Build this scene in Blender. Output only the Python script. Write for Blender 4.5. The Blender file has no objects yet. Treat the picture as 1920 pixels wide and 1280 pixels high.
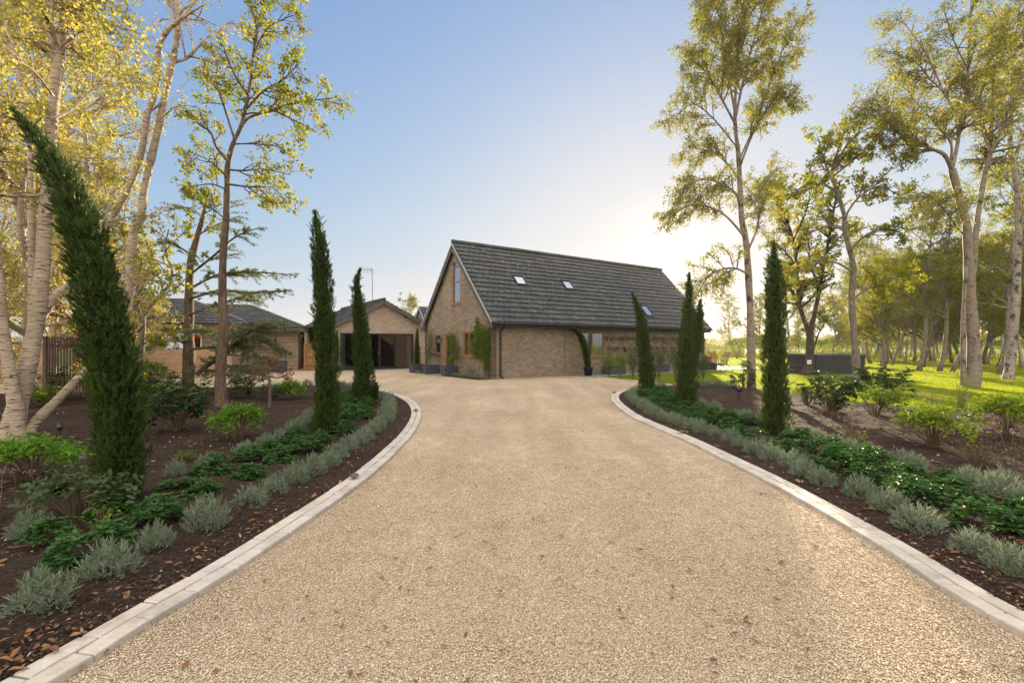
import bpy, bmesh, math, random
import numpy as np
from mathutils import Vector, Matrix

# ------------------------------------------------------------------ camera, sky, sun, exposure
SC = bpy.context.scene
COL = SC.collection
CAM_H, FOC, HOR = 1.45, 907.0, 648.0          # eye height (m), focal length and horizon row in photo pixels
cam_d = bpy.data.cameras.new("camera")
cam = bpy.data.objects.new("camera", cam_d)
COL.objects.link(cam)
cam.location = (0, 0, CAM_H)
cam.rotation_euler = (math.radians(90), 0, 0)
cam_d.sensor_width = 36.0
cam_d.lens = 36.0 * FOC / 1920.0
cam_d.shift_y = (HOR - 640.0) / 1920.0
cam_d.clip_start, cam_d.clip_end = 0.05, 5000.0
SC.camera = cam

SUN_AZ, SUN_EL = math.radians(18.0), math.radians(9.0)
SUN_DIR = Vector((math.sin(SUN_AZ) * math.cos(SUN_EL), math.cos(SUN_AZ) * math.cos(SUN_EL), math.sin(SUN_EL)))
world = bpy.data.worlds.new("World")
SC.world = world
world.use_nodes = True
_wn = world.node_tree
_wn.nodes.clear()
_sky = _wn.nodes.new("ShaderNodeTexSky")
_sky.sky_type = 'NISHITA'
_sky.sun_disc = False
_sky.sun_elevation = SUN_EL
_sky.sun_rotation = SUN_AZ
_sky.air_density, _sky.dust_density, _sky.ozone_density = 1.0, 0.6, 1.6
_bg = _wn.nodes.new("ShaderNodeBackground")
_bg.inputs["Strength"].default_value = 0.061
_wo = _wn.nodes.new("ShaderNodeOutputWorld")
# soft roll-off of the bright sky round the low sun, and an added out-of-frame sky fill overhead and behind the camera
def _vm(op, a, b=None):
    n = _wn.nodes.new("ShaderNodeVectorMath"); n.operation = op
    for i, v in ((0, a), (1, b)):
        if v is None: continue
        if isinstance(v, bpy.types.NodeSocket): _wn.links.new(v, n.inputs[i])
        else: n.inputs[i].default_value = v
    return n.outputs["Value"] if op == 'DOT_PRODUCT' else n.outputs[0]
SKY_TINT, SKY_FILL = (0.69, 0.70, 0.72), (2.25, 2.17, 2.05)
_e = _vm('MULTIPLY', _sky.outputs[0], (-0.36, -0.42, -0.74))
_sep = _wn.nodes.new("ShaderNodeSeparateXYZ"); _wn.links.new(_e, _sep.inputs[0])
_cmb = _wn.nodes.new("ShaderNodeCombineXYZ")
for _i in range(3):
    _m = _wn.nodes.new("ShaderNodeMath"); _m.operation = 'EXPONENT'
    _wn.links.new(_sep.outputs[_i], _m.inputs[0]); _wn.links.new(_m.outputs[0], _cmb.inputs[_i])
_front = _vm('MULTIPLY', _vm('SUBTRACT', (1, 1, 1), _cmb.outputs[0]), SKY_TINT)
_tc = _wn.nodes.new("ShaderNodeTexCoord")
_g = _wn.nodes.new("ShaderNodeMath"); _g.operation = 'POWER'
_wn.links.new(_vm('DOT_PRODUCT', _tc.outputs["Generated"], tuple(SUN_DIR)), _g.inputs[0]); _g.inputs[1].default_value = 220.0
_gv = _wn.nodes.new("ShaderNodeCombineXYZ")
for _i in range(3): _wn.links.new(_g.outputs[0], _gv.inputs[_i])
_front = _vm('ADD', _front, _vm('MULTIPLY', _gv.outputs[0], (0.42, 0.30, 0.16)))   # the warm aureole of the low sun
# faint bars of low cloud near the horizon
_cm = _wn.nodes.new("ShaderNodeTexNoise"); _cm.inputs["Scale"].default_value = 1.0; _cm.inputs["Detail"].default_value = 5.0
_wn.links.new(_vm('MULTIPLY', _tc.outputs["Generated"], (4.0, 4.0, 34.0)), _cm.inputs["Vector"])
_sx = _wn.nodes.new("ShaderNodeSeparateXYZ"); _wn.links.new(_tc.outputs["Generated"], _sx.inputs[0])
def _rng(src, a, b, c, d):
    n = _wn.nodes.new("ShaderNodeMapRange"); n.interpolation_type = 'SMOOTHSTEP'
    _wn.links.new(src, n.inputs[0])
    for i, v in enumerate((a, b, c, d)): n.inputs[i + 1].default_value = v
    return n.outputs[0]
_p = _wn.nodes.new("ShaderNodeMath"); _p.operation = 'MULTIPLY'
_wn.links.new(_rng(_cm.outputs[0], 0.50, 0.68, 0.0, 0.75), _p.inputs[0]); _wn.links.new(_rng(_sx.outputs[2], 0.10, 0.17, 1.0, 0.0), _p.inputs[1])
_ml = _wn.nodes.new("ShaderNodeMix"); _ml.data_type = 'RGBA'
_wn.links.new(_p.outputs[0], _ml.inputs[0]); _wn.links.new(_front, _ml.inputs[6]); _ml.inputs[7].default_value = (0.78, 0.66, 0.58, 1)
_front = _ml.outputs[2]
_d = _vm('DOT_PRODUCT', _tc.outputs["Generated"], (-0.16, -0.53, 0.79))  # added fill light grows towards overhead and behind the camera
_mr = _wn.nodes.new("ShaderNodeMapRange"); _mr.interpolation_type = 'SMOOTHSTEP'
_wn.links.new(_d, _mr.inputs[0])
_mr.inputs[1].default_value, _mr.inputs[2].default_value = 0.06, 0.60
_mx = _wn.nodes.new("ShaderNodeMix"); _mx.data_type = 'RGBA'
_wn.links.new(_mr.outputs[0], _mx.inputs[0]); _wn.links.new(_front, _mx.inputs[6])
_mx.inputs[7].default_value = (*SKY_FILL, 1)
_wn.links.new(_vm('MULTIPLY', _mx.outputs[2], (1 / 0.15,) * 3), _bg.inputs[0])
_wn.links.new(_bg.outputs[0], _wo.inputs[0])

sun_d = bpy.data.lights.new("sun", 'SUN')
sun_d.energy = 5.0
sun_d.angle = math.radians(0.5)
sun_d.color = (1.0, 0.84, 0.60)
sun = bpy.data.objects.new("sun", sun_d)
COL.objects.link(sun)
sun.rotation_euler = SUN_DIR.to_track_quat('Z', 'Y').to_euler()

SC.view_settings.view_transform = 'Standard'
SC.view_settings.look = 'None'
SC.view_settings.exposure = 1.48
SC.view_settings.gamma = 1.0
SC.view_settings.use_curve_mapping = False
SC.render.engine = 'CYCLES'
SC.cycles.max_bounces = 7
SC.cycles.diffuse_bounces = 4
SC.cycles.glossy_bounces = 3
SC.cycles.transmission_bounces = 4
SC.cycles.transparent_max_bounces = 12
SC.cycles.sample_clamp_indirect = 8.0
SC.cycles.use_denoising = True

# ------------------------------------------------------------------ helpers
def G(px, py):                       # photo pixel on level ground -> (x, y)
    Y = CAM_H * FOC / (py - HOR)
    return ((px - 960.0) / FOC * Y, Y)

def P(px, py, Y):                    # photo pixel at a given depth -> point
    return Vector(((px - 960.0) / FOC * Y, Y, CAM_H - (py - HOR) / FOC * Y))

class MB:                            # collects faces, then links them as ONE mesh object
    def __init__(s):
        s.v, s.q, s.t, s.n = [], [], [], 0
    def add(s, v, q=None, t=None):
        v = np.asarray(v, dtype=np.float64).reshape(-1, 3)
        if q is not None and len(q): s.q.append(np.asarray(q, dtype=np.int64).reshape(-1, 4) + s.n)
        if t is not None and len(t): s.t.append(np.asarray(t, dtype=np.int64).reshape(-1, 3) + s.n)
        s.v.append(v)
        s.n += len(v)
    def hexa(s, p):                  # eight corners: bottom ring 0-3, top ring 4-7
        p = [Vector(x) for x in p]
        if (p[1] - p[0]).cross(p[3] - p[0]).dot(p[4] - p[0]) < 0: p = [p[3], p[2], p[1], p[0], p[7], p[6], p[5], p[4]]
        s.add(p, [(3, 2, 1, 0), (4, 5, 6, 7), (0, 1, 5, 4), (1, 2, 6, 5), (2, 3, 7, 6), (3, 0, 4, 7)])
    def box(s, x0, x1, y0, y1, z0, z1):
        s.hexa([(x0, y0, z0), (x1, y0, z0), (x1, y1, z0), (x0, y1, z0), (x0, y0, z1), (x1, y0, z1), (x1, y1, z1), (x0, y1, z1)])
    def bar(s, a, b, w, h, up=(0, 0, 1)):   # rectangular bar from a to b
        a, b, up = Vector(a), Vector(b), Vector(up)
        d = (b - a).normalized()
        sx = d.cross(up).normalized() * (w / 2)
        uz = sx.cross(d).normalized() * (h / 2)
        s.hexa([a - sx - uz, b - sx - uz, b + sx - uz, a + sx - uz, a - sx + uz, b - sx + uz, b + sx + uz, a + sx + uz])
    def tube(s, pts, rad, k=6, cap=True):
        pts = [Vector(p) for p in pts]
        n = len(pts)
        ref = Vector((0.31, 0.17, 0.93))
        V = []
        u = None
        for i in range(n):
            d = (pts[min(i + 1, n - 1)] - pts[max(i - 1, 0)])
            if d.length < 1e-9: d = Vector((0, 0, 1))
            d.normalize()
            if u is None:
                u = d.cross(ref)
                if u.length < 0.1: u = d.cross(Vector((1, 0, 0)))
            else:
                u = u - d * u.dot(d)
                if u.length < 1e-6: u = d.cross(ref)
            u.normalize()
            w = d.cross(u)
            r = rad[i] if hasattr(rad, '__len__') else rad
            for j in range(k):
                a = 2 * math.pi * j / k
                c, si = math.cos(a) * r, math.sin(a) * r
                V.append((pts[i].x + u.x * c + w.x * si, pts[i].y + u.y * c + w.y * si, pts[i].z + u.z * c + w.z * si))
        Q = [(i * k + j, i * k + (j + 1) % k, (i + 1) * k + (j + 1) % k, (i + 1) * k + j) for i in range(n - 1) for j in range(k)]
        T = []
        if cap:
            V.append(tuple(pts[0])); V.append(tuple(pts[-1]))
            c0, c1 = n * k, n * k + 1
            T = [(c0, (j + 1) % k, j) for j in range(k)] + [(c1, (n - 1) * k + j, (n - 1) * k + (j + 1) % k) for j in range(k)]
        s.add(V, Q, T)
    def lathe(s, prof, c=(0, 0, 0), k=24):  # prof: (radius, z)
        V, Q = [], []
        for r, z in prof:
            for j in range(k):
                a = 2 * math.pi * j / k
                V.append((c[0] + r * math.cos(a), c[1] + r * math.sin(a), c[2] + z))
        for i in range(len(prof) - 1):
            for j in range(k):
                Q.append((i * k + j, i * k + (j + 1) % k, (i + 1) * k + (j + 1) % k, (i + 1) * k + j))
        s.add(V, Q)
    def build(s, name, mat, parent=None, smooth=False, off=None):
        me = bpy.data.meshes.new(name)
        v = np.concatenate(s.v) if s.v else np.zeros((0, 3))
        if off is not None: v = v - np.array(off)[None, :]
        q = np.concatenate(s.q) if s.q else np.zeros((0, 4), int)
        t = np.concatenate(s.t) if s.t else np.zeros((0, 3), int)
        me.vertices.add(len(v))
        me.vertices.foreach_set("co", v.astype(np.float32).ravel())
        loops = np.concatenate([q.ravel(), t.ravel()]).astype(np.int32)
        me.loops.add(len(loops))
        me.loops.foreach_set("vertex_index", loops)
        nq, ntr = len(q), len(t)
        me.polygons.add(nq + ntr)
        start = np.concatenate([np.arange(nq) * 4, nq * 4 + np.arange(ntr) * 3]).astype(np.int32)
        me.polygons.foreach_set("loop_start", start)
        me.polygons.foreach_set("use_smooth", np.full(nq + ntr, bool(smooth)))
        me.update(calc_edges=True)
        return link(name, me, mat, parent)

def link(name, me, mat, parent=None):
    if mat is not None: me.materials.append(mat)
    o = bpy.data.objects.new(name, me)
    COL.objects.link(o)
    if parent is not None: o.parent = parent
    return o

def tag(o, label, cat=None, group=None, kind=None):
    o["label"] = label
    if cat: o["category"] = cat
    if group: o["group"] = group
    if kind: o["kind"] = kind
    return o

def thing(name, label, cat, loc=(0, 0, 0), rotz=0.0, group=None):
    o = bpy.data.objects.new(name, None)
    o.empty_display_size = 0.3
    COL.objects.link(o)
    o.location = loc
    o.rotation_euler = (0, 0, rotz)
    return tag(o, label, cat, group)

def dup(root, loc, rotz, label, scale=1.0, group=None):
    r = root.copy()
    COL.objects.link(r)
    r.location = loc
    r.rotation_euler = (0, 0, rotz)
    r.scale = (scale, scale, scale) if not hasattr(scale, '__len__') else scale
    r["label"] = label
    if group: r["group"] = group
    for ch in list(root.children):
        c = ch.copy(); COL.objects.link(c); c.parent = r
        for g in list(ch.children):
            d = g.copy(); COL.objects.link(d); d.parent = c
    return r

# ------------------------------------------------------------------ materials
def nd(nt, typ, ins=None, **props):
    n = nt.nodes.new(typ)
    for k, v in props.items(): setattr(n, k, v)
    for k, v in (ins or {}).items():
        s = n.inputs[k]
        if isinstance(v, bpy.types.NodeSocket): nt.links.new(v, s)
        else: s.default_value = v
    return n

def c4(c): return (c[0], c[1], c[2], 1.0)

def ramp(nt, fac, stops, interp='LINEAR'):
    n = nt.nodes.new("ShaderNodeValToRGB")
    n.color_ramp.interpolation = interp
    e = n.color_ramp.elements
    while len(e) < len(stops): e.new(0.5)
    for i, (p, c) in enumerate(stops):
        e[i].position = p
        e[i].color = c4(c) if hasattr(c, '__len__') else (c, c, c, 1)
    nt.links.new(fac, n.inputs[0])
    return n.outputs[0]

def mixc(nt, fac, a, b, mode='MIX'):
    n = nt.nodes.new("ShaderNodeMix")
    n.data_type = 'RGBA'
    n.blend_type = mode
    for i, v in ((0, fac), (6, a), (7, b)):
        if isinstance(v, bpy.types.NodeSocket): nt.links.new(v, n.inputs[i])
        elif i == 0: n.inputs[0].default_value = v
        else: n.inputs[i].default_value = c4(v)
    return n.outputs[2]

def math_(nt, op, a, b=0.0):
    n = nt.nodes.new("ShaderNodeMath"); n.operation = op
    for i, v in ((0, a), (1, b)):
        if isinstance(v, bpy.types.NodeSocket): nt.links.new(v, n.inputs[i])
        else: n.inputs[i].default_value = v
    return n.outputs[0]

def newmat(name):
    m = bpy.data.materials.new(name)
    m.use_nodes = True
    m.node_tree.nodes.clear()
    return m, m.node_tree

def finish(nt, shader):
    o = nt.nodes.new("ShaderNodeOutputMaterial")
    nt.links.new(shader, o.inputs[0])

def coords(nt, scale=(1, 1, 1), kind="Object"):
    tc = nd(nt, "ShaderNodeTexCoord")
    mp = nd(nt, "ShaderNodeMapping", {"Vector": tc.outputs[kind], "Scale": scale})
    return mp.outputs[0]

def noise(nt, vec, scale, detail=4, rough=0.55):
    return nd(nt, "ShaderNodeTexNoise", {"Vector": vec, "Scale": scale, "Detail": detail, "Roughness": rough}).outputs[0]

def bump(nt, h, strength=0.5, dist=0.02, normal=None):
    ins = {"Height": h, "Strength": strength, "Distance": dist}
    if normal is not None: ins["Normal"] = normal
    return nd(nt, "ShaderNodeBump", ins).outputs[0]

def princ(nt, col, rough=0.6, spec=0.4, normal=None, metal=0.0):
    n = nt.nodes.new("ShaderNodeBsdfPrincipled")
    for k, v in (("Base Color", col), ("Roughness", rough), ("Specular IOR Level", spec), ("Metallic", metal)):
        s = n.inputs[k]
        if isinstance(v, bpy.types.NodeSocket): nt.links.new(v, s)
        else: s.default_value = c4(v) if k == "Base Color" else v
    if normal is not None: nt.links.new(normal, n.inputs["Normal"])
    return n.outputs[0]

def plain(name, col, rough=0.6, spec=0.4, var=0.25, scale=6.0, bmp=0.15, metal=0.0):
    m, nt = newmat(name)
    v = coords(nt)
    f = noise(nt, v, scale, 5)
    c = ramp(nt, f, [(0.3, [x * (1 - var) for x in col]), (0.7, [min(1, x * (1 + var)) for x in col])])
    f2 = noise(nt, v, scale * 9, 4)
    finish(nt, princ(nt, c, rough, spec, bump(nt, f2, bmp, 0.01), metal))
    return m

def leafmat(name, cols, trans=0.45, rough=0.6, spec=0.15, tboost=1.35, warm=(1.1, 1.0, 0.55)):
    m, nt = newmat(name)
    g = nd(nt, "ShaderNodeNewGeometry")
    oi = nd(nt, "ShaderNodeObjectInfo")
    f = math_(nt, 'FRACT', math_(nt, 'ADD', g.outputs["Random Per Island"], math_(nt, 'MULTIPLY', oi.outputs["Random"], 0.17)))
    n = len(cols)
    c = ramp(nt, f, [((i + 0.5) / n, cc) for i, cc in enumerate(cols)])
    big = noise(nt, coords(nt), 1.3, 2)
    c = mixc(nt, ramp(nt, big, [(0.35, 0.0), (0.7, 0.35)]), c, [x * y for x, y in zip(cols[0], (0.6, 0.75, 0.7))])
    tc = mixc(nt, 1.0, c, [tboost * w for w in warm], 'MULTIPLY')
    d = princ(nt, c, rough, spec)
    t = nd(nt, "ShaderNodeBsdfTranslucent", {"Color": tc}).outputs[0]
    mx = nd(nt, "ShaderNodeMixShader", {0: trans, 1: d, 2: t})
    finish(nt, mx.outputs[0])
    return m

def brickmat(name, ca, cb, mortar, bw=0.225, bh=0.075, rough_amt=1.0):
    m, nt = newmat(name)
    tc = nd(nt, "ShaderNodeTexCoord").outputs["Object"]
    sx = nd(nt, "ShaderNodeSeparateXYZ", {0: tc})
    u = math_(nt, 'ADD', sx.outputs[0], sx.outputs[1])
    wob = noise(nt, tc, 9.0, 2)
    zz = math_(nt, 'ADD', sx.outputs[2], math_(nt, 'MULTIPLY', wob, 0.008))
    vec = nd(nt, "ShaderNodeCombineXYZ", {0: u, 1: zz, 2: 0.0}).outputs[0]
    b = nd(nt, "ShaderNodeTexBrick", {"Vector": vec, "Color1": c4(ca), "Color2": c4(cb), "Mortar": c4(mortar), "Scale": 1.0,
           "Mortar Size": 0.007, "Mortar Smooth": 0.25, "Bias": -0.1, "Brick Width": bw, "Row Height": bh}, offset=0.5)
    n1 = noise(nt, tc, 1.1, 4)
    n2 = noise(nt, tc, 26.0, 5, 0.65)
    c = mixc(nt, 0.8, b.outputs[0], ramp(nt, n1, [(0.25, (0.78, 0.75, 0.72)), (0.75, (1.15, 1.14, 1.13))]), 'MULTIPLY')
    c = mixc(nt, 0.75, c, ramp(nt, n2, [(0.28, (0.5, 0.47, 0.44)), (0.72, (1.35, 1.33, 1.3))]), 'MULTIPLY')
    h = math_(nt, 'SUBTRACT', math_(nt, 'MULTIPLY', n2, 1.0 * rough_amt), math_(nt, 'MULTIPLY', b.outputs[1], 0.9))
    finish(nt, princ(nt, c, 0.9, 0.15, bump(nt, h, 0.9, 0.02)))
    return m

M = {}
M['brick'] = brickmat("brick", (0.31, 0.245, 0.18), (0.19, 0.145, 0.105), (0.25, 0.21, 0.17))
M['stone_brick'] = brickmat("stone_brick", (0.40, 0.31, 0.22), (0.24, 0.18, 0.13), (0.24, 0.19, 0.15), 0.36, 0.085)
M['brick_pale'] = brickmat("brick_pale", (0.46, 0.37, 0.285), (0.33, 0.26, 0.195), (0.36, 0.31, 0.26))
M['peach_brick'] = brickmat("peach_brick", (0.52, 0.34, 0.21), (0.44, 0.28, 0.17), (0.4, 0.31, 0.22))

def tilemat():
    m, nt = newmat("roof_tile")
    g = nd(nt, "ShaderNodeNewGeometry")
    v = coords(nt)
    c = ramp(nt, g.outputs["Random Per Island"], [(0.0, (0.038, 0.038, 0.040)), (0.5, (0.050, 0.050, 0.052)), (0.85, (0.060, 0.059, 0.060)), (1.0, (0.072, 0.069, 0.066))])
    n1 = noise(nt, v, 0.7, 4)
    c = mixc(nt, ramp(nt, n1, [(0.4, 0.0), (0.75, 0.4)]), c, (0.05, 0.046, 0.04))
    sp = noise(nt, v, 6.0, 6, 0.72)
    c = mixc(nt, ramp(nt, sp, [(0.61, 0.0), (0.66, 0.8)]), c, (0.30, 0.29, 0.27))
    ms = noise(nt, v, 3.1, 5, 0.7)
    c = mixc(nt, ramp(nt, ms, [(0.62, 0.0), (0.70, 0.6)]), c, (0.06, 0.06, 0.02))
    finish(nt, princ(nt, c, 0.72, 0.35, bump(nt, noise(nt, v, 60, 4), 0.3, 0.01)))
    return m
M['tile'] = tilemat()

def birchmat(name, white, dark_amt, warm=(0.30, 0.19, 0.10)):
    m, nt = newmat(name)
    v = coords(nt)
    vs = coords(nt, (6, 6, 42))
    lent = noise(nt, vs, 1.0, 4, 0.6)
    peel = noise(nt, coords(nt, (2, 2, 7)), 1.0, 4, 0.6)
    patch = noise(nt, coords(nt, (5, 5, 3.2)), 1.0, 6, 0.7)
    c = ramp(nt, peel, [(0.3, [x * 0.72 for x in white]), (0.55, white), (0.75, [min(1, x * 1.15) for x in white])])
    c = mixc(nt, ramp(nt, noise(nt, v, 1.2, 3), [(0.45, 0.0), (0.75, 0.55)]), c, warm)
    c = mixc(nt, ramp(nt, lent, [(0.555, 0.0), (0.63, 0.88)]), c, (0.06, 0.045, 0.036))
    c = mixc(nt, ramp(nt, patch, [(0.69 - dark_amt, 0.0), (0.74 - dark_amt, 0.92)]), c, (0.03, 0.026, 0.022))
    h = math_(nt, 'ADD', lent, math_(nt, 'MULTIPLY', patch, -1.0))
    finish(nt, princ(nt, c, 0.75, 0.25, bump(nt, h, 1.0, 0.03)))
    return m
M['birch_pale'] = birchmat("birch_bark_pale", (0.44, 0.335, 0.235), 0.08, (0.24, 0.14, 0.07))
M['birch_grey'] = birchmat("birch_bark_grey", (0.23, 0.18, 0.135), 0.12)
M['birch_dark'] = birchmat("birch_bark_dark", (0.30, 0.25, 0.20), 0.16)

def barkmat(name, a, b):
    m, nt = newmat(name)
    f = noise(nt, coords(nt, (22, 22, 5)), 1.0, 5, 0.65)
    g = noise(nt, coords(nt), 3.0, 4)
    c = ramp(nt, f, [(0.3, a), (0.7, b)])
    c = mixc(nt, ramp(nt, g, [(0.4, 0.0), (0.75, 0.5)]), c, [x * 0.5 for x in a])
    finish(nt, princ(nt, c, 0.85, 0.2, bump(nt, f, 0.8, 0.02)))
    return m
M['bark_brown'] = barkmat("bark_brown", (0.055, 0.036, 0.024), (0.21, 0.145, 0.095))
M['bark_grey'] = barkmat("bark_grey", (0.07, 0.055, 0.042), (0.27, 0.21, 0.155))
M['bark_dark'] = barkmat("bark_dark", (0.02, 0.016, 0.012), (0.075, 0.055, 0.04))
M['stem'] = plain("stem", (0.14, 0.09, 0.05), 0.8, 0.2)
M['stem_green'] = plain("stem_green", (0.10, 0.12, 0.04), 0.7, 0.3)

M['lf_gold'] = leafmat("leaf_gold", [(0.17, 0.18, 0.035), (0.26, 0.23, 0.055), (0.31, 0.25, 0.07), (0.20, 0.20, 0.04), (0.29, 0.21, 0.06)], 0.55, tboost=2.0, warm=(1.05, 1.0, 0.75))
M['lf_birch'] = leafmat("leaf_birch", [(0.095, 0.12, 0.025), (0.14, 0.155, 0.03), (0.21, 0.19, 0.035), (0.12, 0.14, 0.025), (0.25, 0.19, 0.035)], 0.52, tboost=2.0)
M['lf_oak'] = leafmat("leaf_oak", [(0.08, 0.12, 0.012), (0.13, 0.16, 0.015), (0.20, 0.19, 0.02), (0.10, 0.14, 0.012), (0.24, 0.14, 0.02)], 0.55, tboost=2.1)
M['lf_wood'] = leafmat("leaf_wood", [(0.07, 0.11, 0.012), (0.11, 0.14, 0.016), (0.15, 0.15, 0.02), (0.19, 0.15, 0.02)], 0.55, tboost=2.2)
M['lf_green'] = leafmat("leaf_green", [(0.05, 0.10, 0.012), (0.075, 0.13, 0.014), (0.11, 0.15, 0.016)], 0.5, tboost=1.9)
M['lf_cedar'] = leafmat("leaf_cedar", [(0.11, 0.145, 0.095), (0.14, 0.17, 0.10), (0.17, 0.18, 0.08)], 0.4, warm=(1.1, 1.0, 0.5))
M['lf_cypress'] = leafmat("leaf_cypress", [(0.028, 0.050, 0.008), (0.044, 0.074, 0.011), (0.070, 0.100, 0.014), (0.036, 0.062, 0.010)], 0.3, 0.6, 0.25)
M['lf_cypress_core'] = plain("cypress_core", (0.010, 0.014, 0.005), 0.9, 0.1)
M['lf_lav'] = leafmat("leaf_lavender", [(0.145, 0.18, 0.115), (0.185, 0.215, 0.145), (0.23, 0.255, 0.18), (0.11, 0.15, 0.08)], 0.18, 0.65, 0.2, warm=(1, 1, 0.8))
M['lf_skim'] = leafmat("leaf_glossy_green", [(0.028, 0.075, 0.018), (0.042, 0.105, 0.022), (0.06, 0.13, 0.025), (0.035, 0.09, 0.022)], 0.2, 0.6, 0.15)
M['lf_rhodo'] = leafmat("leaf_rhododendron", [(0.028, 0.055, 0.022), (0.040, 0.072, 0.028), (0.055, 0.09, 0.03)], 0.2, 0.6, 0.15)
M['lf_bright'] = leafmat("leaf_bright_green", [(0.07, 0.17, 0.014), (0.10, 0.22, 0.018), (0.14, 0.26, 0.022)], 0.35, 0.6, 0.12)
M['lf_olive'] = leafmat("leaf_olive", [(0.06, 0.085, 0.04), (0.085, 0.115, 0.055), (0.05, 0.08, 0.03)], 0.3, 0.6, 0.15)
M['lf_dry'] = leafmat("leaf_dry", [(0.10, 0.075, 0.035), (0.14, 0.10, 0.045), (0.07, 0.075, 0.03)], 0.25)
M['lf_red'] = leafmat("leaf_red", [(0.16, 0.05, 0.03), (0.20, 0.08, 0.04)], 0.35)
M['lf_lime'] = leafmat("leaf_lime", [(0.10, 0.17, 0.014), (0.15, 0.21, 0.018), (0.20, 0.22, 0.02)], 0.4, 0.6, 0.12, warm=(1.0, 1.0, 0.5))
M['lf_grass'] = leafmat("leaf_long_grass", [(0.12, 0.17, 0.03), (0.18, 0.22, 0.04)], 0.4)
M['lf_litter'] = leafmat("leaf_litter", [(0.20, 0.075, 0.03), (0.28, 0.12, 0.045), (0.34, 0.19, 0.08), (0.13, 0.06, 0.03), (0.24, 0.10, 0.04)], 0.15, 0.7, 0.2, warm=(1, 1, 1))
M['petal_pink'] = leafmat("petal_pink", [(0.34, 0.15, 0.24), (0.27, 0.11, 0.22), (0.38, 0.20, 0.28)], 0.3, warm=(1, 1, 1))
M['petal_red'] = leafmat("petal_red", [(0.65, 0.02, 0.02), (0.75, 0.05, 0.03)], 0.3, warm=(1, 1, 1))
M['lf_lawn'] = leafmat("leaf_lawn", [(0.13, 0.18, 0.012), (0.17, 0.21, 0.014), (0.21, 0.235, 0.018)], 0.6, 0.6, 0.1, tboost=2.2, warm=(1.15, 1.0, 0.5))

M['oak_frame'] = plain("window_timber", (0.26, 0.105, 0.035), 0.45, 0.4, 0.18, 4)
M['black_metal'] = plain("black_paint", (0.012, 0.012, 0.013), 0.4, 0.5, 0.2)
M['grey_metal'] = plain("grey_metal", (0.30, 0.30, 0.31), 0.4, 0.5, 0.1, metal=0.6)
M['fascia'] = plain("fascia_board", (0.085, 0.072, 0.062), 0.65, 0.35, 0.35, 5)
M['barge_light'] = plain("verge_strip", (0.36, 0.36, 0.38), 0.55, 0.4, 0.25, 7)
M['deck'] = plain("roof_underlay", (0.02, 0.018, 0.017), 0.9, 0.1)
M['soffit'] = plain("soffit", (0.12, 0.075, 0.05), 0.8, 0.2)
M['sill'] = plain("sill_tile", (0.20, 0.145, 0.10), 0.85, 0.2, 0.3, 12)
M['slate_box'] = plain("planter_slate", (0.055, 0.062, 0.075), 0.7, 0.3, 0.35, 9)
M['plastic_black'] = plain("black_plastic", (0.016, 0.016, 0.017), 0.5, 0.4)
M['curtain'] = plain("curtain", (0.62, 0.60, 0.55), 0.9, 0.1, 0.1)
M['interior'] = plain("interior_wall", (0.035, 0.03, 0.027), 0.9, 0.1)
M['white_paint'] = plain("white_paint", (0.75, 0.75, 0.76), 0.5, 0.4, 0.05)
M['fence_dark'] = plain("fence_brown", (0.10, 0.058, 0.040), 0.7, 0.3, 0.35, 7)
M['fence_pale'] = plain("fence_timber", (0.36, 0.20, 0.09), 0.75, 0.25, 0.3, 7)
M['fence_grey'] = plain("fence_weathered", (0.20, 0.15, 0.10), 0.8, 0.2, 0.3, 7)
M['teak'] = plain("garden_teak", (0.25, 0.165, 0.10), 0.7, 0.25, 0.25, 8)
M['terracotta'] = plain("terracotta", (0.42, 0.16, 0.07), 0.8, 0.2)
M['red_paint'] = plain("red_paint", (0.55, 0.012, 0.010), 0.35, 0.5, 0.1)
M['tub_black'] = plain("tub_panel", (0.017, 0.017, 0.018), 0.5, 0.4, 0.3)
M['tub_cover'] = plain("tub_cover", (0.022, 0.021, 0.020), 0.55, 0.4, 0.3)
M['flag'] = None

def glassmat(name="window_glass", base=0.20, tint=(0.45, 0.47, 0.47, 1)):
    m, nt = newmat(name)
    lw = nd(nt, "ShaderNodeLayerWeight", {"Blend": 0.5}).outputs["Facing"]
    fr = math_(nt, 'ADD', base, math_(nt, 'MULTIPLY', math_(nt, 'POWER', lw, 1.5), 0.80))
    tr = nd(nt, "ShaderNodeBsdfTransparent", {"Color": tint}).outputs[0]
    gl = nd(nt, "ShaderNodeBsdfGlossy", {"Color": (0.95, 0.97, 1, 1), "Roughness": 0.02}).outputs[0]
    finish(nt, nd(nt, "ShaderNodeMixShader", {0: fr, 1: tr, 2: gl}).outputs[0])
    return m
M['glass'] = glassmat()
M['door_glass'] = glassmat("door_glass", 0.05, (0.50, 0.51, 0.52, 1))

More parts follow.
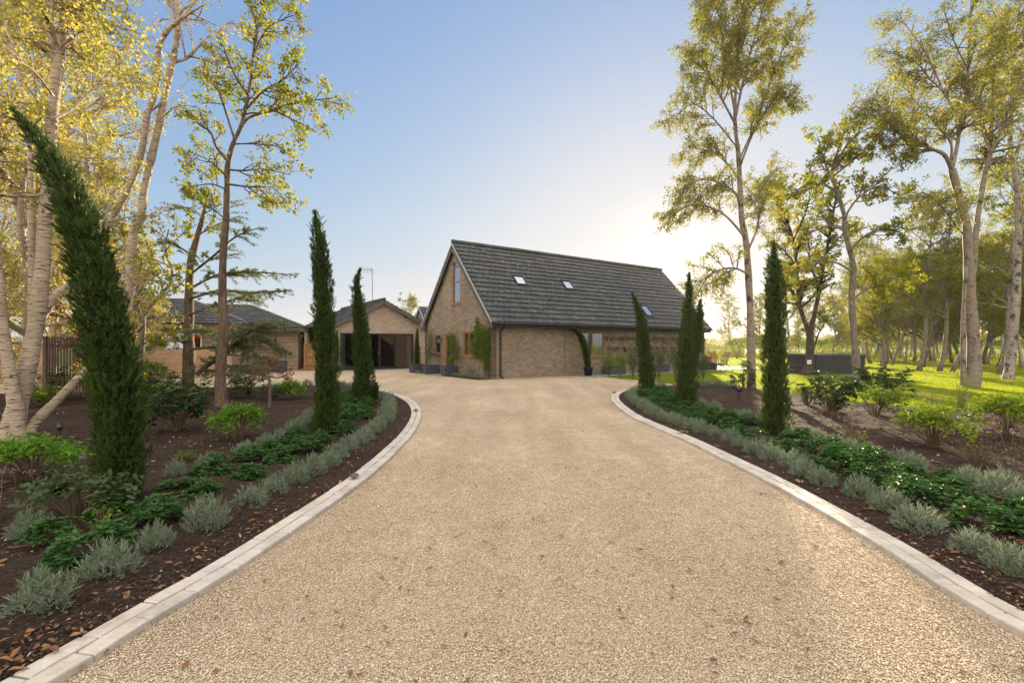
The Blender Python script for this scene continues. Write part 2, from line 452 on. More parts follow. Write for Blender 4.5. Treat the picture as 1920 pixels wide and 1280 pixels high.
def gravelmat():
    m, nt = newmat("gravel")
    tc = nd(nt, "ShaderNodeTexCoord").outputs["Object"]
    wob = nd(nt, "ShaderNodeTexNoise", {"Vector": tc, "Scale": 40.0, "Detail": 2.0}).outputs[1]
    vv = mixc(nt, 0.012, tc, wob)
    cols = [(0.0, (0.30, 0.215, 0.13)), (0.2, (0.43, 0.325, 0.20)), (0.5, (0.50, 0.39, 0.28)), (0.8, (0.58, 0.465, 0.345)), (1.0, (0.68, 0.57, 0.42))]
    v1 = nd(nt, "ShaderNodeTexVoronoi", {"Vector": vv, "Scale": 105.0, "Randomness": 1.0})
    s1 = nd(nt, "ShaderNodeSeparateColor", {0: v1.outputs["Color"]})
    c = ramp(nt, s1.outputs[0], cols)
    edge = ramp(nt, v1.outputs["Distance"], [(0.35, 1.0), (0.85, 0.35)])
    c = mixc(nt, 0.85, c, edge, 'MULTIPLY')
    big = noise(nt, tc, 0.55, 5, 0.6)
    c = mixc(nt, 1.0, c, ramp(nt, big, [(0.3, (0.84, 0.82, 0.79)), (0.7, (1.08, 1.08, 1.08))]), 'MULTIPLY')
    mid = noise(nt, tc, 5.0, 5, 0.7)
    c = mixc(nt, 1.0, c, ramp(nt, mid, [(0.3, (0.82, 0.80, 0.76)), (0.7, (1.12, 1.12, 1.12))]), 'MULTIPLY')
    wide = noise(nt, coords(nt, (1.6, 0.22, 1)), 1.0, 3)
    c = mixc(nt, 1.0, c, ramp(nt, wide, [(0.35, (0.84, 0.82, 0.79)), (0.65, (1.04, 1.04, 1.04))]), 'MULTIPLY')
    h = math_(nt, 'SUBTRACT', 1.0, v1.outputs["Distance"])
    finish(nt, princ(nt, c, 0.85, 0.2, bump(nt, h, 0.8, 0.007)))
    return m
M['gravel'] = gravelmat()

def pebblemat():
    m, nt = newmat("pebble")
    g = nd(nt, "ShaderNodeNewGeometry")
    c = ramp(nt, g.outputs["Random Per Island"], [(0.0, (0.27, 0.19, 0.11)), (0.10, (0.43, 0.32, 0.195)), (0.5, (0.52, 0.41, 0.295)), (0.85, (0.61, 0.495, 0.37)), (1.0, (0.72, 0.62, 0.47))])
    n = noise(nt, coords(nt), 220, 4)
    c = mixc(nt, 0.6, c, ramp(nt, n, [(0.3, (0.7, 0.68, 0.64)), (0.7, (1.15, 1.15, 1.15))]), 'MULTIPLY')
    finish(nt, princ(nt, c, 0.8, 0.25, bump(nt, n, 0.4, 0.003)))
    return m
M['pebble'] = pebblemat()

def soilmat():
    m, nt = newmat("soil")
    v = coords(nt)
    n1, n2, n3 = noise(nt, v, 34, 6, 0.7), noise(nt, v, 1.3, 4), noise(nt, v, 110, 4, 0.7)
    c = ramp(nt, n1, [(0.3, (0.018, 0.012, 0.009)), (0.55, (0.050, 0.033, 0.024)), (0.75, (0.105, 0.068, 0.048))])
    c = mixc(nt, 0.9, c, ramp(nt, n2, [(0.3, (0.75, 0.72, 0.70)), (0.7, (1.35, 1.25, 1.2))]), 'MULTIPLY')
    c = mixc(nt, ramp(nt, n3, [(0.66, 0.0), (0.74, 0.7)]), c, (0.22, 0.15, 0.10))
    h = math_(nt, 'ADD', n1, math_(nt, 'MULTIPLY', n3, 0.5))
    finish(nt, princ(nt, c, 0.95, 0.1, bump(nt, h, 1.0, 0.03)))
    return m
M['soil'] = soilmat()

def chipmat():
    m, nt = newmat("bark_chip")
    g = nd(nt, "ShaderNodeNewGeometry")
    c = ramp(nt, g.outputs["Random Per Island"], [(0.0, (0.02, 0.013, 0.010)), (0.45, (0.055, 0.034, 0.024)), (0.75, (0.11, 0.065, 0.042)), (0.93, (0.20, 0.12, 0.075)), (1.0, (0.42, 0.34, 0.25))])
    finish(nt, princ(nt, c, 0.9, 0.15))
    return m
M['chip'] = chipmat()

def groundmat():
    m, nt = newmat("ground_grass")
    v = coords(nt)
    n1, n2 = noise(nt, v, 0.35, 5), noise(nt, v, 14, 5, 0.7)
    c = ramp(nt, n1, [(0.3, (0.060, 0.100, 0.012)), (0.7, (0.095, 0.135, 0.018))])
    c = mixc(nt, 0.8, c, ramp(nt, n2, [(0.3, (0.6, 0.65, 0.6)), (0.7, (1.3, 1.3, 1.25))]), 'MULTIPLY')
    finish(nt, princ(nt, c, 0.9, 0.1, bump(nt, n2, 0.8, 0.05)))
    return m
M['ground'] = groundmat()

def kerbmat():
    m, nt = newmat("kerb_stone")
    g = nd(nt, "ShaderNodeNewGeometry")
    v = coords(nt)
    c = ramp(nt, g.outputs["Random Per Island"], [(0.0, (0.40, 0.36, 0.32)), (0.4, (0.47, 0.42, 0.365)), (0.7, (0.50, 0.43, 0.37)), (1.0, (0.44, 0.41, 0.38))])
    n = noise(nt, v, 7.0, 6, 0.7)
    c = mixc(nt, 0.75, c, ramp(nt, n, [(0.3, (0.72, 0.70, 0.66)), (0.7, (1.12, 1.12, 1.12))]), 'MULTIPLY')
    n2 = noise(nt, v, 70, 5, 0.7)
    c = mixc(nt, 0.5, c, ramp(nt, n2, [(0.3, (0.75, 0.73, 0.7)), (0.7, (1.1, 1.1, 1.1))]), 'MULTIPLY')
    st = noise(nt, v, 2.6, 6, 0.75)
    c = mixc(nt, ramp(nt, st, [(0.52, 0.0), (0.72, 0.55)]), c, (0.17, 0.125, 0.09))
    finish(nt, princ(nt, c, 0.8, 0.25, bump(nt, n2, 0.4, 0.006)))
    return m
M['kerb'] = kerbmat()

def flagmat():
    m, nt = newmat("paving")
    tc = nd(nt, "ShaderNodeTexCoord").outputs["Object"]
    b = nd(nt, "ShaderNodeTexBrick", {"Vector": tc, "Color1": (0.21, 0.205, 0.20, 1), "Color2": (0.175, 0.17, 0.168, 1), "Mortar": (0.16, 0.15, 0.14, 1), "Scale": 1.0,
           "Mortar Size": 0.008, "Brick Width": 0.9, "Row Height": 0.6})
    n = noise(nt, tc, 6, 6)
    c = mixc(nt, 0.7, b.outputs[0], ramp(nt, n, [(0.3, (0.75, 0.75, 0.75)), (0.7, (1.15, 1.15, 1.15))]), 'MULTIPLY')
    finish(nt, princ(nt, c, 0.75, 0.3, bump(nt, n, 0.2, 0.01)))
    return m
M['flag'] = flagmat()
# ------------------------------------------------------------------ ground, drive, beds, kerbs
NR = np.random.default_rng(7)

def catmull(pts, step):
    pts = [np.array(p, float) for p in pts]
    out = []
    for i in range(len(pts) - 1):
        p0, p1, p2, p3 = pts[max(i - 1, 0)], pts[i], pts[i + 1], pts[min(i + 2, len(pts) - 1)]
        n = max(2, int(np.linalg.norm(p2 - p1) / 0.05))
        for k in range(n):
            t = k / n
            out.append(0.5 * ((2 * p1) + (-p0 + p2) * t + (2 * p0 - 5 * p1 + 4 * p2 - p3) * t * t + (-p0 + 3 * p1 - 3 * p2 + p3) * t ** 3))
    out.append(pts[-1])
    out = np.array(out)
    d = np.concatenate([[0], np.cumsum(np.linalg.norm(np.diff(out, axis=0), axis=1))])
    s = np.arange(0, d[-1], step)
    return np.stack([np.interp(s, d, out[:, 0]), np.interp(s, d, out[:, 1])], 1)

def offset(c, w):                     # w > 0: to the left of travel
    t = np.gradient(c, axis=0)
    t /= np.linalg.norm(t, axis=1)[:, None]
    return c + np.stack([-t[:, 1], t[:, 0]], 1) * w

def inpoly(pts, poly):
    x, y = pts[:, 0], pts[:, 1]
    inside = np.zeros(len(pts), bool)
    j = len(poly) - 1
    for i in range(len(poly)):
        xi, yi, xj, yj = poly[i][0], poly[i][1], poly[j][0], poly[j][1]
        c = ((yi > y) != (yj > y)) & (x < (xj - xi) * (y - yi) / (yj - yi + 1e-12) + xi)
        inside ^= c
        j = i
    return inside

LK = catmull([(-4.6, -4), (-3.0, -2), (-2.3, 0.4)] + [G(*p) for p in [(118, 1280), (256, 1190), (414, 1095), (516, 1026), (600, 967), (686, 904), (736, 858.6),
     (777, 813), (790, 781.5), (783.5, 761), (765, 747.6), (749.5, 741.7), (700, 729), (640, 723), (530, 724), (400, 728), (265, 733)]] + [(-15, 14.6), (-18, 13.5)], 0.05)
RK = catmull([(4.4, -4), (3.2, -2), (2.85, 0.4)] + [G(*p) for p in [(1920, 1201), (1637, 1024), (1442, 910), (1300, 836.5), (1234, 806.5), (1180, 781.5), (1150.5, 757), (1146, 746),
     (1150, 739.5), (1162, 734.5), (1200, 728), (1256, 722.5)]], 0.05)
KW = 0.21
LKi, RKi = offset(LK, KW), offset(RK, -KW)
L_POLY = [tuple(p) for p in LKi[::2]] + [(-18, -4)]
R_EDGE = [G(*p) for p in [(1300, 721), (1363, 727), (1476, 737), (1580, 752), (1672, 762), (1823, 771), (1920, 780)]] + [(11.6, 8), (11.8, 3), (11.8, -4)]
R_POLY = [tuple(p) for p in RKi[::2]] + R_EDGE

def sheet(name, pts, z, mat, label, cat):
    me = bpy.data.meshes.new(name)
    bm = bmesh.new()
    f = bm.faces.new([bm.verts.new((p[0], p[1], z)) for p in pts])
    bmesh.ops.triangulate(bm, faces=[f])
    bmesh.ops.recalc_face_normals(bm, faces=bm.faces)
    for f in bm.faces:
        if f.normal.z < 0: f.normal_flip()
    bm.to_mesh(me); bm.free()
    return tag(link(name, me, mat), label, cat, kind='structure')

g = MB()
g.add([(-1500, -200, 0), (1500, -200, 0), (1500, 2500, 0), (-1500, 2500, 0)], [(0, 1, 2, 3)])
tag(g.build('ground', M['ground']), 'green grass ground running out to the horizon', 'ground', kind='structure')
LAWN_TIP, LAWN_B = G(1121, 706.5), G(1262, 722)
HO, HA = Vector((-0.9, 20.9, 0)), math.atan2(0.5663, 0.8242)
HU, HV = Vector((0.8242, 0.5663, 0)), Vector((-0.5663, 0.8242, 0))
def HW(x, y, z=0): return HO + HU * x + HV * y + Vector((0, 0, z))
hp = HW(4.4, -1.35)
sheet('driveway', [(-30, -14), (14, -14), (14, -4), (4.6, 2), (4.6, 12), (6.0, 16.5), LAWN_B, G(1190, 713.6), LAWN_TIP, (hp.x, hp.y), tuple(HW(4.4, 1))[:2], tuple(HW(4.4, 14))[:2], (-14, 36), (-32, 33), (-30, 10)],
      0.006, M['gravel'], 'pale honey gravel drive leading up to the house', 'driveway')

def wavy(x, y):
    r = np.random.default_rng(3)
    z = np.zeros_like(x)
    for k in range(26):
        f = 1.2 * 1.19 ** k
        a, ph = r.uniform(0, 6.28), r.uniform(0, 6.28)
        z += np.sin((x * math.cos(a) + y * math.sin(a)) * f + ph + 1.5 * np.sin(y * f * 0.31 + ph)) * 0.030 / f ** 0.75
    return z

def edge_dist(x, y, curve):
    q = np.stack([x.ravel(), y.ravel()], 1); c = curve[::4]
    out = np.empty(len(q))
    for i in range(0, len(q), 20000): out[i:i + 20000] = np.sqrt(((q[i:i + 20000, None, :] - c[None]) ** 2).sum(2).min(1))
    return out.reshape(x.shape)

def bed(poly, x0, x1, y0, y1, name, label, curve):
    st = 0.065
    xs, ys = np.arange(x0, x1, st), np.arange(y0, y1, st)
    X, Y = np.meshgrid(xs, ys)
    Z = 0.045 + 0.55 * wavy(X, Y) + NR.normal(0, 0.006, X.shape)
    Z = 0.026 + (Z - 0.026) * np.clip(edge_dist(X, Y, curve) / 0.35 - 0.2, 0, 1)
    Z = np.maximum(Z, 0.016 + NR.uniform(0, 0.008, X.shape))
    cx, cy = X[:-1, :-1] + st / 2, Y[:-1, :-1] + st / 2
    ok = inpoly(np.stack([cx.ravel(), cy.ravel()], 1), poly)
    nx = len(xs)
    idx = (np.arange(len(ys) - 1)[:, None] * nx + np.arange(nx - 1)[None, :]).ravel()[ok]
    q = np.stack([idx, idx + 1, idx + nx + 1, idx + nx], 1)
    used, inv = np.unique(q, return_inverse=True)
    b = MB()
    b.add(np.stack([X.ravel()[used], Y.ravel()[used], Z.ravel()[used]], 1), inv.reshape(-1, 4))
    return tag(b.build(name, M['soil'], smooth=True), label, 'flower bed', kind='structure')
bed([tuple(p) for p in offset(LK, KW - 0.06)[::2]] + [(-18, -4)], -18, -1, -3, 18, 'soil_bed', 'dark soil bed with birches beside the gravel drive', LKi)
bed([tuple(p) for p in offset(RK, -KW + 0.06)[::2]] + R_EDGE, 2, 12, -3, 19, 'soil_bed', 'dark soil bed between the gravel drive and sunny lawn', RKi)

def kerb(c, side, name, label):
    mb = MB()
    d = np.concatenate([[0], np.cumsum(np.linalg.norm(np.diff(c, axis=0), axis=1))])
    for row in range(2):
        w0, w1 = row * (KW / 2) + 0.003, (row + 1) * (KW / 2) - 0.003
        a, b = offset(c, side * w0), offset(c, side * w1)
        s = 0.15 * row
        while s < d[-1] - 0.4:
            ln = 0.30 + NR.uniform(-0.015, 0.015)
            sa, sb = s + 0.004, s + ln - 0.004
            zt = 0.040 + NR.uniform(-0.003, 0.003)
            jit = NR.uniform(-0.003, 0.003)
            def at(arr, q): return (np.interp(q, d, arr[:, 0]) + jit, np.interp(q, d, arr[:, 1]))
            e = 0.007
            r0 = [at(a, sa), at(a, sb), at(b, sb), at(b, sa)]
            cx, cy = sum(p[0] for p in r0) / 4, sum(p[1] for p in r0) / 4
            def ins(p, k): return (p[0] + (cx - p[0]) * k, p[1] + (cy - p[1]) * k)
            r1 = [ins(p, 0.055) for p in r0]
            V = [(p[0], p[1], -0.02) for p in r0] + [(p[0], p[1], zt - e) for p in r0] + [(p[0], p[1], zt) for p in r1]
            tilt = NR.uniform(-0.002, 0.002)
            V = [(x, y, z + (tilt if k % 4 < 2 and k > 3 else 0)) for k, (x, y, z) in enumerate(V)]
            Q = [(i, (i + 1) % 4, 4 + (i + 1) % 4, 4 + i) for i in range(4)] + [(4 + i, 4 + (i + 1) % 4, 8 + (i + 1) % 4, 8 + i) for i in range(4)] + [(8, 9, 10, 11)]
            if side < 0: Q = [tuple(reversed(q)) for q in Q]
            mb.add(V, Q)
            s += ln
    return tag(mb.build(name, M['kerb']), label, 'kerb', kind='structure')
kerb(LK, 1, 'kerb', 'double row of pale kerb setts edging the bed with birches')
kerb(RK, -1, 'kerb', 'double row of pale kerb setts edging the bed by the lawn')

pv = MB()
pv.box(4.4, 20.5, -1.3, -0.004, -0.05, 0.014)
pv.box(15.6, 20.5, 0.0, 7.0, -0.05, 0.013)
pv.box(-1.15, -0.004, 3.3, 4.6, -0.05, 0.013)
pv.box(-3.9, 1.9, 9.9, 11.1, -0.05, 0.013)
o = pv.build('patio', M['flag']); o.location = HO; o.rotation_euler = (0, 0, HA)
tag(o, 'grey paving slabs along the foot of the house walls', 'patio', kind='structure')
eg = MB()
for (a, b) in ((LAWN_TIP, G(1190, 713.6)), (G(1190, 713.6), LAWN_B)):
    eg.bar((a[0], a[1], 0.0), (b[0], b[1], 0.0), 0.07, 0.06)
tag(eg.build('lawn_edging', M['kerb']), 'thin pale stone edging between gravel and lawn tip', 'edging', kind='structure')

# ------------------------------------------------------------------ buildings
def wall(mb, O, a, din, length, top, holes=(), gable=None, extra=()):
    # a panel along a (unit), thickness vector din; holes (t0,t1,z0,z1); gable (t_apex, z_apex, slope) cuts the top
    bm = bmesh.new()
    ts = sorted({0, length, *[h[0] for h in holes], *[h[1] for h in holes]})
    zs = sorted({0, top, *[h[2] for h in holes], *[h[3] for h in holes]})
    vs = {}
    def vt(t, z):
        k = (round(t, 5), round(z, 5))
        if k not in vs: vs[k] = bm.verts.new((t, z, 0))
        return vs[k]
    for i in range(len(ts) - 1):
        for j in range(len(zs) - 1):
            ct, cz = (ts[i] + ts[i + 1]) / 2, (zs[j] + zs[j + 1]) / 2
            if any(h[0] < ct < h[1] and h[2] < cz < h[3] for h in holes): continue
            bm.faces.new([vt(ts[i], zs[j]), vt(ts[i + 1], zs[j]), vt(ts[i + 1], zs[j + 1]), vt(ts[i], zs[j + 1])])
    for e in extra: bm.faces.new([vt(*p) for p in e])
    if gable:
        ta, za, sl = gable
        for sg in (1, -1):
            bmesh.ops.bisect_plane(bm, geom=list(bm.verts) + list(bm.edges) + list(bm.faces), plane_co=(ta, za, 0), plane_no=(sg * sl, 1, 0), clear_outer=True)
    r = bmesh.ops.extrude_face_region(bm, geom=list(bm.faces))
    nv = [x for x in r['geom'] if isinstance(x, bmesh.types.BMVert)]
    for v in nv: v.co.z = 1.0
    bmesh.ops.recalc_face_normals(bm, faces=bm.faces)
    bm.verts.index_update()
    O, a, din = Vector(O), Vector(a), Vector(din)
    V = [O + a * v.co.x + Vector((0, 0, v.co.y)) + din * v.co.z for v in bm.verts]
    Q = [[v.index for v in f.verts] for f in bm.faces if len(f.verts) == 4]
    T = [[v.index for v in f.verts] for f in bm.faces if len(f.verts) == 3]
    for f in bm.faces:
        if len(f.verts) > 4:
            ix = [v.index for v in f.verts]
            T += [[ix[0], ix[k], ix[k + 1]] for k in range(1, len(ix) - 1)]
    bm.free()
    mb.add(V, Q, T)

def tiles(mb, O, X, S, ln, lim, gauge=0.335, tw=0.31):
    O, X, S = Vector(O), Vector(X).normalized(), Vector(S).normalized()
    N = X.cross(S)
    if N.z < 0: N = -N
    nc = int(math.ceil(ln / gauge - 0.05))
    ga = ln / nc
    for i in range(nc):
        s0, s1 = max(0.0, i * ga - 0.06), (i + 1) * ga
        l0, r0 = lim(s0); l1, r1 = lim(s1)
        lo, hi = min(l0, l1), max(r0, r1)
        x = lo - (0.5 * tw if i % 2 else 0.0) - 0.01
        while x < hi:
            xa, xb = x + 0.011, x + tw - 0.011
            x += tw
            a0, b0 = min(max(xa, l0), r0), min(max(xb, l0), r0)
            a1, b1 = min(max(xa, l1), r1), min(max(xb, l1), r1)
            if b1 - a1 < 0.01 and b0 - a0 < 0.01: continue
            j1, j2, js = NR.uniform(-0.010, 0.012), NR.uniform(-0.010, 0.012), NR.uniform(-0.014, 0.014)
            def pt(xx, ss, h): return O + X * xx + S * ss + N * h
            mb.hexa([pt(a0, s0, 0.0), pt(b0, s0, 0.0), pt(b1, s1 + js, 0.0), pt(a1, s1 + js, 0.0),
                     pt(a0, s0, 0.014), pt(b0, s0, 0.014), pt(b1, s1 + js, 0.070 + j1), pt(a1, s1 + js, 0.070 + j2)])

def ridge_caps(mb, a, b, r=0.10, seg=0.45):
    a, b = Vector(a), Vector(b)
    n = max(1, int((b - a).length / seg))
    for i in range(n):
        p, q = a.lerp(b, i / n), a.lerp(b, (i + 0.97) / n)
        dz = Vector((0, 0, NR.uniform(-0.008, 0.008) - r * 0.35))
        mb.tube([p + dz, q + dz], [r * 1.04, r * 0.97], 10)

def obox(mb, O, a, n, t0, t1, d0, d1, z0, z1):
    O, a, n = Vector(O), Vector(a), Vector(n)
    def p(t, d, z): return O + a * t + n * d + Vector((0, 0, z))
    mb.hexa([p(t0, d0, z0), p(t1, d0, z0), p(t1, d1, z0), p(t0, d1, z0), p(t0, d0, z1), p(t1, d0, z1), p(t1, d1, z1), p(t0, d1, z1)])

def window(root, O, a, n, t0, t1, z0, z1, mull=(), trans=(), mat=None, fw=0.07, sill=True, name='window', dep=(-0.11, -0.03), handle=None):
    mat = mat or M['oak_frame']
    f = MB()
    d0, d1 = dep
    e = 0.002
    obox(f, O, a, n, t0 + e, t0 + fw, d0, d1, z0 + e, z1 - e)
    obox(f, O, a, n, t1 - fw, t1 - e, d0, d1, z0 + e, z1 - e)
    obox(f, O, a, n, t0 + fw + e, t1 - fw - e, d0, d1, z0 + e, z0 + fw)
    obox(f, O, a, n, t0 + fw + e, t1 - fw - e, d0, d1, z1 - fw, z1 - e)
    for m in mull: obox(f, O, a, n, m - fw * 0.45, m + fw * 0.45, d0 + 0.004, d1 - 0.004, z0 + fw, z1 - fw)
    for z in trans: obox(f, O, a, n, t0 + fw, t1 - fw, d0 + 0.006, d1 - 0.006, z - fw * 0.45, z + fw * 0.45)
    fo = f.build(name, mat, root)
    ms = [t0 + fw * 0.7] + list(mull) + [t1 - fw * 0.7]
    zz = [z0 + fw * 0.7] + list(trans) + [z1 - fw * 0.7]
    for i in range(len(ms) - 1):
        for j in range(len(zz) - 1):
            gl = MB()
            obox(gl, O, a, n, ms[i], ms[i + 1], (d0 + d1) / 2 - 0.006, (d0 + d1) / 2 + 0.002, zz[j], zz[j + 1])
            gl.build('pane', M['door_glass'] if name == 'glazed_door' else M['glass'], fo)
    if sill:
        s = MB()
        obox(s, O, a, n, t0 - 0.06, t1 + 0.06, -0.10, 0.045, z0 - 0.085, z0 - 0.003)
        s.build('sill', M['sill'], fo)
    if handle is not None:
        h = MB()
        obox(h, O, a, n, handle - 0.012, handle + 0.012, d1 - 0.004, d1 + 0.03, 0.95, 1.12)
        h.build('handle', M['grey_metal'], fo)
    return fo

# ---- the main house
HL, HWID, RZ, EZ = 15.4, 6.69, 6.51, 2.51
OV, EO = 0.165, 0.35
SLP = (RZ - EZ) / (HWID / 2 + EO)
house = thing('brick_house', 'buff brick chalet house with a steep dark tiled roof and two rooflights', 'house', HO, HA)
U, V_ = (1, 0, 0), (0, 1, 0)
w = MB()
front_holes = [(5.28, 6.86, 0.92, 2.13)]
wall(w, (0, 0, 0), U, (0, 0.27, 0), HL, 2.72, front_holes)
wall(w, (0, HWID, 0), U, (0, -0.27, 0), HL, 2.72)
gz0, gz1, gzs = 3.53, 5.62, 5.33
gh = [(0.99, 2.53, 0.97, 2.10), (3.42, 4.43, 0.02, 2.04), (4.93, 5.62, 1.05, 2.03), (6.33, 6.60, 0.05, 2.03), (2.82, 3.58, gz0, gz1)]
gw_slope = (gz1 - gzs) / 0.76
wall(w, (0, 0, 0), V_, (0.27, 0, 0), HWID, RZ, gh, (HWID / 2, RZ - 0.16, SLP), [[(2.82, gzs), (3.58, gz1), (2.82, gz1)]])
wall(w, (HL, 0, 0), V_, (-0.27, 0, 0), HWID, RZ, (), (HWID / 2, RZ - 0.16, SLP))
w.build('wall', M['brick'], house)
rf = MB()
rl = math.hypot(HWID / 2 + EO, RZ - EZ)
for sg in (-1, 1):
    S = Vector((0, sg * (HWID / 2 + EO), EZ - RZ)).normalized()
    O = Vector((0, HWID / 2, RZ - 0.05))
    tiles(rf, O, U, S, rl, lambda s: (-OV, HL + OV))
ridge_caps(rf, (-OV, HWID / 2, RZ + 0.06), (HL + OV, HWID / 2, RZ + 0.06))
ro = rf.build('roof', M['tile'], house)
dk = MB()
for sg in (-1, 1):
    S = Vector((0, sg * (HWID / 2 + EO), EZ - RZ)).normalized()
    N = Vector((0, sg * (RZ - EZ), HWID / 2 + EO)).normalized()
    a, b = Vector((0, HWID / 2, RZ - 0.055)), Vector((0, HWID / 2, RZ - 0.055)) + S * (rl - 0.02)
    x0, x1 = -OV + 0.02, HL + OV - 0.02
    X0, X1 = Vector((x0, 0, 0)), Vector((x1, 0, 0))
    zc = Vector((0, 0, -0.13 / N.z))
    dk.hexa([a + X0 + zc, a + X1 + zc, b + X1 - N * 0.13, b + X0 - N * 0.13, a + X0, a + X1, b + X1, b + X0])
dk.build('roof_deck', M['deck'], house)
for xx, end in ((-OV, 1), (HL + OV, -1)):
    for sg in (-1, 1):
        S = Vector((0, sg * (HWID / 2 + EO), EZ - RZ)).normalized()
        N = Vector((0, sg * (RZ - EZ), HWID / 2 + EO)).normalized()
        a = Vector((xx, HWID / 2 + sg * 0.02, RZ - 0.06)); b = a + S * (rl - 0.04)
        bb = MB()
        bb.bar(a - N * 0.17, b - N * 0.17, 0.03, 0.22, N)
        if end > 0:
            bb.hexa([(xx - 0.012, HWID / 2 + sg * (HWID / 2 + EO - 0.02), EZ - 0.28), (xx + 0.13, HWID / 2 + sg * (HWID / 2 + EO - 0.02), EZ - 0.28), (xx + 0.13, HWID / 2 + sg * (HWID / 2 - 0.08), EZ - 0.28), (xx - 0.012, HWID / 2 + sg * (HWID / 2 - 0.08), EZ - 0.28),
                     (xx - 0.012, HWID / 2 + sg * (HWID / 2 + EO - 0.02), EZ - 0.05), (xx + 0.13, HWID / 2 + sg * (HWID / 2 + EO - 0.02), EZ - 0.05), (xx + 0.13, HWID / 2 + sg * (HWID / 2 - 0.08), EZ + 0.22), (xx - 0.012, HWID / 2 + sg * (HWID / 2 - 0.08), EZ + 0.22)])
        bo = bb.build('bargeboard', M['fascia'], house)
        vs = MB()
        vs.bar(a - N * 0.035 + Vector((-0.02 * end, 0, 0)), b - N * 0.035 + Vector((-0.02 * end, 0, 0)), 0.02, 0.06, N)
        vs.build('verge_strip', M['barge_light'], bo)
for k in (0.36, 0.66):
    for sg in (1, -1):
        pe = MB()
        y, z = HWID / 2 + sg * k * (HWID / 2 + EO), RZ - k * (RZ - EZ)
        pe.box(-OV + 0.03, 0.02, y - 0.05, y + 0.05, z - 0.47, z - 0.27)
        pe.build('purlin_end', M['bark_dark'], house)
gt = MB()
gt.tube([(-OV, -EO - 0.05, EZ - 0.10), (HL + OV, -EO - 0.05, EZ - 0.10)], 0.058, 10)
go = gt.build('gutter', M['black_metal'], house)
fb = MB()
fb.box(-OV + 0.03, HL + OV - 0.03, -EO + 0.01, -EO + 0.035, EZ - 0.26, EZ - 0.02)
fb.box(-OV + 0.03, HL + OV - 0.03, -EO + 0.04, -0.002, EZ - 0.26, EZ - 0.235)
fb.build('fascia', M['black_metal'], house)
dp = MB()
dp.tube([(0.47, -0.40, 2.37), (0.47, -0.36, 2.27), (0.44, -0.12, 2.10), (0.44, -0.075, 2.02), (0.44, -0.075, 0.14), (0.46, -0.10, 0.08), (0.50, -0.20, 0.05)], 0.042, 10)
for z in (1.75, 0.98, 0.2): dp.lathe([(0.042, -0.03), (0.055, -0.03), (0.055, 0.03), (0.042, 0.03)], (0.44, -0.075, z), 12)
dp.box(0.37, 0.51, -0.035, -0.002, 1.72, 1.76)
dp.build('downpipe', M['black_metal'], house)
cb = MB()
cb.tube([(4.16, -0.012, 2.28), (4.16, -0.012, 1.4), (4.175, -0.012, 0.5), (4.19, -0.012, 0.12)], 0.011, 5)
cb.build('cable', M['black_metal'], house)
fN, gN = (0, -1, 0), (-1, 0, 0)
window(house, (0, 0, 0), U, fN, 5.28, 6.86, 0.92, 2.13, [6.02])
window(house, (0, 0, 0), V_, gN, 0.99, 2.53, 0.97, 2.10, [1.44, 2.02])
window(house, (0, 0, 0), V_, gN, 4.93, 5.62, 1.05, 2.03, [])
window(house, (0, 0, 0), V_, gN, 6.33, 6.60, 0.05, 2.03, [], sill=False, fw=0.05)
window(house, (0, 0, 0), V_, gN, 3.42, 4.43, 0.02, 2.04, [3.80], sill=False, name='door', fw=0.09, handle=3.83)
tw_ = window(house, (0, 0, 0), V_, gN, 2.82, 3.58, gz0, gzs - 0.002, [], [4.56], fw=0.06)
hd = MB()
a_, b_ = Vector((-0.0, 2.82, gzs)), Vector((-0.0, 3.58, gz1))
def slant(d, lo): return [Vector((d, 2.84, gzs - lo)), Vector((d, 3.575, gz1 - lo))]
p1, p2 = slant(0.03, 0.005), slant(0.11, 0.005); q1, q2 = slant(0.03, 0.065), slant(0.11, 0.065)
hd.hexa([q1[0], q1[1], q2[1], q2[0], p1[0], p1[1], p2[1], p2[0]])
hd.build('head_rail', M['oak_frame'], tw_)
tg = MB()
tg.add([(0.066, 2.84, gzs), (0.066, 3.575, gzs), (0.066, 3.575, gz1 - 0.03)], None, [(0, 1, 2)])
tg.build('pane', M['glass'], tw_)
cu = MB()
for k in range(12):
    x = 6.18 + k * 0.05
    cu.box(x, x + 0.047, 0.34 + 0.02 * (k % 2), 0.38 + 0.02 * (k % 2), 0.85, 2.2)
cu.build('curtain', M['curtain'], house)
for (y0, y1) in ((2.1, 2.45), (1.05, 1.4)):
    cu = MB(); cu.box(0.40, 0.44, y0, y1, 0.9, 2.15); cu.build('curtain', M['curtain'], house)
blind = MB()
blind.box(0.35, 0.37, 2.6, 3.7, 3.4, 5.2)
blind.build('blind', M['curtain'], house)
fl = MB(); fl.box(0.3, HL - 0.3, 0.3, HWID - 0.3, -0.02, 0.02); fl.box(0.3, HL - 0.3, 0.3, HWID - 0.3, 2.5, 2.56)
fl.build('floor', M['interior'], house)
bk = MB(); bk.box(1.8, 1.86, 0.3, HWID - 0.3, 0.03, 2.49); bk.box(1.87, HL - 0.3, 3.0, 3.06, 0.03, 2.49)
bk.build('partition', M['interior'], house)

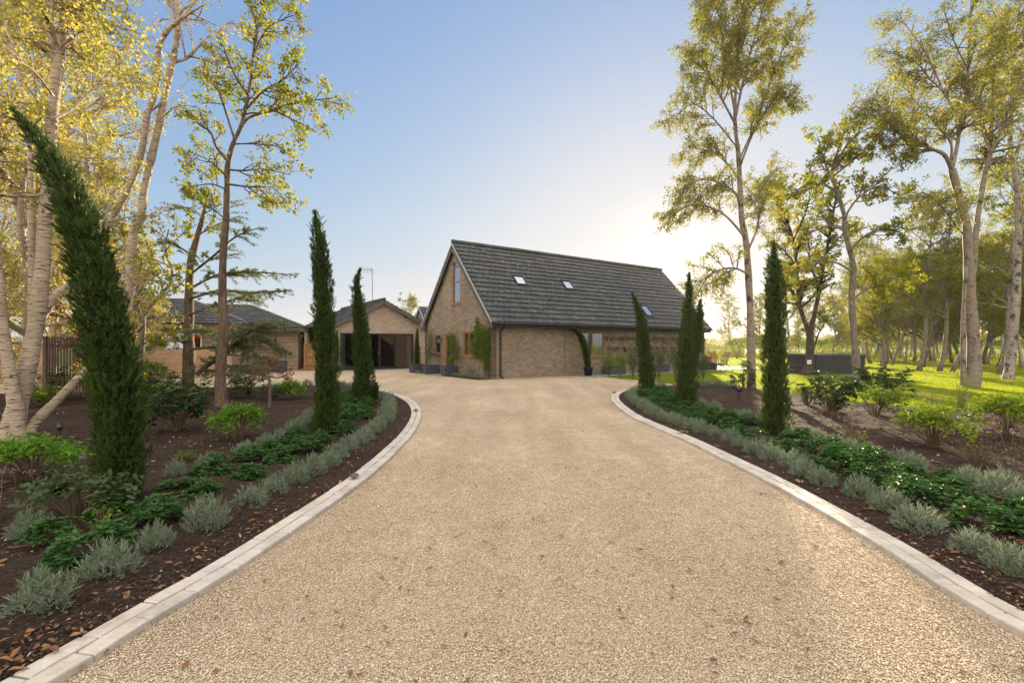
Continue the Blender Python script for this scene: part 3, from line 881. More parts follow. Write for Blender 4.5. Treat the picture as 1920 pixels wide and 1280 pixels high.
def roof_hit(px, py):                 # photo pixel -> (x, slope distance) on the front roof plane
    R = Matrix.Rotation(-HA, 3, 'Z')
    o = R @ (Vector((0, 0, CAM_H)) - HO)
    d = R @ Vector(((px - 960) / FOC, 1, -(py - HOR) / FOC))
    n = Vector((0, -(RZ - EZ), HWID / 2 + EO)).normalized()
    p0 = Vector((0, HWID / 2, RZ))
    t = (p0 - o).dot(n) / d.dot(n)
    h = o + d * t
    return h.x, (h - Vector((h.x, HWID / 2, RZ))).length
Sf = Vector((0, -(HWID / 2 + EO), EZ - RZ)).normalized()
Nf = Vector((0, -(RZ - EZ), HWID / 2 + EO)).normalized()
for (pa, pb) in (((961, 515.5), (986, 535)), ((1050, 524.5), (1077, 543.5)), ((1199, 571), (1215, 584))):
    (xa, sa), (xb, sb) = roof_hit(*pa), roof_hit(*pb)
    xc = (xa + xb) / 2
    hw = 0.33
    if abs(sb - sa) < 0.6: sb = sa + 0.95
    O = Vector((xc, HWID / 2, RZ - 0.05))
    f = MB()
    def fr(x0, x1, s0, s1, h0, h1):
        def p(x, s, h): return O + Vector((x, 0, 0)) + Sf * s + Nf * h
        f.hexa([p(x0, s1, h0), p(x1, s1, h0), p(x1, s0, h0), p(x0, s0, h0), p(x0, s1, h1), p(x1, s1, h1), p(x1, s0, h1), p(x0, s0, h1)])
    fr(-hw, -hw + 0.06, sa, sb, -0.02, 0.12); fr(hw - 0.06, hw, sa, sb, -0.02, 0.12)
    fr(-hw + 0.061, hw - 0.061, sa, sa + 0.09, -0.02, 0.13); fr(-hw + 0.061, hw - 0.061, sb - 0.06, sb, -0.02, 0.118)
    fr(-hw - 0.05, hw + 0.05, sb + 0.002, sb + 0.16, 0.03, 0.062)
    fo = f.build('rooflight', M['black_metal'], house)
    f = MB(); fr(-hw + 0.055, hw - 0.055, sa + 0.08, sb - 0.055, 0.065, 0.085)
    f.build('pane', M['glass'], fo)
    f = MB(); fr(-hw + 0.07, hw - 0.07, sa + 0.10, sb - 0.07, 0.052, 0.058)
    f.build('blind', M['curtain'], fo)

# ---- garden-room wing with the black glazed doors
AX0, AX1, AY0, AD = -3.65, 1.95, 11.1, 9.0
AW = AX1 - AX0
annex = thing('garden_room', 'low brick wing with a shallow gable over black glazed doors', 'building', HW(AX0, AY0), HA)
ARZ, AEZ, AEO = 4.26, 2.70, 0.32
ASL = (ARZ - AEZ) / (AW / 2 + AEO)
def ax(px): return (((px - 960) / FOC * 20.9 + 0.9) - AY0 * (-0.5663 - (px - 960) / FOC * 0.8242)) / (0.8242 - (px - 960) / FOC * 0.5663) - AX0
d0, d1 = ax(637), ax(776)
w = MB()
wall(w, (0, 0, 0), U, (0, 0.27, 0), AW, ARZ, [(d0, d1, 0.02, 2.2)], (AW / 2, ARZ - 0.14, ASL))
wall(w, (0, AD, 0), U, (0, -0.27, 0), AW, ARZ, (), (AW / 2, ARZ - 0.14, ASL))
wall(w, (0, 0.27, 0), V_, (0.27, 0, 0), AD - 0.54, AEZ + 0.0)
wall(w, (AW, 0.27, 0), V_, (-0.27, 0, 0), AD - 0.54, AEZ + 0.0)
w.build('wall', M['brick_pale'], annex)
so = MB()
k = int((d1 - d0 + 0.3) / 0.075)
for i in range(k):
    x = d0 - 0.15 + i * 0.075
    so.box(x + 0.004, x + 0.071, -0.006, 0.02, 2.205, 2.42)
so.build('lintel', M['brick_pale'], annex)
rf, dk = MB(), MB()
al = math.hypot(AW / 2 + AEO, ARZ - AEZ)
for sg in (-1, 1):
    S = Vector((sg * (AW / 2 + AEO), 0, AEZ - ARZ)).normalized()
    N = Vector((sg * (ARZ - AEZ), 0, AW / 2 + AEO)).normalized()
    O = Vector((AW / 2, 0, ARZ - 0.05))
    tiles(rf, O, V_, S, al, lambda s: (-0.28, AD + 0.2))
    a, b = O - N * 0.005, O - N * 0.005 + S * (al - 0.02)
    Y0, Y1 = Vector((0, -0.25, 0)), Vector((0, AD + 0.17, 0))
    dk.hexa([a + Y0 - N * 0.10, a + Y1 - N * 0.10, b + Y1 - N * 0.10, b + Y0 - N * 0.10, a + Y0, a + Y1, b + Y1, b + Y0])
    bb = MB()
    bb.bar(a + Vector((0, -0.28, 0)) - N * 0.10, b + Vector((0, -0.28, 0)) - N * 0.10, 0.03, 0.19, N)
    bb.build('bargeboard', M['fascia'], annex)
ridge_caps(rf, (AW / 2, -0.28, ARZ + 0.05), (AW / 2, AD + 0.2, ARZ + 0.05))
rf.build('roof', M['tile'], annex)
dk.build('roof_deck', M['deck'], annex)
for sg in (-1, 1):
    pe = MB(); pe.box(AW / 2 + sg * 1.45 - 0.05, AW / 2 + sg * 1.45 + 0.05, -0.2, 0.0, 3.20, 3.36)
    pe.build('purlin_end', M['bark_dark'], annex)
n3 = (d1 - d0)
for (a, b) in ((0.0, 0.34), (0.34, 0.52), (0.52, 0.735), (0.735, 1.0)):
    window(annex, (0, 0, 0), U, fN, d0 + a * n3, d0 + b * n3, 0.022, 2.2, [], [], M['black_metal'], 0.06, False, 'glazed_door', (-0.14, -0.05), (d0 + 0.505 * n3) if a == 0.34 else None)
for x0 in (d0 + 0.06, d1 - 0.40):
    cu = MB()
    for k in range(5): cu.box(x0 + k * 0.06, x0 + 0.055 + k * 0.06, 0.17 + 0.015 * (k % 2), 0.20 + 0.015 * (k % 2), 0.04, 2.18)
    cu.build('curtain', M['curtain'], annex)
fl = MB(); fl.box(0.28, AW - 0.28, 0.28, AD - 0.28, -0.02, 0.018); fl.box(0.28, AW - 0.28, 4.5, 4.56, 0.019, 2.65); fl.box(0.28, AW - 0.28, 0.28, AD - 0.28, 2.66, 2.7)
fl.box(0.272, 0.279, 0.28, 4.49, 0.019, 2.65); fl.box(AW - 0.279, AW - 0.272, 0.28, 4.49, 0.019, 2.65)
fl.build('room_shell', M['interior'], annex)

# ---- small steep gable behind
back = thing('gabled_outhouse', 'small steep tiled gable peeping between the wing and the main house', 'building', HW(2.25, 11.15), HA)
w, rf, dk = MB(), MB(), MB()
bw, bz, be, bl = 2.9, 4.14, 2.55, 5.0
bs = (bz - be) / (bw / 2 + 0.1)
wall(w, (0, 0, 0), V_, (0.25, 0, 0), bw, bz, (), (bw / 2, bz - 0.12, bs))
wall(w, (0.25, 0, 0), U, (0, 0.25, 0), bl, 2.5)
w.build('wall', M['brick'], back)
for sg in (-1, 1):
    S = Vector((0, sg * (bw / 2 + 0.1), be - bz)).normalized()
    N = Vector((0, sg * (bz - be), bw / 2 + 0.1)).normalized()
    ln = math.hypot(bw / 2 + 0.1, bz - be)
    O = Vector((0, bw / 2, bz - 0.05))
    tiles(rf, O, U, S, ln, lambda s: (-0.1, bl))
    a, b = O - N * 0.005, O - N * 0.005 + S * (ln - 0.02)
    X0, X1 = Vector((-0.08, 0, 0)), Vector((bl, 0, 0))
    dk.hexa([a + X0 - N * 0.1, a + X1 - N * 0.1, b + X1 - N * 0.1, b + X0 - N * 0.1, a + X0, a + X1, b + X1, b + X0])
    bb = MB(); bb.bar(a + Vector((-0.1, 0, 0)) - N * 0.06, b + Vector((-0.1, 0, 0)) - N * 0.06, 0.03, 0.13, N)
    bb.build('bargeboard', M['barge_light'], back)
rf.build('roof', M['tile'], back)
dk.build('roof_deck', M['deck'], back)

# ---- hipped bungalow behind the birches
def hip(rf, x0, x1, y0, y1, ze, zr):
    h = (y1 - y0) / 2
    ym = (y0 + y1) / 2
    fl_ = math.hypot(h, zr - ze)
    w_ = (x1 - x0) - 2 * h
    for sg in (-1, 1):
        tiles(rf, (x0 + h, ym, zr), (1, 0, 0), (0, sg * h, ze - zr), fl_, lambda s: (-h * s / fl_, w_ + h * s / fl_))
    for (xr, sg) in ((x0 + h, -1), (x1 - h, 1)):
        tiles(rf, (xr, ym, zr), (0, 1, 0), (sg * h, 0, ze - zr), fl_, lambda s: (-h * s / fl_, h * s / fl_))
    up = Vector((0, 0, 0.05))
    ridge_caps(rf, Vector((x0 + h, ym, zr)) + up, Vector((x1 - h, ym, zr)) + up, 0.09)
    for (xr, xe) in ((x0 + h, x0), (x1 - h, x1)):
        for ye in (y0, y1): ridge_caps(rf, Vector((xr, ym, zr)) + up, Vector((xe, ye, ze)) + up, 0.085)
    # solid deck under the tiles
    rf.add([(x0 + .03, y0 + .03, ze - .03), (x1 - .03, y0 + .03, ze - .03), (x1 - .03, y1 - .03, ze - .03), (x0 + .03, y1 - .03, ze - .03), (x0 + h, ym, zr - .03), (x1 - h, ym, zr - .03)],
           [(0, 1, 5, 4), (2, 3, 4, 5), (3, 2, 1, 0)], [(1, 2, 5), (3, 0, 4)])
BA = math.atan2(2.6, 7.3)
BO = Vector((-20.2, 21.2, 0))
bung = thing('stone_bungalow', 'long low stone bungalow with a hipped dark tile roof behind the birches', 'bungalow', BO, BA)
rf = MB()
hip(rf, 0, 7.75, 0, 6.6, 2.5, 3.85)
RB = Matrix.Rotation(-BA, 3, 'Z') @ (Vector((-12.0, 28.15, 0)) - BO)
rx, ry = RB.x, RB.y
hip(rf, rx - 9.5, rx, ry, ry + 6.6, 2.5, 3.9)
rf.build('roof', M['tile'], bung)
w = MB()
wx0, wx1 = 4.55, 5.5
wall(w, (1.7, 0.45, 0), U, (0, 0.3, 0), 5.6, 2.40, [(wx0 - 1.7 - 0.45, wx1 - 1.7 + 0.1, 1.0, 2.05)])
w.box(1.7, 2.0, 0.76, 6.2, 0, 2.4); w.box(7.0, 7.3, 0.76, 6.2, 0, 2.4)
w.box(rx - 9, rx - 0.45, ry + 0.45, ry + 0.75, 0, 2.4); w.box(rx - 0.75, rx - 0.45, ry + 0.76, ry + 6.0, 0, 2.4)
w.build('wall', M['stone_brick'], bung)
fa = MB()
fa.box(0.03, 7.72, 0.03, 0.06, 2.26, 2.5); fa.box(7.69, 7.72, 0.061, 6.5, 2.26, 2.5); fa.box(0.03, 0.06, 0.061, 6.5, 2.26, 2.5)
fa.box(0.07, 7.68, 0.062, 0.44, 2.26, 2.29)
fa.box(rx - 9.4, rx - 0.03, ry + 0.03, ry + 0.06, 2.26, 2.5); fa.box(rx - 0.06, rx - 0.03, ry + 0.061, ry + 6.5, 2.26, 2.5)
fa.box(rx - 9.4, rx - 0.07, ry + 0.062, ry + 0.44, 2.26, 2.29)
fa.build('fascia', M['soffit'], bung)
window(bung, (0, 0.45, 0), U, fN, wx0 - 0.45, wx1 + 0.1, 1.0, 2.05, [wx0 + 0.3], [], M['white_paint'], 0.06)
vt = MB()
vt.box(rx - 1.75, rx - 1.58, ry + 0.43, ry + 0.455, 1.45, 1.85)
vt.build('wall_lamp', M['black_metal'], bung)
for (dx, z) in ((-4.6, 0.38), (-1.5, 0.33)):
    ab = MB(); ab.box(rx + dx, rx + dx + 0.24, ry + 0.435, ry + 0.455, z, z + 0.08); ab.build('air_brick', M['black_metal'], bung)

# ---- low peach wall, red kiosk, fences, gate, motorhome, aerial
lw = MB()
x0, x1 = -17.0, -14.0
lw.bar((-16.6, 21.9, 0.64), (-13.35, 23.05, 0.64), 0.2, 1.28)
tag(lw.build('garden_wall', M['peach_brick']), 'low peach brick wall in front of the stone bungalow', 'wall')

kio = thing('telephone_kiosk', 'red domed telephone kiosk behind the brown slatted fence', 'phone box', (-14.75, 17.2, 0), 0.25)
kb = MB()
kb.box(-0.46, 0.46, -0.46, 0.46, 0, 0.14)
for sx in (-1, 1):
    for sy in (-1, 1): kb.box(min(sx * 0.44, sx * 0.34), max(sx * 0.44, sx * 0.34), min(sy * 0.44, sy * 0.34), max(sy * 0.44, sy * 0.34), 0.14, 2.06)
kb.box(-0.46, 0.46, -0.46, 0.46, 2.06, 2.30)
kb.build('frame', M['red_paint'], kio)
for (rz_) in range(4):
    m_ = MB(); c_, s_ = math.cos(rz_ * math.pi / 2), math.sin(rz_ * math.pi / 2)
    def rp(x, y, z): return (x * c_ - y * s_, x * s_ + y * c_, z)
    for i in range(9):
        z = 0.16 + i * 0.235
        m_.bar(rp(-0.34, -0.40, z), rp(0.34, -0.40, z), 0.02, 0.03)
    for x in (-0.34 / 2, 0.34 / 2): m_.bar(rp(x, -0.40, 0.14), rp(x, -0.40, 2.06), 0.022, 0.022, (c_, s_, 0))
    m_.hexa([rp(-0.34, -0.385, 0.14), rp(0.34, -0.385, 0.14), rp(0.34, -0.375, 0.14), rp(-0.34, -0.375, 0.14), rp(-0.34, -0.385, 2.06), rp(0.34, -0.385, 2.06), rp(0.34, -0.375, 2.06), rp(-0.34, -0.375, 2.06)])
    m_.build('panel', M['red_paint'], kio)
kd = MB()
V, Q = [], []
NS = 12
for i in range(NS + 1):
    for j in range(NS + 1):
        x, y = -0.46 + 0.92 * i / NS, -0.46 + 0.92 * j / NS
        V.append((x, y, 2.301 + 0.17 * (1 - (x / 0.47) ** 2) * (1 - (y / 0.47) ** 2) + 0.05 * (1 - max(abs(x), abs(y)) / 0.46)))
for i in range(NS):
    for j in range(NS): Q.append((i * (NS + 1) + j, (i + 1) * (NS + 1) + j, (i + 1) * (NS + 1) + j + 1, i * (NS + 1) + j + 1))
kd.add(V, Q)
kd.build('domed_roof', M['red_paint'], kio, smooth=True)

fen = thing('slatted_fence', 'dark brown fence of upright slats behind the birch trunks', 'fence', (-13.05, 13.6, 0), 0.06)
s_ = MB()
for i in range(21): s_.box(i * 0.082, i * 0.082 + 0.05 + NR.uniform(-0.002, 0.004), -0.012, 0.012, 0.05, 1.70 + NR.uniform(-0.006, 0.006))
s_.build('slat_panel', M['fence_dark'], fen)
s_ = MB()
for z in (0.35, 1.4): s_.box(-0.02, 1.72, 0.0125, 0.05, z, z + 0.09)
s_.build('rail', M['fence_dark'], fen)
for x in (-0.12, 1.74):
    s_ = MB(); s_.box(x, x + 0.09, -0.02, 0.07, 0, 1.72); s_.build('post', M['fence_dark'], fen)

def board_fence(name, label, a, b, h, mat, bw=0.14, cat='fence'):
    a, b = Vector((a[0], a[1], 0)), Vector((b[0], b[1], 0))
    L = (b - a).length
    t = thing(name, label, cat, a, math.atan2((b - a).y, (b - a).x))
    m = MB()
    n = int(L / bw)
    for i in range(n): m.box(i * L / n + 0.004, (i + 1) * L / n - 0.004, -0.01 + 0.006 * (i % 2), 0.01 + 0.006 * (i % 2), 0.06, h + NR.uniform(-0.012, 0.012))
    m.build('board_panel', mat, t)
    m = MB()
    for z in (0.3, h * 0.55, h - 0.25): m.box(0, L, -0.06, -0.0105, z, z + 0.08)
    m.build('rail', mat, t)
    k = max(1, int(round(L / 1.9)))
    for i in range(k + 1):
        m = MB(); x = L * i / k; m.box(x - 0.05, x + 0.05, -0.15, -0.0605, 0, h + 0.08); m.build('post', mat, t)
    m = MB(); m.box(-0.05, L + 0.05, -0.06, 0.03, h + 0.015, h + 0.06); m.build('capping', mat, t)
    return t
board_fence('boarded_fence', 'golden timber fence with capping closing the gap beside the stone bungalow', (-12.25, 28.75), (-10.0, 28.4), 1.5, M['fence_pale'])
board_fence('boarded_fence', 'sunlit timber fence at the far edge behind the birch trunks', (-27, 20.5), (-18.5, 19.6), 1.55, M['fence_pale'])

mh = thing('motorhome', 'white motorhome parked behind the golden timber fence', 'motorhome', (-14.7, 37.0, 0), 0.15)
b_ = MB()
prof = [(0.0, 0.5), (0.0, 2.2), (0.25, 2.62), (5.2, 2.72), (5.6, 2.2), (5.9, 1.3), (6.5, 1.05), (6.5, 0.5)]
V = [(x - 1.0, -1.05, z) for x, z in prof] + [(x - 1.0, 1.05, z) for x, z in prof]
n = len(prof)
b_.add(V, [(i, (i + 1) % n, n + (i + 1) % n, n + i) for i in range(n)], [(0, i, i + 1) for i in range(1, n - 1)] + [(n, n + i + 1, n + i) for i in range(1, n - 1)])
b_.build('body', M['white_paint'], mh)
for (x0, x1) in ((-0.3, 0.3), (0.75, 1.75), (3.4, 4.1)):
    b_ = MB(); b_.box(x0, x1, -1.075, -1.052, 1.55, 2.15); b_.build('window', M['tub_black'], mh)
b_ = MB(); b_.box(0.2, 1.5, -0.6, 0.5, 2.66, 2.82); b_.build('roof_box', M['grey_metal'], mh)
for x in (0.8, 4.6):
    b_ = MB(); b_.tube([(x, -1.07, 0.33), (x, -0.85, 0.33)], 0.33, 18); b_.build('wheel', M['plastic_black'], mh)

aer = thing('television_aerial', 'television aerial on a tall mast above the shallow gable', 'aerial', P(699, 565, 31.0) - Vector((0, 0, 0.3)))
a_ = MB(); a_.tube([(0, 0, 0), (-0.03, 0, 1.3), (-0.06, 0, 2.40)], 0.02, 6); a_.build('mast', M['fascia'], aer)
a_ = MB()
bx = MB(); bx.tube([(-0.62, -0.1, 2.30), (0.06, 0.02, 2.33)], 0.012, 5)
for k in range(7):
    x = -0.58 + k * 0.095
    l = 0.16 + 0.01 * k
    bx.tube([(x - 0.05, 0.35 * l - 0.08, 2.31 - l), (x + 0.02, -0.35 * l - 0.08, 2.31 + l)], 0.007, 4)
for k in (-1, 1): bx.tube([(0.02, 0.1, 2.33 + k * 0.28), (0.08, -0.1, 2.33 + k * 0.05)], 0.008, 4)
bx.build('antenna', M['black_metal'], aer)
# ------------------------------------------------------------------ plants: generators
def unit(a): return a / (np.linalg.norm(a, axis=-1, keepdims=True) + 1e-9)

def leaves(mb, Pn, D, L, W, rng, up=0.0, kind='kite', droop=0.25):
    # one leaf per row: base points, directions, lengths, widths; up = how strongly blades face the sky
    n = len(Pn)
    if n == 0: return
    D = unit(D)
    R = rng.normal(0, 1, (n, 3)); R[:, 2] += up * 3
    S = unit(np.cross(D, R)); N = np.cross(S, D)
    L = np.broadcast_to(L, (n,))[:, None]; W = np.broadcast_to(W, (n,))[:, None]
    if kind == 'kite':
        V = np.stack([Pn, Pn + D * L * 0.45 + S * W / 2, Pn + D * L, Pn + D * L * 0.45 - S * W / 2], 1)
        mb.add(V.reshape(-1, 3), np.arange(n * 4).reshape(-1, 4))
    elif kind == 'oval':               # six corners, slightly folded and drooping
        tip = Pn + D * L - N * L * droop
        V = np.stack([Pn, Pn + D * L * 0.30 + S * W * 0.46 + N * W * 0.10, Pn + D * L * 0.72 + S * W * 0.40 + N * W * 0.04 - N * L * droop * 0.5, tip,
                      Pn + D * L * 0.72 - S * W * 0.40 + N * W * 0.04 - N * L * droop * 0.5, Pn + D * L * 0.30 - S * W * 0.46 + N * W * 0.10], 1)
        b = np.arange(n)[:, None] * 6
        mb.add(V.reshape(-1, 3), np.concatenate([b + np.array([[0, 1, 2, 3]]), b + np.array([[0, 3, 4, 5]])]))
    elif kind == 'blade':              # thin, tapering, bent over
        m1 = Pn + D * L * 0.5 - N * L * droop * 0.2
        tip = Pn + D * L - N * L * droop
        V = np.stack([Pn - S * W / 2, Pn + S * W / 2, m1 + S * W * 0.42, tip, m1 - S * W * 0.42], 1)
        b = np.arange(n)[:, None] * 5
        mb.add(V.reshape(-1, 3), b + np.array([[0, 1, 2, 4]]), b + np.array([[4, 2, 3]]))

def perp(rng, d):
    while True:
        v = Vector((rng.uniform(-1, 1), rng.uniform(-1, 1), rng.uniform(-1, 1)))
        v = v - d * v.dot(d)
        if v.length > 0.15: return v.normalized()

class Tree:
    def __init__(s, seed):
        s.r = random.Random(seed); s.nr = np.random.default_rng(seed)
        s.wood, s.lp, s.ld = MB(), [], []
    def grow(s, p, d, ln, nseg, wig, trop):
        pts = [Vector(p)]; d = Vector(d).normalized(); st = ln / nseg
        for i in range(nseg):
            d = d + Vector((s.r.gauss(0, wig), s.r.gauss(0, wig), s.r.gauss(0, wig) + trop))
            d.normalize()
            pts.append(pts[-1] + d * st)
        return pts
    def at(s, pts, t):
        f = t * (len(pts) - 1); i = min(int(f), len(pts) - 2); f -= i
        return pts[i].lerp(pts[i + 1], f), (pts[i + 1] - pts[i]).normalized()
    def stem(s, pts, rad, k=9):
        # bark swells and pinches a little along the stem
        ph = s.r.uniform(0, 6)
        s.wood.tube(pts, [r * (1 + 0.05 * math.sin(i * 1.3 + ph) + s.r.gauss(0, 0.035)) for i, r in enumerate(rad)], k)
    def kids(s, pts, rad, S, lv):
        # children of a branch according to S['lv'][lv]: n, t0, ang, len, prof
        q = S['lv'][lv]
        ln = sum((pts[i + 1] - pts[i]).length for i in range(len(pts) - 1))
        n = max(1, int(q['n'] * (ln if q.get('per_m') else 1) + s.r.random()))
        az0 = s.r.uniform(0, 6.28)
        for i in range(n):
            t = q['t0'] + (1 - q['t0']) * (i + s.r.random()) / n
            p, d = s.at(pts, min(t, 0.999))
            u = perp(s.r, d)
            u = Matrix.Rotation(az0 + 2.4 * i + s.r.uniform(-0.5, 0.5), 3, d) @ u
            ang = q['ang'] + s.r.gauss(0, 0.18)
            dd = d * math.cos(ang) + u * math.sin(ang) + Vector(S.get('bias', (0, 0, 0)))
            cl = q['len'] * (1 - q.get('taper', 0.5) * t) * s.r.uniform(0.65, 1.25)
            f = t * (len(rad) - 1); j = min(int(f), len(rad) - 2)
            pr = rad[j] + (rad[j + 1] - rad[j]) * (f - j)
            s.branch(p, dd, cl, min(pr * 0.75, q.get('rmax', 9)), S, lv)
    def branch(s, p, d, ln, r0, S, lv):
        q = S['lv'][lv]
        ns = q.get('seg', 4)
        pts = s.grow(p, d, ln, ns, q.get('wig', 0.15), q.get('trop', 0.0))
        r0 = max(r0, S.get('rmin', 0.003))
        rad = [max(r0 * (1 - 0.75 * i / ns), S.get('rmin', 0.003)) for i in range(ns + 1)]
        s.wood.tube(pts, rad, 6 if r0 > 0.03 else (4 if r0 > 0.012 else 3), cap=False)
        if lv + 1 < len(S['lv']): s.kids(pts, rad, S, lv + 1)
        if lv + 1 >= len(S['lv']) or q.get('leafy'): s.twig(pts, S, 1.0 if lv + 1 >= len(S['lv']) else 0.4)
    def twig(s, pts, S, k=1.0):
        n = int(S['leaf_n'] * k + s.r.random())
        for _ in range(n):
            p, d = s.at(pts, s.r.uniform(S.get('leaf_t0', 0.15), 0.999))
            u = perp(s.r, d)
            s.lp.append(p); s.ld.append(d * 0.5 + u * 0.8 + Vector((0, 0, S.get('leaf_z', -0.2))))
    def limb(s, pts, r0, r1, S, lv, k=7, auto=True):
        n = len(pts)
        rad = [r0 + (r1 - r0) * i / (n - 1) for i in range(n)]
        s.stem(pts, rad, k)
        if auto: s.kids(pts, rad, S, lv)
    def make(s, name, label, cat, base, bark, leaf, L=0.06, W=0.04, up=0.0, kind='kite', group=None, spread=0.03, crown='crown'):
        root = thing(name, label, cat, base, 0, group)
        s.wood.build('trunk', bark, root, True, base)
        if s.lp:
            Pn = np.array([tuple(p) for p in s.lp]) + s.nr.normal(0, spread, (len(s.lp), 3))
            D = np.array([tuple(d) for d in s.ld])
            m = MB()
            leaves(m, Pn, D, L * s.nr.uniform(0.65, 1.25, len(Pn)), W * s.nr.uniform(0.7, 1.2, len(Pn)), s.nr, up, kind)
            m.build(crown, leaf, root, False, base)
        s.nl = len(s.lp)
        return root

def smooth_path(pts, n=4):
    pts = [Vector(p) for p in pts]
    out = []
    for i in range(len(pts) - 1):
        p0, p1, p2, p3 = pts[max(i - 1, 0)], pts[i], pts[i + 1], pts[min(i + 2, len(pts) - 1)]
        for k in range(n):
            t = k / n
            out.append(0.5 * ((2 * p1) + (p2 - p0) * t + (2 * p0 - 5 * p1 + 4 * p2 - p3) * t * t + (3 * p1 - p0 - 3 * p2 + p3) * t ** 3))
    return out + [pts[-1]]

# (the wide lens broadens round stems towards the sides of the picture)
def pxpath(pl, Y, dY=0.0, n=4):        # photo pixels (x, y, width) -> smooth 3-D path with radii
    k = len(pl)
    pts = [P(p[0], p[1], Y + dY * i / max(1, k - 1)) for i, p in enumerate(pl)]
    rad = [p[2] / FOC * Y / 2 / math.hypot(1.0, (p[0] - 960.0) / FOC) for p in pl]
    sp = smooth_path(pts, n)
    rr = []
    for i in range(k - 1):
        for j in range(n): rr.append(rad[i] + (rad[i + 1] - rad[i]) * j / n)
    return sp, rr + [rad[-1]]

BIRCH = dict(lv=[dict(n=10, t0=0.3, ang=0.85, len=2.2, seg=6, wig=0.10, trop=0.06, taper=0.35),
                 dict(n=4.5, per_m=True, t0=0.25, ang=0.75, len=0.95, seg=5, wig=0.13, trop=-0.05),
                 dict(n=5.5, per_m=True, t0=0.15, ang=0.7, len=0.50, seg=4, wig=0.16, trop=-0.16)],
             leaf_n=12, leaf_z=-0.5, rmin=0.004)

def vary(S, **kw):
    d = dict(S); d['lv'] = [dict(x) for x in S['lv']]
    for k, v in kw.items():
        if k.startswith('l') and k[1:2].isdigit(): d['lv'][int(k[1])].update(v)
        else: d[k] = v
    return d
# ------------------------------------------------------------------ trees right of the drive
# weeping birch by the house end
def birch_by_house():
    T = Tree(11)
    Y = 15.8
    tr, rr = pxpath([(1409, 732, 20), (1408, 625, 14.5), (1404, 531, 13.5), (1399, 456, 12), (1391, 412, 11), (1387, 337, 10), (1384, 285, 8.5), (1378, 225, 7), (1382, 130, 4.5), (1392, 30, 3), (1400, -60, 1.5)], Y, 0.3)
    T.stem(tr, rr, 10)
    S = vary(BIRCH, l0=dict(n=1), leaf_n=19, l1=dict(n=8.5, len=1.15), l2=dict(n=9.5, len=0.55))
    lim = [([(1403, 515, 5), (1385, 505, 4), (1362, 503, 4), (1335, 512, 3.5), (1313, 528, 2)], -0.8), ([(1397, 445, 5), (1352, 398, 3.5), (1300, 385, 2.5), (1262, 402, 1.5)], 0.8),
           ([(1388, 385, 6), (1372, 355, 4), (1320, 335, 3), (1285, 350, 1.5)], -1.0), ([(1386, 335, 5), (1345, 290, 3), (1290, 275, 1.5)], 0.9),
           ([(1380, 235, 6), (1350, 180, 4), (1320, 130, 3), (1292, 110, 1.5)], -0.7), ([(1378, 225, 6), (1392, 160, 4.5), (1412, 80, 3), (1432, 10, 2)], 0.5),
           ([(1379, 215, 5), (1362, 130, 4), (1340, 60, 3), (1325, 10, 2)], 0.8), ([(1388, 310, 5), (1412, 250, 4), (1445, 195, 2.5), (1468, 180, 1.5)], -0.6),
           ([(1402, 470, 5), (1422, 420, 3.5), (1424, 360, 2.5), (1450, 320, 1.5)], 1.0), ([(1386, 300, 4), (1425, 210, 3), (1460, 110, 2), (1495, 40, 1.5)], 0.7),
           ([(1384, 280, 4), (1340, 225, 3), (1300, 195, 2), (1270, 215, 1.5)], 0.3), ([(1392, 60, 3), (1430, -10, 2), (1480, -40, 1.5)], 0.2), ([(1390, 100, 3), (1352, 40, 2), (1330, -30, 1.5)], -0.5)]
    for pl, dy in lim:
        p, r = pxpath(pl, Y, dy)
        T.stem(p, r, 6)
        T.kids(p, r, S, 1)
    T.kids(tr[-14:], rr[-14:], S, 1)
    b = G(1409, 730)
    r = T.make('birch_tree', 'slender weeping birch in the bed just beyond the near end of the house', 'tree', (b[0], b[1], 0), M['birch_grey'], M['lf_birch'], 0.068, 0.046, spread=0.05)
birch_by_house()

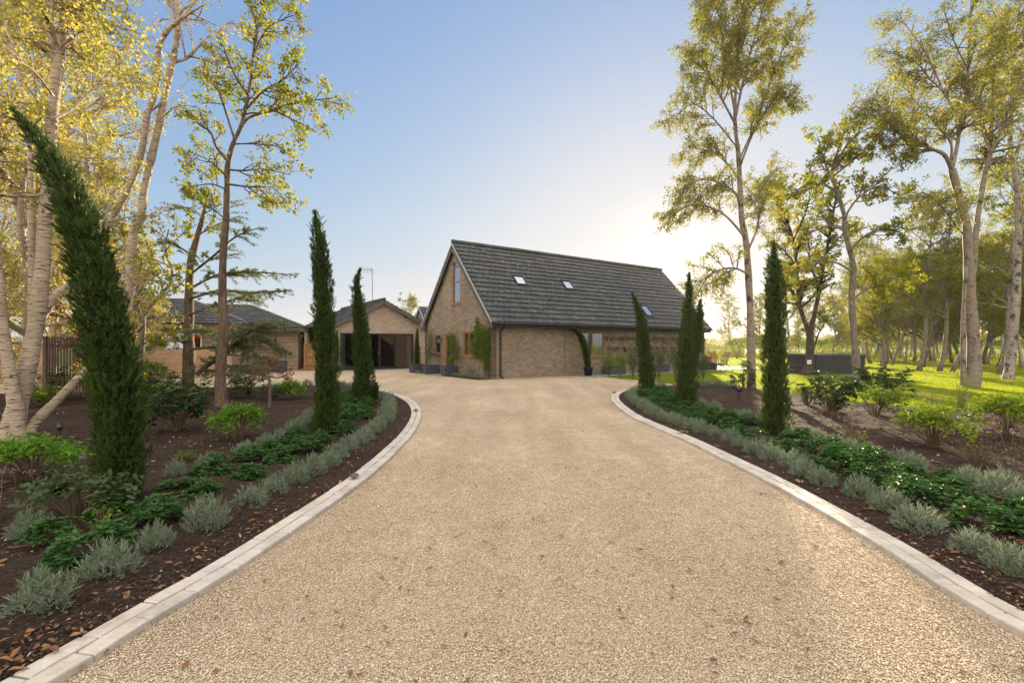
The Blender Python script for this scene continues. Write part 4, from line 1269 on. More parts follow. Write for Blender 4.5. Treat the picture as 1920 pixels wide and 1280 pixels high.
def big_birch():
    T = Tree(12)
    b = G(1822, 727)
    Y = b[1]
    tr, rr = pxpath([(1821, 728, 40), (1826, 690, 31), (1824, 625, 27), (1819, 550, 24), (1815, 475, 20), (1812, 420, 19), (1800, 375, 18), (1785, 318, 16)], Y, 0.2)
    T.stem(tr, rr, 12)
    S = vary(BIRCH, leaf_n=16, l1=dict(n=6.5, len=1.1), l2=dict(n=8.0, len=0.6))
    def L(pl, dy, lv=1, k=8):
        p, r = pxpath(pl, Y + 0.2, dy)
        T.stem(p, r, k); T.kids(p, r, S, lv)
    L([(1786, 320, 13), (1770, 290, 9), (1740, 277, 8), (1715, 262, 6), (1687, 252, 4), (1660, 225, 3), (1630, 200, 2)], -1.4)
    L([(1784, 315, 12), (1792, 285, 9), (1797, 258, 8), (1806, 212, 8), (1813, 165, 7), (1815, 131, 6), (1819, 37, 5), (1826, -40, 3)], 0.5)
    L([(1803, 225, 8), (1785, 200, 6), (1768, 172, 6), (1745, 150, 5), (1720, 120, 4), (1690, 108, 3), (1655, 92, 2)], 1.3)
    L([(1783, 300, 7), (1783, 270, 5), (1765, 245, 5), (1748, 225, 4), (1720, 195, 3), (1700, 170, 2)], -0.8)
    L([(1768, 172, 5), (1755, 140, 4), (1735, 100, 3), (1700, 50, 2), (1672, 30, 1.5)], 0.9)
    L([(1730, 272, 4), (1700, 240, 3), (1660, 205, 2.5), (1625, 190, 1.5)], -2.0)
    L([(1722, 268, 5), (1712, 225, 4), (1708, 180, 3), (1682, 155, 2)], 1.2)
    L([(1815, 131, 4), (1790, 80, 3), (1770, 20, 2)], -1.0); L([(1812, 150, 4), (1845, 100, 3), (1880, 50, 2)], 0.8)
    # second stem
    p, r = pxpath([(1818, 560, 12), (1826, 490, 14), (1830, 431, 13), (1841, 356, 12), (1850, 310, 11), (1857, 280, 10), (1860, 187, 7), (1868, 110, 5), (1880, 20, 3)], Y + 0.5, 0.9)
    T.stem(p, r, 9); T.kids(p[10:], r[10:], S, 1)
    L([(1857, 285, 6), (1840, 240, 5), (1835, 190, 4), (1855, 130, 3), (1850, 60, 2)], 1.0); L([(1856, 290, 6), (1880, 240, 5), (1900, 180, 4), (1925, 120, 2)], -0.6)
    L([(1815, 450, 5), (1790, 420, 4), (1760, 380, 3), (1730, 360, 2)], -1.2)
    p, r = pxpath([(1806, 722, 12), (1806, 640, 11), (1808, 560, 9), (1812, 500, 7)], Y - 0.1); T.stem(p, r, 8)
    T.make('birch_tree', 'largest multi-limbed birch, thick white peeling trunk standing alone on the lawn', 'tree', (b[0], b[1], 0), M['birch_grey'], M['lf_birch'], 0.075, 0.05, spread=0.06)
big_birch()

def edge_birch():
    T = Tree(13)
    b = G(1893, 712)
    Y = b[1]
    tr, rr = pxpath([(1890, 714, 30), (1894, 680, 21), (1903, 587, 19), (1907, 512, 17), (1909, 400, 15), (1905, 337, 13), (1894, 281, 12), (1897, 187, 9), (1905, 80, 7), (1915, -30, 4)], Y, 0.2)
    T.stem(tr, rr, 10)
    S = vary(BIRCH, leaf_n=16, l1=dict(n=6.2, len=1.1), l2=dict(n=7.8, len=0.6))
    for pl, dy in (([(1898, 300, 7), (1925, 240, 5), (1960, 170, 3)], 0.8), ([(1896, 260, 6), (1870, 200, 4), (1860, 120, 2)], -0.8), ([(1897, 190, 6), (1930, 120, 4), (1960, 40, 2)], -1), ([(1908, 430, 5), (1940, 380, 4), (1980, 350, 2)], 1),
                   ([(1900, 140, 5), (1880, 60, 3), (1850, 0, 2)], 0.6), ([(1906, 360, 5), (1880, 330, 3), (1850, 330, 2)], -1)):
        p, r = pxpath(pl, Y, dy); T.stem(p, r, 6); T.kids(p, r, S, 1)
    T.kids(tr[-12:], rr[-12:], S, 1)
    T.make('birch_tree', 'tall straight birch with black and white banded bark near the lawn edge', 'tree', (b[0], b[1], 0), M['birch_dark'], M['lf_birch'], 0.075, 0.05, spread=0.06)
edge_birch()

OAK = dict(lv=[dict(n=9, t0=0.3, ang=0.95, len=1.8, seg=5, wig=0.22, trop=0.05, taper=0.3),
               dict(n=3.6, per_m=True, t0=0.25, ang=0.85, len=0.8, seg=4, wig=0.25, trop=0.02),
               dict(n=4.5, per_m=True, t0=0.2, ang=0.8, len=0.36, seg=3, wig=0.25, trop=0.03)],
           leaf_n=20, leaf_z=0.0, rmin=0.004, leaf_t0=0.25)

def lawn_oak():
    T = Tree(14)
    b = G(1607, 724)
    Y = b[1]
    tr, rr = pxpath([(1607, 726, 20), (1606, 690, 16), (1601, 625, 14), (1597, 557, 13), (1600, 501, 12), (1592, 464, 11), (1584, 430, 10), (1582, 400, 9), (1567, 352, 8), (1560, 320, 6), (1572, 280, 4), (1585, 240, 3)], Y, 0.4)
    T.stem(tr, rr, 9)
    S = vary(OAK, leaf_n=17, l1=dict(n=6.5, len=0.95))
    for pl, dy in (([(1593, 470, 6), (1625, 440, 5), (1670, 425, 3), (1705, 430, 2)], -0.8), ([(1600, 510, 5), (1560, 490, 4), (1515, 500, 3), (1480, 515, 2)], 0.7), ([(1582, 410, 6), (1610, 370, 4), (1650, 350, 3), (1690, 370, 2)], 0.8),
                   ([(1570, 360, 6), (1540, 345, 4), (1505, 350, 3), (1475, 375, 2)], -0.8), ([(1563, 330, 5), (1600, 300, 4), (1630, 270, 2)], 0.5), ([(1568, 355, 5), (1545, 300, 4), (1535, 260, 2)], 0.6), ([(1585, 430, 5), (1550, 425, 4), (1510, 440, 2)], 1.1),
                   ([(1598, 560, 5), (1630, 540, 4), (1675, 520, 3), (1720, 520, 2)], 0.9), ([(1562, 320, 4), (1590, 270, 3), (1640, 240, 2), (1690, 290, 1.5)], -1.2)):
        p, r = pxpath(pl, Y, dy); T.stem(p, r, 6); T.kids(p, r, S, 1)
    T.kids(tr[-12:], rr[-12:], S, 1)
    T.make('oak_tree', 'brown-trunked oak standing between the hot tub and the rhododendrons', 'tree', (b[0], b[1], 0), M['bark_grey'], M['lf_oak'], 0.13, 0.07, 0.15, spread=0.05)
lawn_oak()

def tub_tree():
    T = Tree(15)
    b = G(1516, 703)
    Y = b[1]
    tr, rr = pxpath([(1513, 705, 30), (1516, 690, 20), (1519, 650, 16), (1518, 621, 14)], Y)
    T.stem(tr, rr, 10)
    S = vary(OAK, leaf_n=16, l1=dict(n=6.5, len=1.0))
    for pl, dy in (([(1518, 625, 10), (1506, 595, 9), (1497, 555, 7), (1494, 500, 6), (1485, 440, 5), (1470, 400, 4), (1460, 340, 3)], 0.6), ([(1519, 622, 11), (1528, 585, 9), (1537, 540, 8), (1545, 494, 7), (1555, 445, 6), (1562, 400, 5), (1575, 340, 3)], -0.4),
                   ([(1500, 580, 5), (1480, 540, 4), (1455, 520, 3)], -0.8), ([(1538, 535, 5), (1520, 500, 4), (1515, 450, 3), (1500, 420, 2)], 0.8), ([(1494, 500, 4), (1470, 470, 3), (1440, 455, 2)], 1.2),
                   ([(1524, 660, 4), (1535, 625, 3), (1545, 610, 2), (1540, 590, 2)], 0.3), ([(1550, 470, 4), (1580, 440, 3), (1610, 430, 2)], 0.8), ([(1476, 415, 4), (1450, 370, 3), (1430, 350, 2)], -0.8), ([(1560, 410, 4), (1545, 370, 3), (1520, 340, 2)], 0.9), ([(1488, 450, 4), (1510, 400, 3), (1520, 360, 2)], -1)):
        p, r = pxpath(pl, Y, dy); T.stem(p, r, 7)
        T.kids(p, r, S, 1)
    for a in (2.6, 3.6, 5.2, 0.4): T.wood.tube([Vector((b[0], b[1], 0.32)), Vector((b[0] + 0.25 * math.cos(a), b[1] + 0.25 * math.sin(a), 0.12)), Vector((b[0] + 0.55 * math.cos(a), b[1] + 0.55 * math.sin(a), -0.03))], [0.14, 0.10, 0.05], 7)
    T.make('forked_tree', 'dark rough forked tree with flared roots right in front of the hot tub', 'tree', (b[0], b[1], 0), M['bark_dark'], M['lf_wood'], 0.13, 0.075, 0.1, spread=0.05)
tub_tree()

# ---- woodland trees on and beyond the lawn: four made, the rest copied
WOOD = dict(lv=[dict(n=23, t0=0.35, ang=0.9, len=2.5, seg=5, wig=0.17, trop=0.07, taper=0.4),
                dict(n=3.8, per_m=True, t0=0.2, ang=0.8, len=1.1, seg=4, wig=0.2, trop=0.0),
                dict(n=3.6, per_m=True, t0=0.2, ang=0.75, len=0.55, seg=3, wig=0.22, trop=-0.06)],
            leaf_n=21, leaf_z=-0.2, rmin=0.006)
def wood_tree(seed, name, label, h, lean, r, bark, leaf, S, L, W):
    T = Tree(seed)
    n = 12
    ph = T.r.uniform(0, 6)
    pts = [Vector((lean * (1 - math.exp(-2.2 * z / h)) + 0.15 * math.sin(ph + z * 0.9), 0.12 * math.sin(ph * 2 + z * 0.8), z - 0.05)) for z in [h * i / n for i in range(n + 1)]]
    rad = [r * (1.35 if i == 0 else 1.0 - 0.85 * i / n) for i in range(n + 1)]
    T.stem(pts, rad, 8)
    T.kids(pts, rad, S, 0)
    o = T.make(name, label, 'tree', (0, 0, 0), bark, leaf, L, W, 0.05, spread=0.07, group='trees of the small wood beyond the lawn')
    return o
W1 = wood_tree(21, 'birch_tree', '', 9.5, 0.9, 0.125, M['birch_grey'], M['lf_wood'], vary(WOOD, l0=dict(t0=0.30)), 0.11, 0.07)
W2 = wood_tree(22, 'birch_tree', '', 10.5, -0.5, 0.105, M['birch_pale'], M['lf_birch'], vary(WOOD, l0=dict(t0=0.28, len=2.2)), 0.11, 0.07)
W3 = wood_tree(23, 'oak_tree', '', 8.5, 0.5, 0.12, M['bark_grey'], M['lf_oak'], vary(WOOD, l0=dict(t0=0.18, len=2.7)), 0.125, 0.075)
W4 = wood_tree(24, 'birch_tree', '', 9.0, 1.7, 0.11, M['birch_grey'], M['lf_wood'], vary(WOOD, l0=dict(t0=0.32)), 0.11, 0.07)
protos, used = [W1, W2, W3, W4], set()
# (photo column and row of the foot, which proto, turn, size, what singles it out)
WT = [(1482, 690, 1, 0.3, 0.95, 'pale birch rising just left of the hot tub behind its step'),
      (1617, 683, 1, 2.0, 0.85, 'thin white birch just right of the oak beside the hot tub'),
      (1634, 682, 0, 3.0, 1.0, 'upright brown-lit birch, second trunk right of the hot tub'),
      (1652, 679, 1, 1.0, 0.9, 'slim straight birch behind the second trunk right of the hot tub'),
      (1660, 681, 2, 0.5, 0.95, 'oak among the crowd of slim trunks right of the hot tub'),
      (1676, 684, 3, 0.2, 0.9, 'slanting white birch leaning right across its neighbours'),
      (1672, 678, 3, 2.9, 1.0, 'crooked birch bending left behind the slanting white one'),
      (1700, 679, 1, 4.0, 0.85, 'pair of slim white stems, the left one, in mid wood'),
      (1709, 678, 0, 5.0, 0.9, 'slim white birch beside its twin in mid wood'),
      (1722, 696, 0, 0.1, 1.0, 'curved birch with a dark foot, nearest of the mid-lawn trunks'),
      (1742, 678, 2, 1.2, 1.05, 'straight oak trunk behind the curved birch with a dark foot'),
      (1750, 677, 1, 2.2, 0.95, 'grey trunk close beside the straight oak in the back row'),
      (1762, 697, 0, 0.25, 0.95, 'birch leaning gently right with a dark foot, middle of three curved trunks'),
      (1768, 688, 3, 0.15, 0.85, 'paler slanting birch crossing behind the middle curved trunk'),
      (1791, 697, 3, 0.0, 0.8, 'strongly slanting dark birch just left of the largest birch'),
      (1786, 681, 2, 3.3, 0.95, 'reddish upright trunk between two slanting birches'),
      (1848, 684, 2, 4.4, 1.1, 'stout grey oak just right of the largest birch'),
      (1855, 682, 3, 0.6, 0.75, 'low dark slanting trunk beside the stout grey oak'),
      (1869, 702, 0, 5.9, 1.05, 'curved dark birch between the largest birch and the banded edge birch'),
      (1912, 690, 1, 0.9, 1.0, 'slim birch hugging the right side of the banded edge birch'),
      (1940, 694, 2, 2.5, 1.1, 'oak half cut off by the picture edge'),
      (1462, 683, 2, 1.9, 0.62, 'small bushy oak seen behind the tall single cypress'),
      (1380, 672, 3, 3.4, 0.75, 'bent little tree standing by the low far fence'),
      (1425, 676, 2, 0.9, 0.7, 'low spreading tree behind the slender birch by the house'),
      (1560, 672, 2, 5.1, 0.8, 'back tree rising over the hedge behind the hot tub'),
      (1590, 671, 0, 1.4, 0.95, 'birch at the hedge behind the brown-trunked oak'),
      (1690, 671, 1, 3.6, 1.0, 'birch in the back row against the hedge, left of centre'),
      (1730, 670, 3, 2.1, 1.1, 'tall leaning birch in the back row in front of the hedge'),
      (1812, 672, 0, 4.1, 1.05, 'birch in the back row hidden behind the largest birch'),
      (1880, 674, 1, 5.3, 1.05, 'birch in the back row right of the largest birch'),
      (1960, 676, 0, 2.8, 1.1, 'birch at the far right end of the back row'),
      (2040, 700, 0, 1.2, 1.1, 'birch just outside the right picture edge'),
      (1530, 668, 1, 0.8, 0.95, 'distant birch in the gap behind the forked tree'),
      (1655, 690, 2, 0.9, 0.8, 'small leafy oak in front of the crowd of slim trunks'), (1735, 688, 2, 4.9, 0.85, 'leafy oak just behind the curved birch with a dark foot'),
      (1800, 686, 2, 2.2, 0.9, 'leafy oak half hidden behind the largest birch'), (1875, 688, 2, 5.6, 0.95, 'leafy oak behind the curved dark birch'), (1930, 680, 1, 4.4, 1.1, 'pale birch in the second row beyond the edge birch'),
      (1620, 669, 2, 1.5, 1.0, 'oak in the back row right of the hedge gap'), (1665, 668, 0, 3.1, 1.1, 'tall birch in the far row behind the slanting white birch'), (1710, 667, 2, 4.2, 1.15, 'broad oak in the far row, mid wood'),
      (1765, 667, 0, 0.4, 1.15, 'birch in the far row behind the middle curved trunk'), (1840, 667, 2, 3.9, 1.2, 'broad oak in the far row right of the largest birch'), (1905, 668, 3, 1.1, 1.2, 'birch in the far row behind the banded edge birch'),
      (1500, 667, 2, 2.8, 0.8, 'oak in the far row left of the forked tree'), (1640, 675, 3, 5.0, 1.0, 'leaning birch in the third row behind the brown-trunked oak'), (1685, 672, 2, 0.6, 1.0, 'oak in the third row between pale slanting trunks'), (1720, 674, 0, 2.7, 1.0, 'birch in the third row behind the curved birch'),
      (1757, 672, 3, 4.0, 1.0, 'crooked birch in the third row, mid wood'), (1780, 674, 2, 1.7, 1.0, 'oak in the third row left of the largest birch'), (1830, 674, 3, 2.4, 1.1, 'crooked birch in the third row just right of the largest birch'), (1865, 673, 2, 3.0, 1.05, 'oak in the third row right of the largest birch'),
      (1895, 680, 3, 0.7, 1.0, 'leaning birch behind the foot of the banded edge birch'), (1950, 672, 2, 4.7, 1.1, 'oak in the third row at the right picture edge'), (1575, 669, 1, 2.6, 0.9, 'pale birch in the far row above the hot tub cover'),
      (1445, 669, 0, 4.6, 0.6, 'small birch in the far row left of the straight cypress')]
for k, (px, py, w_, rz, sc, lab) in enumerate(WT):
    x, y = G(px, py)
    pr = protos[w_]
    if w_ not in used:
        used.add(w_)
        pr.location = (x, y, 0); pr.rotation_euler = (0, 0, rz); pr.scale = (sc, sc, sc); pr["label"] = lab
    else: dup(pr, (x, y, 0), rz, lab, sc)

# trees behind the viewer, seen only as reflections and shade
for k, (x, y, w_) in enumerate([(-9, -9, 2), (-4, -13, 0), (3, -12, 2), (9, -9, 1), (-13, -4, 0), (14, -6, 2), (-1, -17, 3)]):
    dup(protos[w_], (x, y, 0), k * 1.3, 'tree standing behind the viewer, reflected in the dark glazed doors', 0.8, 'trees behind the viewer')
# scattered trees behind the buildings
for (x, y, w_, sc, lab) in [(-9.6, 46, 2, 0.68, 'round tree top showing just above the wing beside the small steep gable'),
                            (-32, 34, 2, 0.62, 'round golden tree beyond the left end of the stone bungalow'), (-37, 30, 0, 1.0, 'birch behind the timber fence at the far edge')]:
    dup(protos[w_], (x, y, 0), x, lab, sc, 'trees behind the buildings')

# hedge, far fence, far woodland, hills
def leafbox(mb, rng, x0, x1, y0, y1, z0, z1, n, L):
    Pn = np.stack([rng.uniform(x0, x1, n), rng.uniform(y0, y1, n), z0 + (z1 - z0) * rng.beta(2.0, 1.2, n)], 1)
    Pn[:, 2] += 0.15 * np.sin(Pn[:, 0] * 0.9) * (Pn[:, 2] > z1 - 0.6)
    leaves(mb, Pn, rng.normal(0, 1, (n, 3)), L, L * 0.65, rng)
hd = thing('clipped_hedge', 'long clipped hedge closing the lawn behind the slim trunks', 'hedge', (40, 72, 0))
r_ = np.random.default_rng(5)
m = MB(); leafbox(m, r_, -8, 75, -0.8, 0.8, 0.75, 2.45, 26000, 0.22); m.build('foliage', M['lf_green'], hd)
m = MB()
for k in range(55):
    x = -8 + 83 * k / 54 + r_.uniform(-0.3, 0.3)
    m.tube([(x, 0, 0), (x + r_.uniform(-0.1, 0.1), 0.1, 1.2)], 0.05, 5)
o_ = m.build('stems', M['bark_grey'], hd); o_['kind'] = 'stuff'

r_ = np.random.default_rng(15)
m = MB()
for k in range(46):
    x, y = r_.uniform(14, 62), r_.uniform(44, 66)
    n = 420; h = r_.uniform(0.5, 1.3)
    Pn = np.stack([x + r_.normal(0, 0.8, n), y + r_.normal(0, 0.6, n), np.abs(r_.normal(0, h * 0.6, n))], 1)
    leaves(m, Pn, r_.normal(0, 1, (n, 3)), 0.2, 0.12, r_)
tag(m.build('undergrowth', M['lf_wood']), 'rough undergrowth and brambles under the far trees before the hedge', 'undergrowth', kind='stuff')

def picket(name, label, x0, x1, y, h):
    t = thing(name, label, 'fence', (x0, y, 0))
    m = MB()
    for z in (0.35, 0.7, 1.0): m.box(0, x1 - x0, -0.02, 0.02, z * h, z * h + 0.1)
    n = int((x1 - x0) / 0.28)
    for i in range(n): m.box(i * 0.28 + 0.03, i * 0.28 + 0.2, -0.045, -0.0205, 0.1, h + 0.05)
    m.build('paling', M['fence_grey'], t)
    for i in range(int((x1 - x0) / 1.9) + 1):
        m = MB(); m.box(i * 1.9, i * 1.9 + 0.14, 0.021, 0.12, 0, h + 0.15); m.build('post', M['fence_grey'], t)
picket('paling_fence', 'low weathered paling fence across the field beyond the house end', 26.5, 33.5, 70, 1.0)

def far_wood(name, label, y, x0, x1, h, n, L, seed):
    rng = np.random.default_rng(seed)
    m = MB()
    xs = rng.uniform(x0, x1, n)
    top = h * (0.62 + 0.25 * np.sin(xs * 0.031 + seed) + 0.2 * np.sin(xs * 0.13 + 2 * seed) + 0.12 * np.sin(xs * 0.41))
    zs = top * rng.beta(1.6, 1.1, n)
    Pn = np.stack([xs, y + rng.normal(0, 4, n), zs], 1)
    leaves(m, Pn, rng.normal(0, 1, (n, 3)), L * rng.uniform(0.6, 1.3, n), L * 0.7, rng)
    tag(m.build(name, M['lf_wood']), label, 'wood', kind='stuff')
far_wood('far_wood', 'distant hazy belt of trees across the fields', 240, -160, 330, 9.5, 26000, 1.5, 2)
far_wood('far_wood', 'more distant low belt of trees on the skyline', 420, -350, 600, 13, 22000, 2.6, 4)

# ---- sunlit lawn: real grass blades
def lawn():
    rng = np.random.default_rng(31)
    n = 420000
    px = rng.uniform(1090, 2150, n); py = 664 + (800 - 664) * rng.uniform(0, 1, n) ** 1.15
    Y = CAM_H * FOC / (py - HOR) * rng.uniform(0.93, 1.07, n); X = (px - 960) / FOC * Y
    q = np.stack([X, Y], 1)
    ok = ~inpoly(q, R_POLY)
    tip = [LAWN_TIP, G(1190, 713.6), LAWN_B, R_EDGE[0], *R_EDGE[1:], (200, -4), (200, 100), (22, 100)] + [tuple(HW(20.5, 7))[:2], tuple(HW(20.5, -1.3))[:2], tuple(HW(4.5, -1.3))[:2]]
    ok &= inpoly(q, tip)
    X, Y = X[ok], Y[ok]
    n = len(X)
    sc = (np.clip(Y, 9, 60) / 14.0) ** 0.8
    D = np.stack([rng.normal(0, 0.35, n), rng.normal(0, 0.35, n), np.ones(n)], 1)
    m = MB()
    leaves(m, np.stack([X, Y, np.zeros(n)], 1), D, 0.034 * sc * rng.uniform(0.6, 1.3, n), 0.0105 * sc, rng, 0, 'kite')
    tag(m.build('lawn_grass', M['lf_lawn']), 'short sunlit lawn grass striped by tree shadows', 'grass', kind='stuff')
lawn()
# ------------------------------------------------------------------ trees left of the drive
def left_birch():
    T = Tree(41)
    b = G(40, 850)
    Y = b[1]
    S = vary(BIRCH, leaf_n=19, l1=dict(n=6.6, len=0.8), l2=dict(n=8.6, len=0.42), rmin=0.003)
    def L(pl, dy, auto=True, k=8, y0=0.0, tail=None):
        p, r = pxpath(pl, Y + y0, dy)
        T.stem(p, r, k)
        if auto:
            if tail: p, r = p[-tail:], r[-tail:]
            T.kids(p, r, S, 1)
    # main stem
    L([(20, 850, 62), (24, 800, 50), (47, 705, 42), (66, 616, 36), (79, 508, 31), (85, 400, 28), (94, 319, 27), (97, 225, 25), (105, 157, 24), (112, 94, 23), (122, 30, 21), (127, -40, 18), (135, -140, 12)], 0.3, True, 12, 0, 20)
    # left stem
    L([(38, 850, 40), (30, 770, 32), (14, 670, 26), (5, 600, 22), (-2, 508, 18), (-10, 420, 15), (-6, 300, 12), (6, 180, 10)], -0.2, True, 10, -0.1, 10)
    # second upright behind, from the crotch
    L([(60, 640, 16), (60, 480, 17), (59, 380, 16), (58, 300, 15), (44, 200, 14), (33, 120, 13), (19, 75, 12), (4, 0, 10), (-10, -80, 7)], 0.8, True, 9, 0.25, 14)
    # fork going right behind the cypress
    L([(68, 600, 24), (90, 570, 19), (108, 548, 17), (130, 532, 14), (160, 500, 11), (190, 440, 8), (205, 380, 5)], 0.9, True, 9, 0.1, 8)
    # low bough leaning right over the bed
    L([(52, 815, 30), (66, 792, 27), (108, 749, 23), (158, 698, 19), (205, 650, 14), (240, 590, 10), (262, 520, 6)], 0.9, True, 9, 0.05, 8)
    # thin upright
    L([(96, 330, 8), (98, 200, 8), (99, 100, 7), (97, 0, 6), (90, -60, 4)], -0.5, True, 7, 0.5, 10)
    for pl, dy in (([(113, 90, 9), (150, 60, 6), (200, 45, 4), (255, 60, 2)], -0.6), ([(97, 225, 9), (140, 200, 6), (190, 150, 4), (235, 112, 3), (265, 120, 2)], 1.2), ([(94, 320, 7), (140, 300, 5), (195, 290, 3)], 1.4), ([(100, 180, 6), (60, 130, 4), (20, 110, 2)], -0.8),
                   ([(86, 400, 6), (130, 400, 4), (180, 420, 2)], 0.9), ([(38, 150, 6), (75, 130, 4), (100, 120, 2)], 1.0), ([(120, 40, 7), (170, 0, 5), (230, -20, 3)], 1.0), ([(124, 0, 6), (80, -30, 4), (40, -50, 2)], -0.5), ([(0, 560, 5), (-30, 500, 3)], 0.4)):
        L(pl, dy, True, 6)
    T.make('birch_tree', 'thick multi-stemmed pale birch with a low bough leaning over the bed', 'tree', (b[0], b[1], 0), M['birch_pale'], M['lf_gold'], 0.056, 0.038, spread=0.04)
left_birch()

def twin_birch():
    T = Tree(42)
    Y = 9.6
    b = ((215 - 960) / FOC * Y, Y)
    S = vary(BIRCH, leaf_n=7, l1=dict(n=3.2, len=0.9), l2=dict(n=3.4, len=0.5))
    def L(pl, dy, auto=True, k=8, y0=0.0, tail=None):
        p, r = pxpath(pl, Y + y0, dy); T.stem(p, r, k)
        if auto: T.kids(p[-tail:] if tail else p, r[-tail:] if tail else r, S, 1)
    L([(212, 790, 26), (222, 690, 22), (234, 587, 20), (241, 544, 20), (245, 480, 19), (250, 435, 20), (264, 405, 17), (270, 360, 16), (283, 300, 16), (300, 225, 15), (311, 169, 14), (328, 94, 13), (334, 37, 12), (331, 0, 11), (336, -60, 8), (350, -120, 4)], 0.3, True, 10, 0, 20)
    L([(214, 760, 20), (196, 640, 16), (186, 540, 15), (188, 460, 16), (197, 436, 17), (210, 410, 15), (225, 382, 15), (245, 345, 14), (258, 305, 14), (268, 270, 14), (276, 215, 13), (288, 180, 12), (296, 142, 12), (296, 94, 11), (306, 70, 11), (319, 52, 11), (349, 30, 8), (370, 17, 5), (385, 8, 3)], -0.3, True, 10, 0.15, 12)
    L([(311, 158, 10), (325, 120, 8), (345, 112, 7), (360, 101, 7), (385, 75, 5), (412, 58, 4), (425, 44, 3), (440, 40, 2)], 0.4, True, 7, 0.2)
    L([(320, 50, 6), (316, 20, 4), (308, -20, 3)], 0.2); L([(362, 98, 4), (358, 60, 3), (352, 30, 2)], 0.3); L([(280, 210, 6), (300, 195, 6), (305, 180, 5)], 0, False, 6, 0.1)
    L([(268, 270, 4), (245, 230, 3), (215, 200, 2)], 0.6); L([(300, 225, 4), (330, 200, 3), (370, 200, 2)], -0.5); L([(283, 300, 4), (255, 250, 3), (240, 240, 2)], 1.0)
    L([(250, 430, 5), (285, 400, 4), (320, 385, 3)], 0.9); L([(334, 40, 5), (380, -10, 3), (410, -30, 2)], 0.4)
    T.make('birch_tree', 'tall birch with two winding bare stems rising behind the leaning cypress', 'tree', (b[0], b[1], 0), M['birch_pale'], M['lf_gold'], 0.055, 0.038, spread=0.06)
twin_birch()

def young_oak():
    T = Tree(43)
    b = G(415, 765)
    Y = b[1]
    S = vary(OAK, leaf_n=16, l1=dict(n=6.6, len=0.75), l2=dict(n=7.0, len=0.30), leaf_t0=0.3)
    tr, rr = pxpath([(416, 768, 34), (415, 745, 25), (413, 705, 22), (417, 651, 19), (419, 601, 20), (417, 544, 16), (419, 465, 15), (424, 412, 13), (426, 350, 12), (427, 311, 11), (437, 270, 9), (450, 242, 8), (462, 200, 6), (470, 150, 5), (474, 110, 5), (480, 60, 4), (490, 20, 3)], Y, 0.2)
    T.stem(tr, rr, 10)
    T.kids(tr[-26:], rr[-26:], S, 1)
    for pl, dy in (([(452, 238, 7), (465, 222, 6), (490, 212, 5), (530, 200, 4), (575, 190, 3), (605, 186, 2), (632, 183, 1.5)], 0.2), ([(512, 206, 4), (540, 220, 3), (570, 235, 2), (596, 250, 1.2)], -0.3), ([(474, 105, 4), (500, 55, 3), (535, 35, 2), (562, 25, 1.5)], 0.3),
                   ([(476, 95, 4), (482, 60, 3), (470, 10, 2)], -0.3), ([(425, 300, 6), (405, 275, 5), (395, 248, 4), (375, 235, 3), (360, 215, 2)], -0.5), ([(428, 318, 5), (455, 320, 4), (500, 318, 3), (545, 328, 1.5)], 0.5), ([(425, 345, 5), (465, 350, 4), (510, 352, 2), (530, 370, 1)], -0.5),
                   ([(424, 355, 5), (395, 345, 3), (362, 350, 2)], 0.5), ([(424, 330, 5), (390, 300, 3), (355, 285, 2)], 0.2), ([(440, 262, 5), (420, 200, 4), (405, 150, 3), (415, 100, 2)], 0.6), ([(462, 205, 5), (495, 170, 4), (530, 150, 3), (560, 120, 1.5)], -0.7),
                   ([(466, 180, 4), (440, 140, 3), (420, 95, 2)], -0.6), ([(440, 270, 4), (480, 270, 3), (525, 275, 2)], 0.7), ([(424, 412, 4), (390, 385, 3), (360, 370, 2)], 0.4)):
        p, r = pxpath(pl, Y, dy); T.stem(p, r, 6); T.kids(p, r, S, 1)
    T.make('oak_tree', 'young oak with a slim brown trunk and yellow-green leaves, clear against the sky', 'tree', (b[0], b[1], 0), M['bark_brown'], M['lf_oak'], 0.088, 0.05, 0.15, spread=0.05)
young_oak()

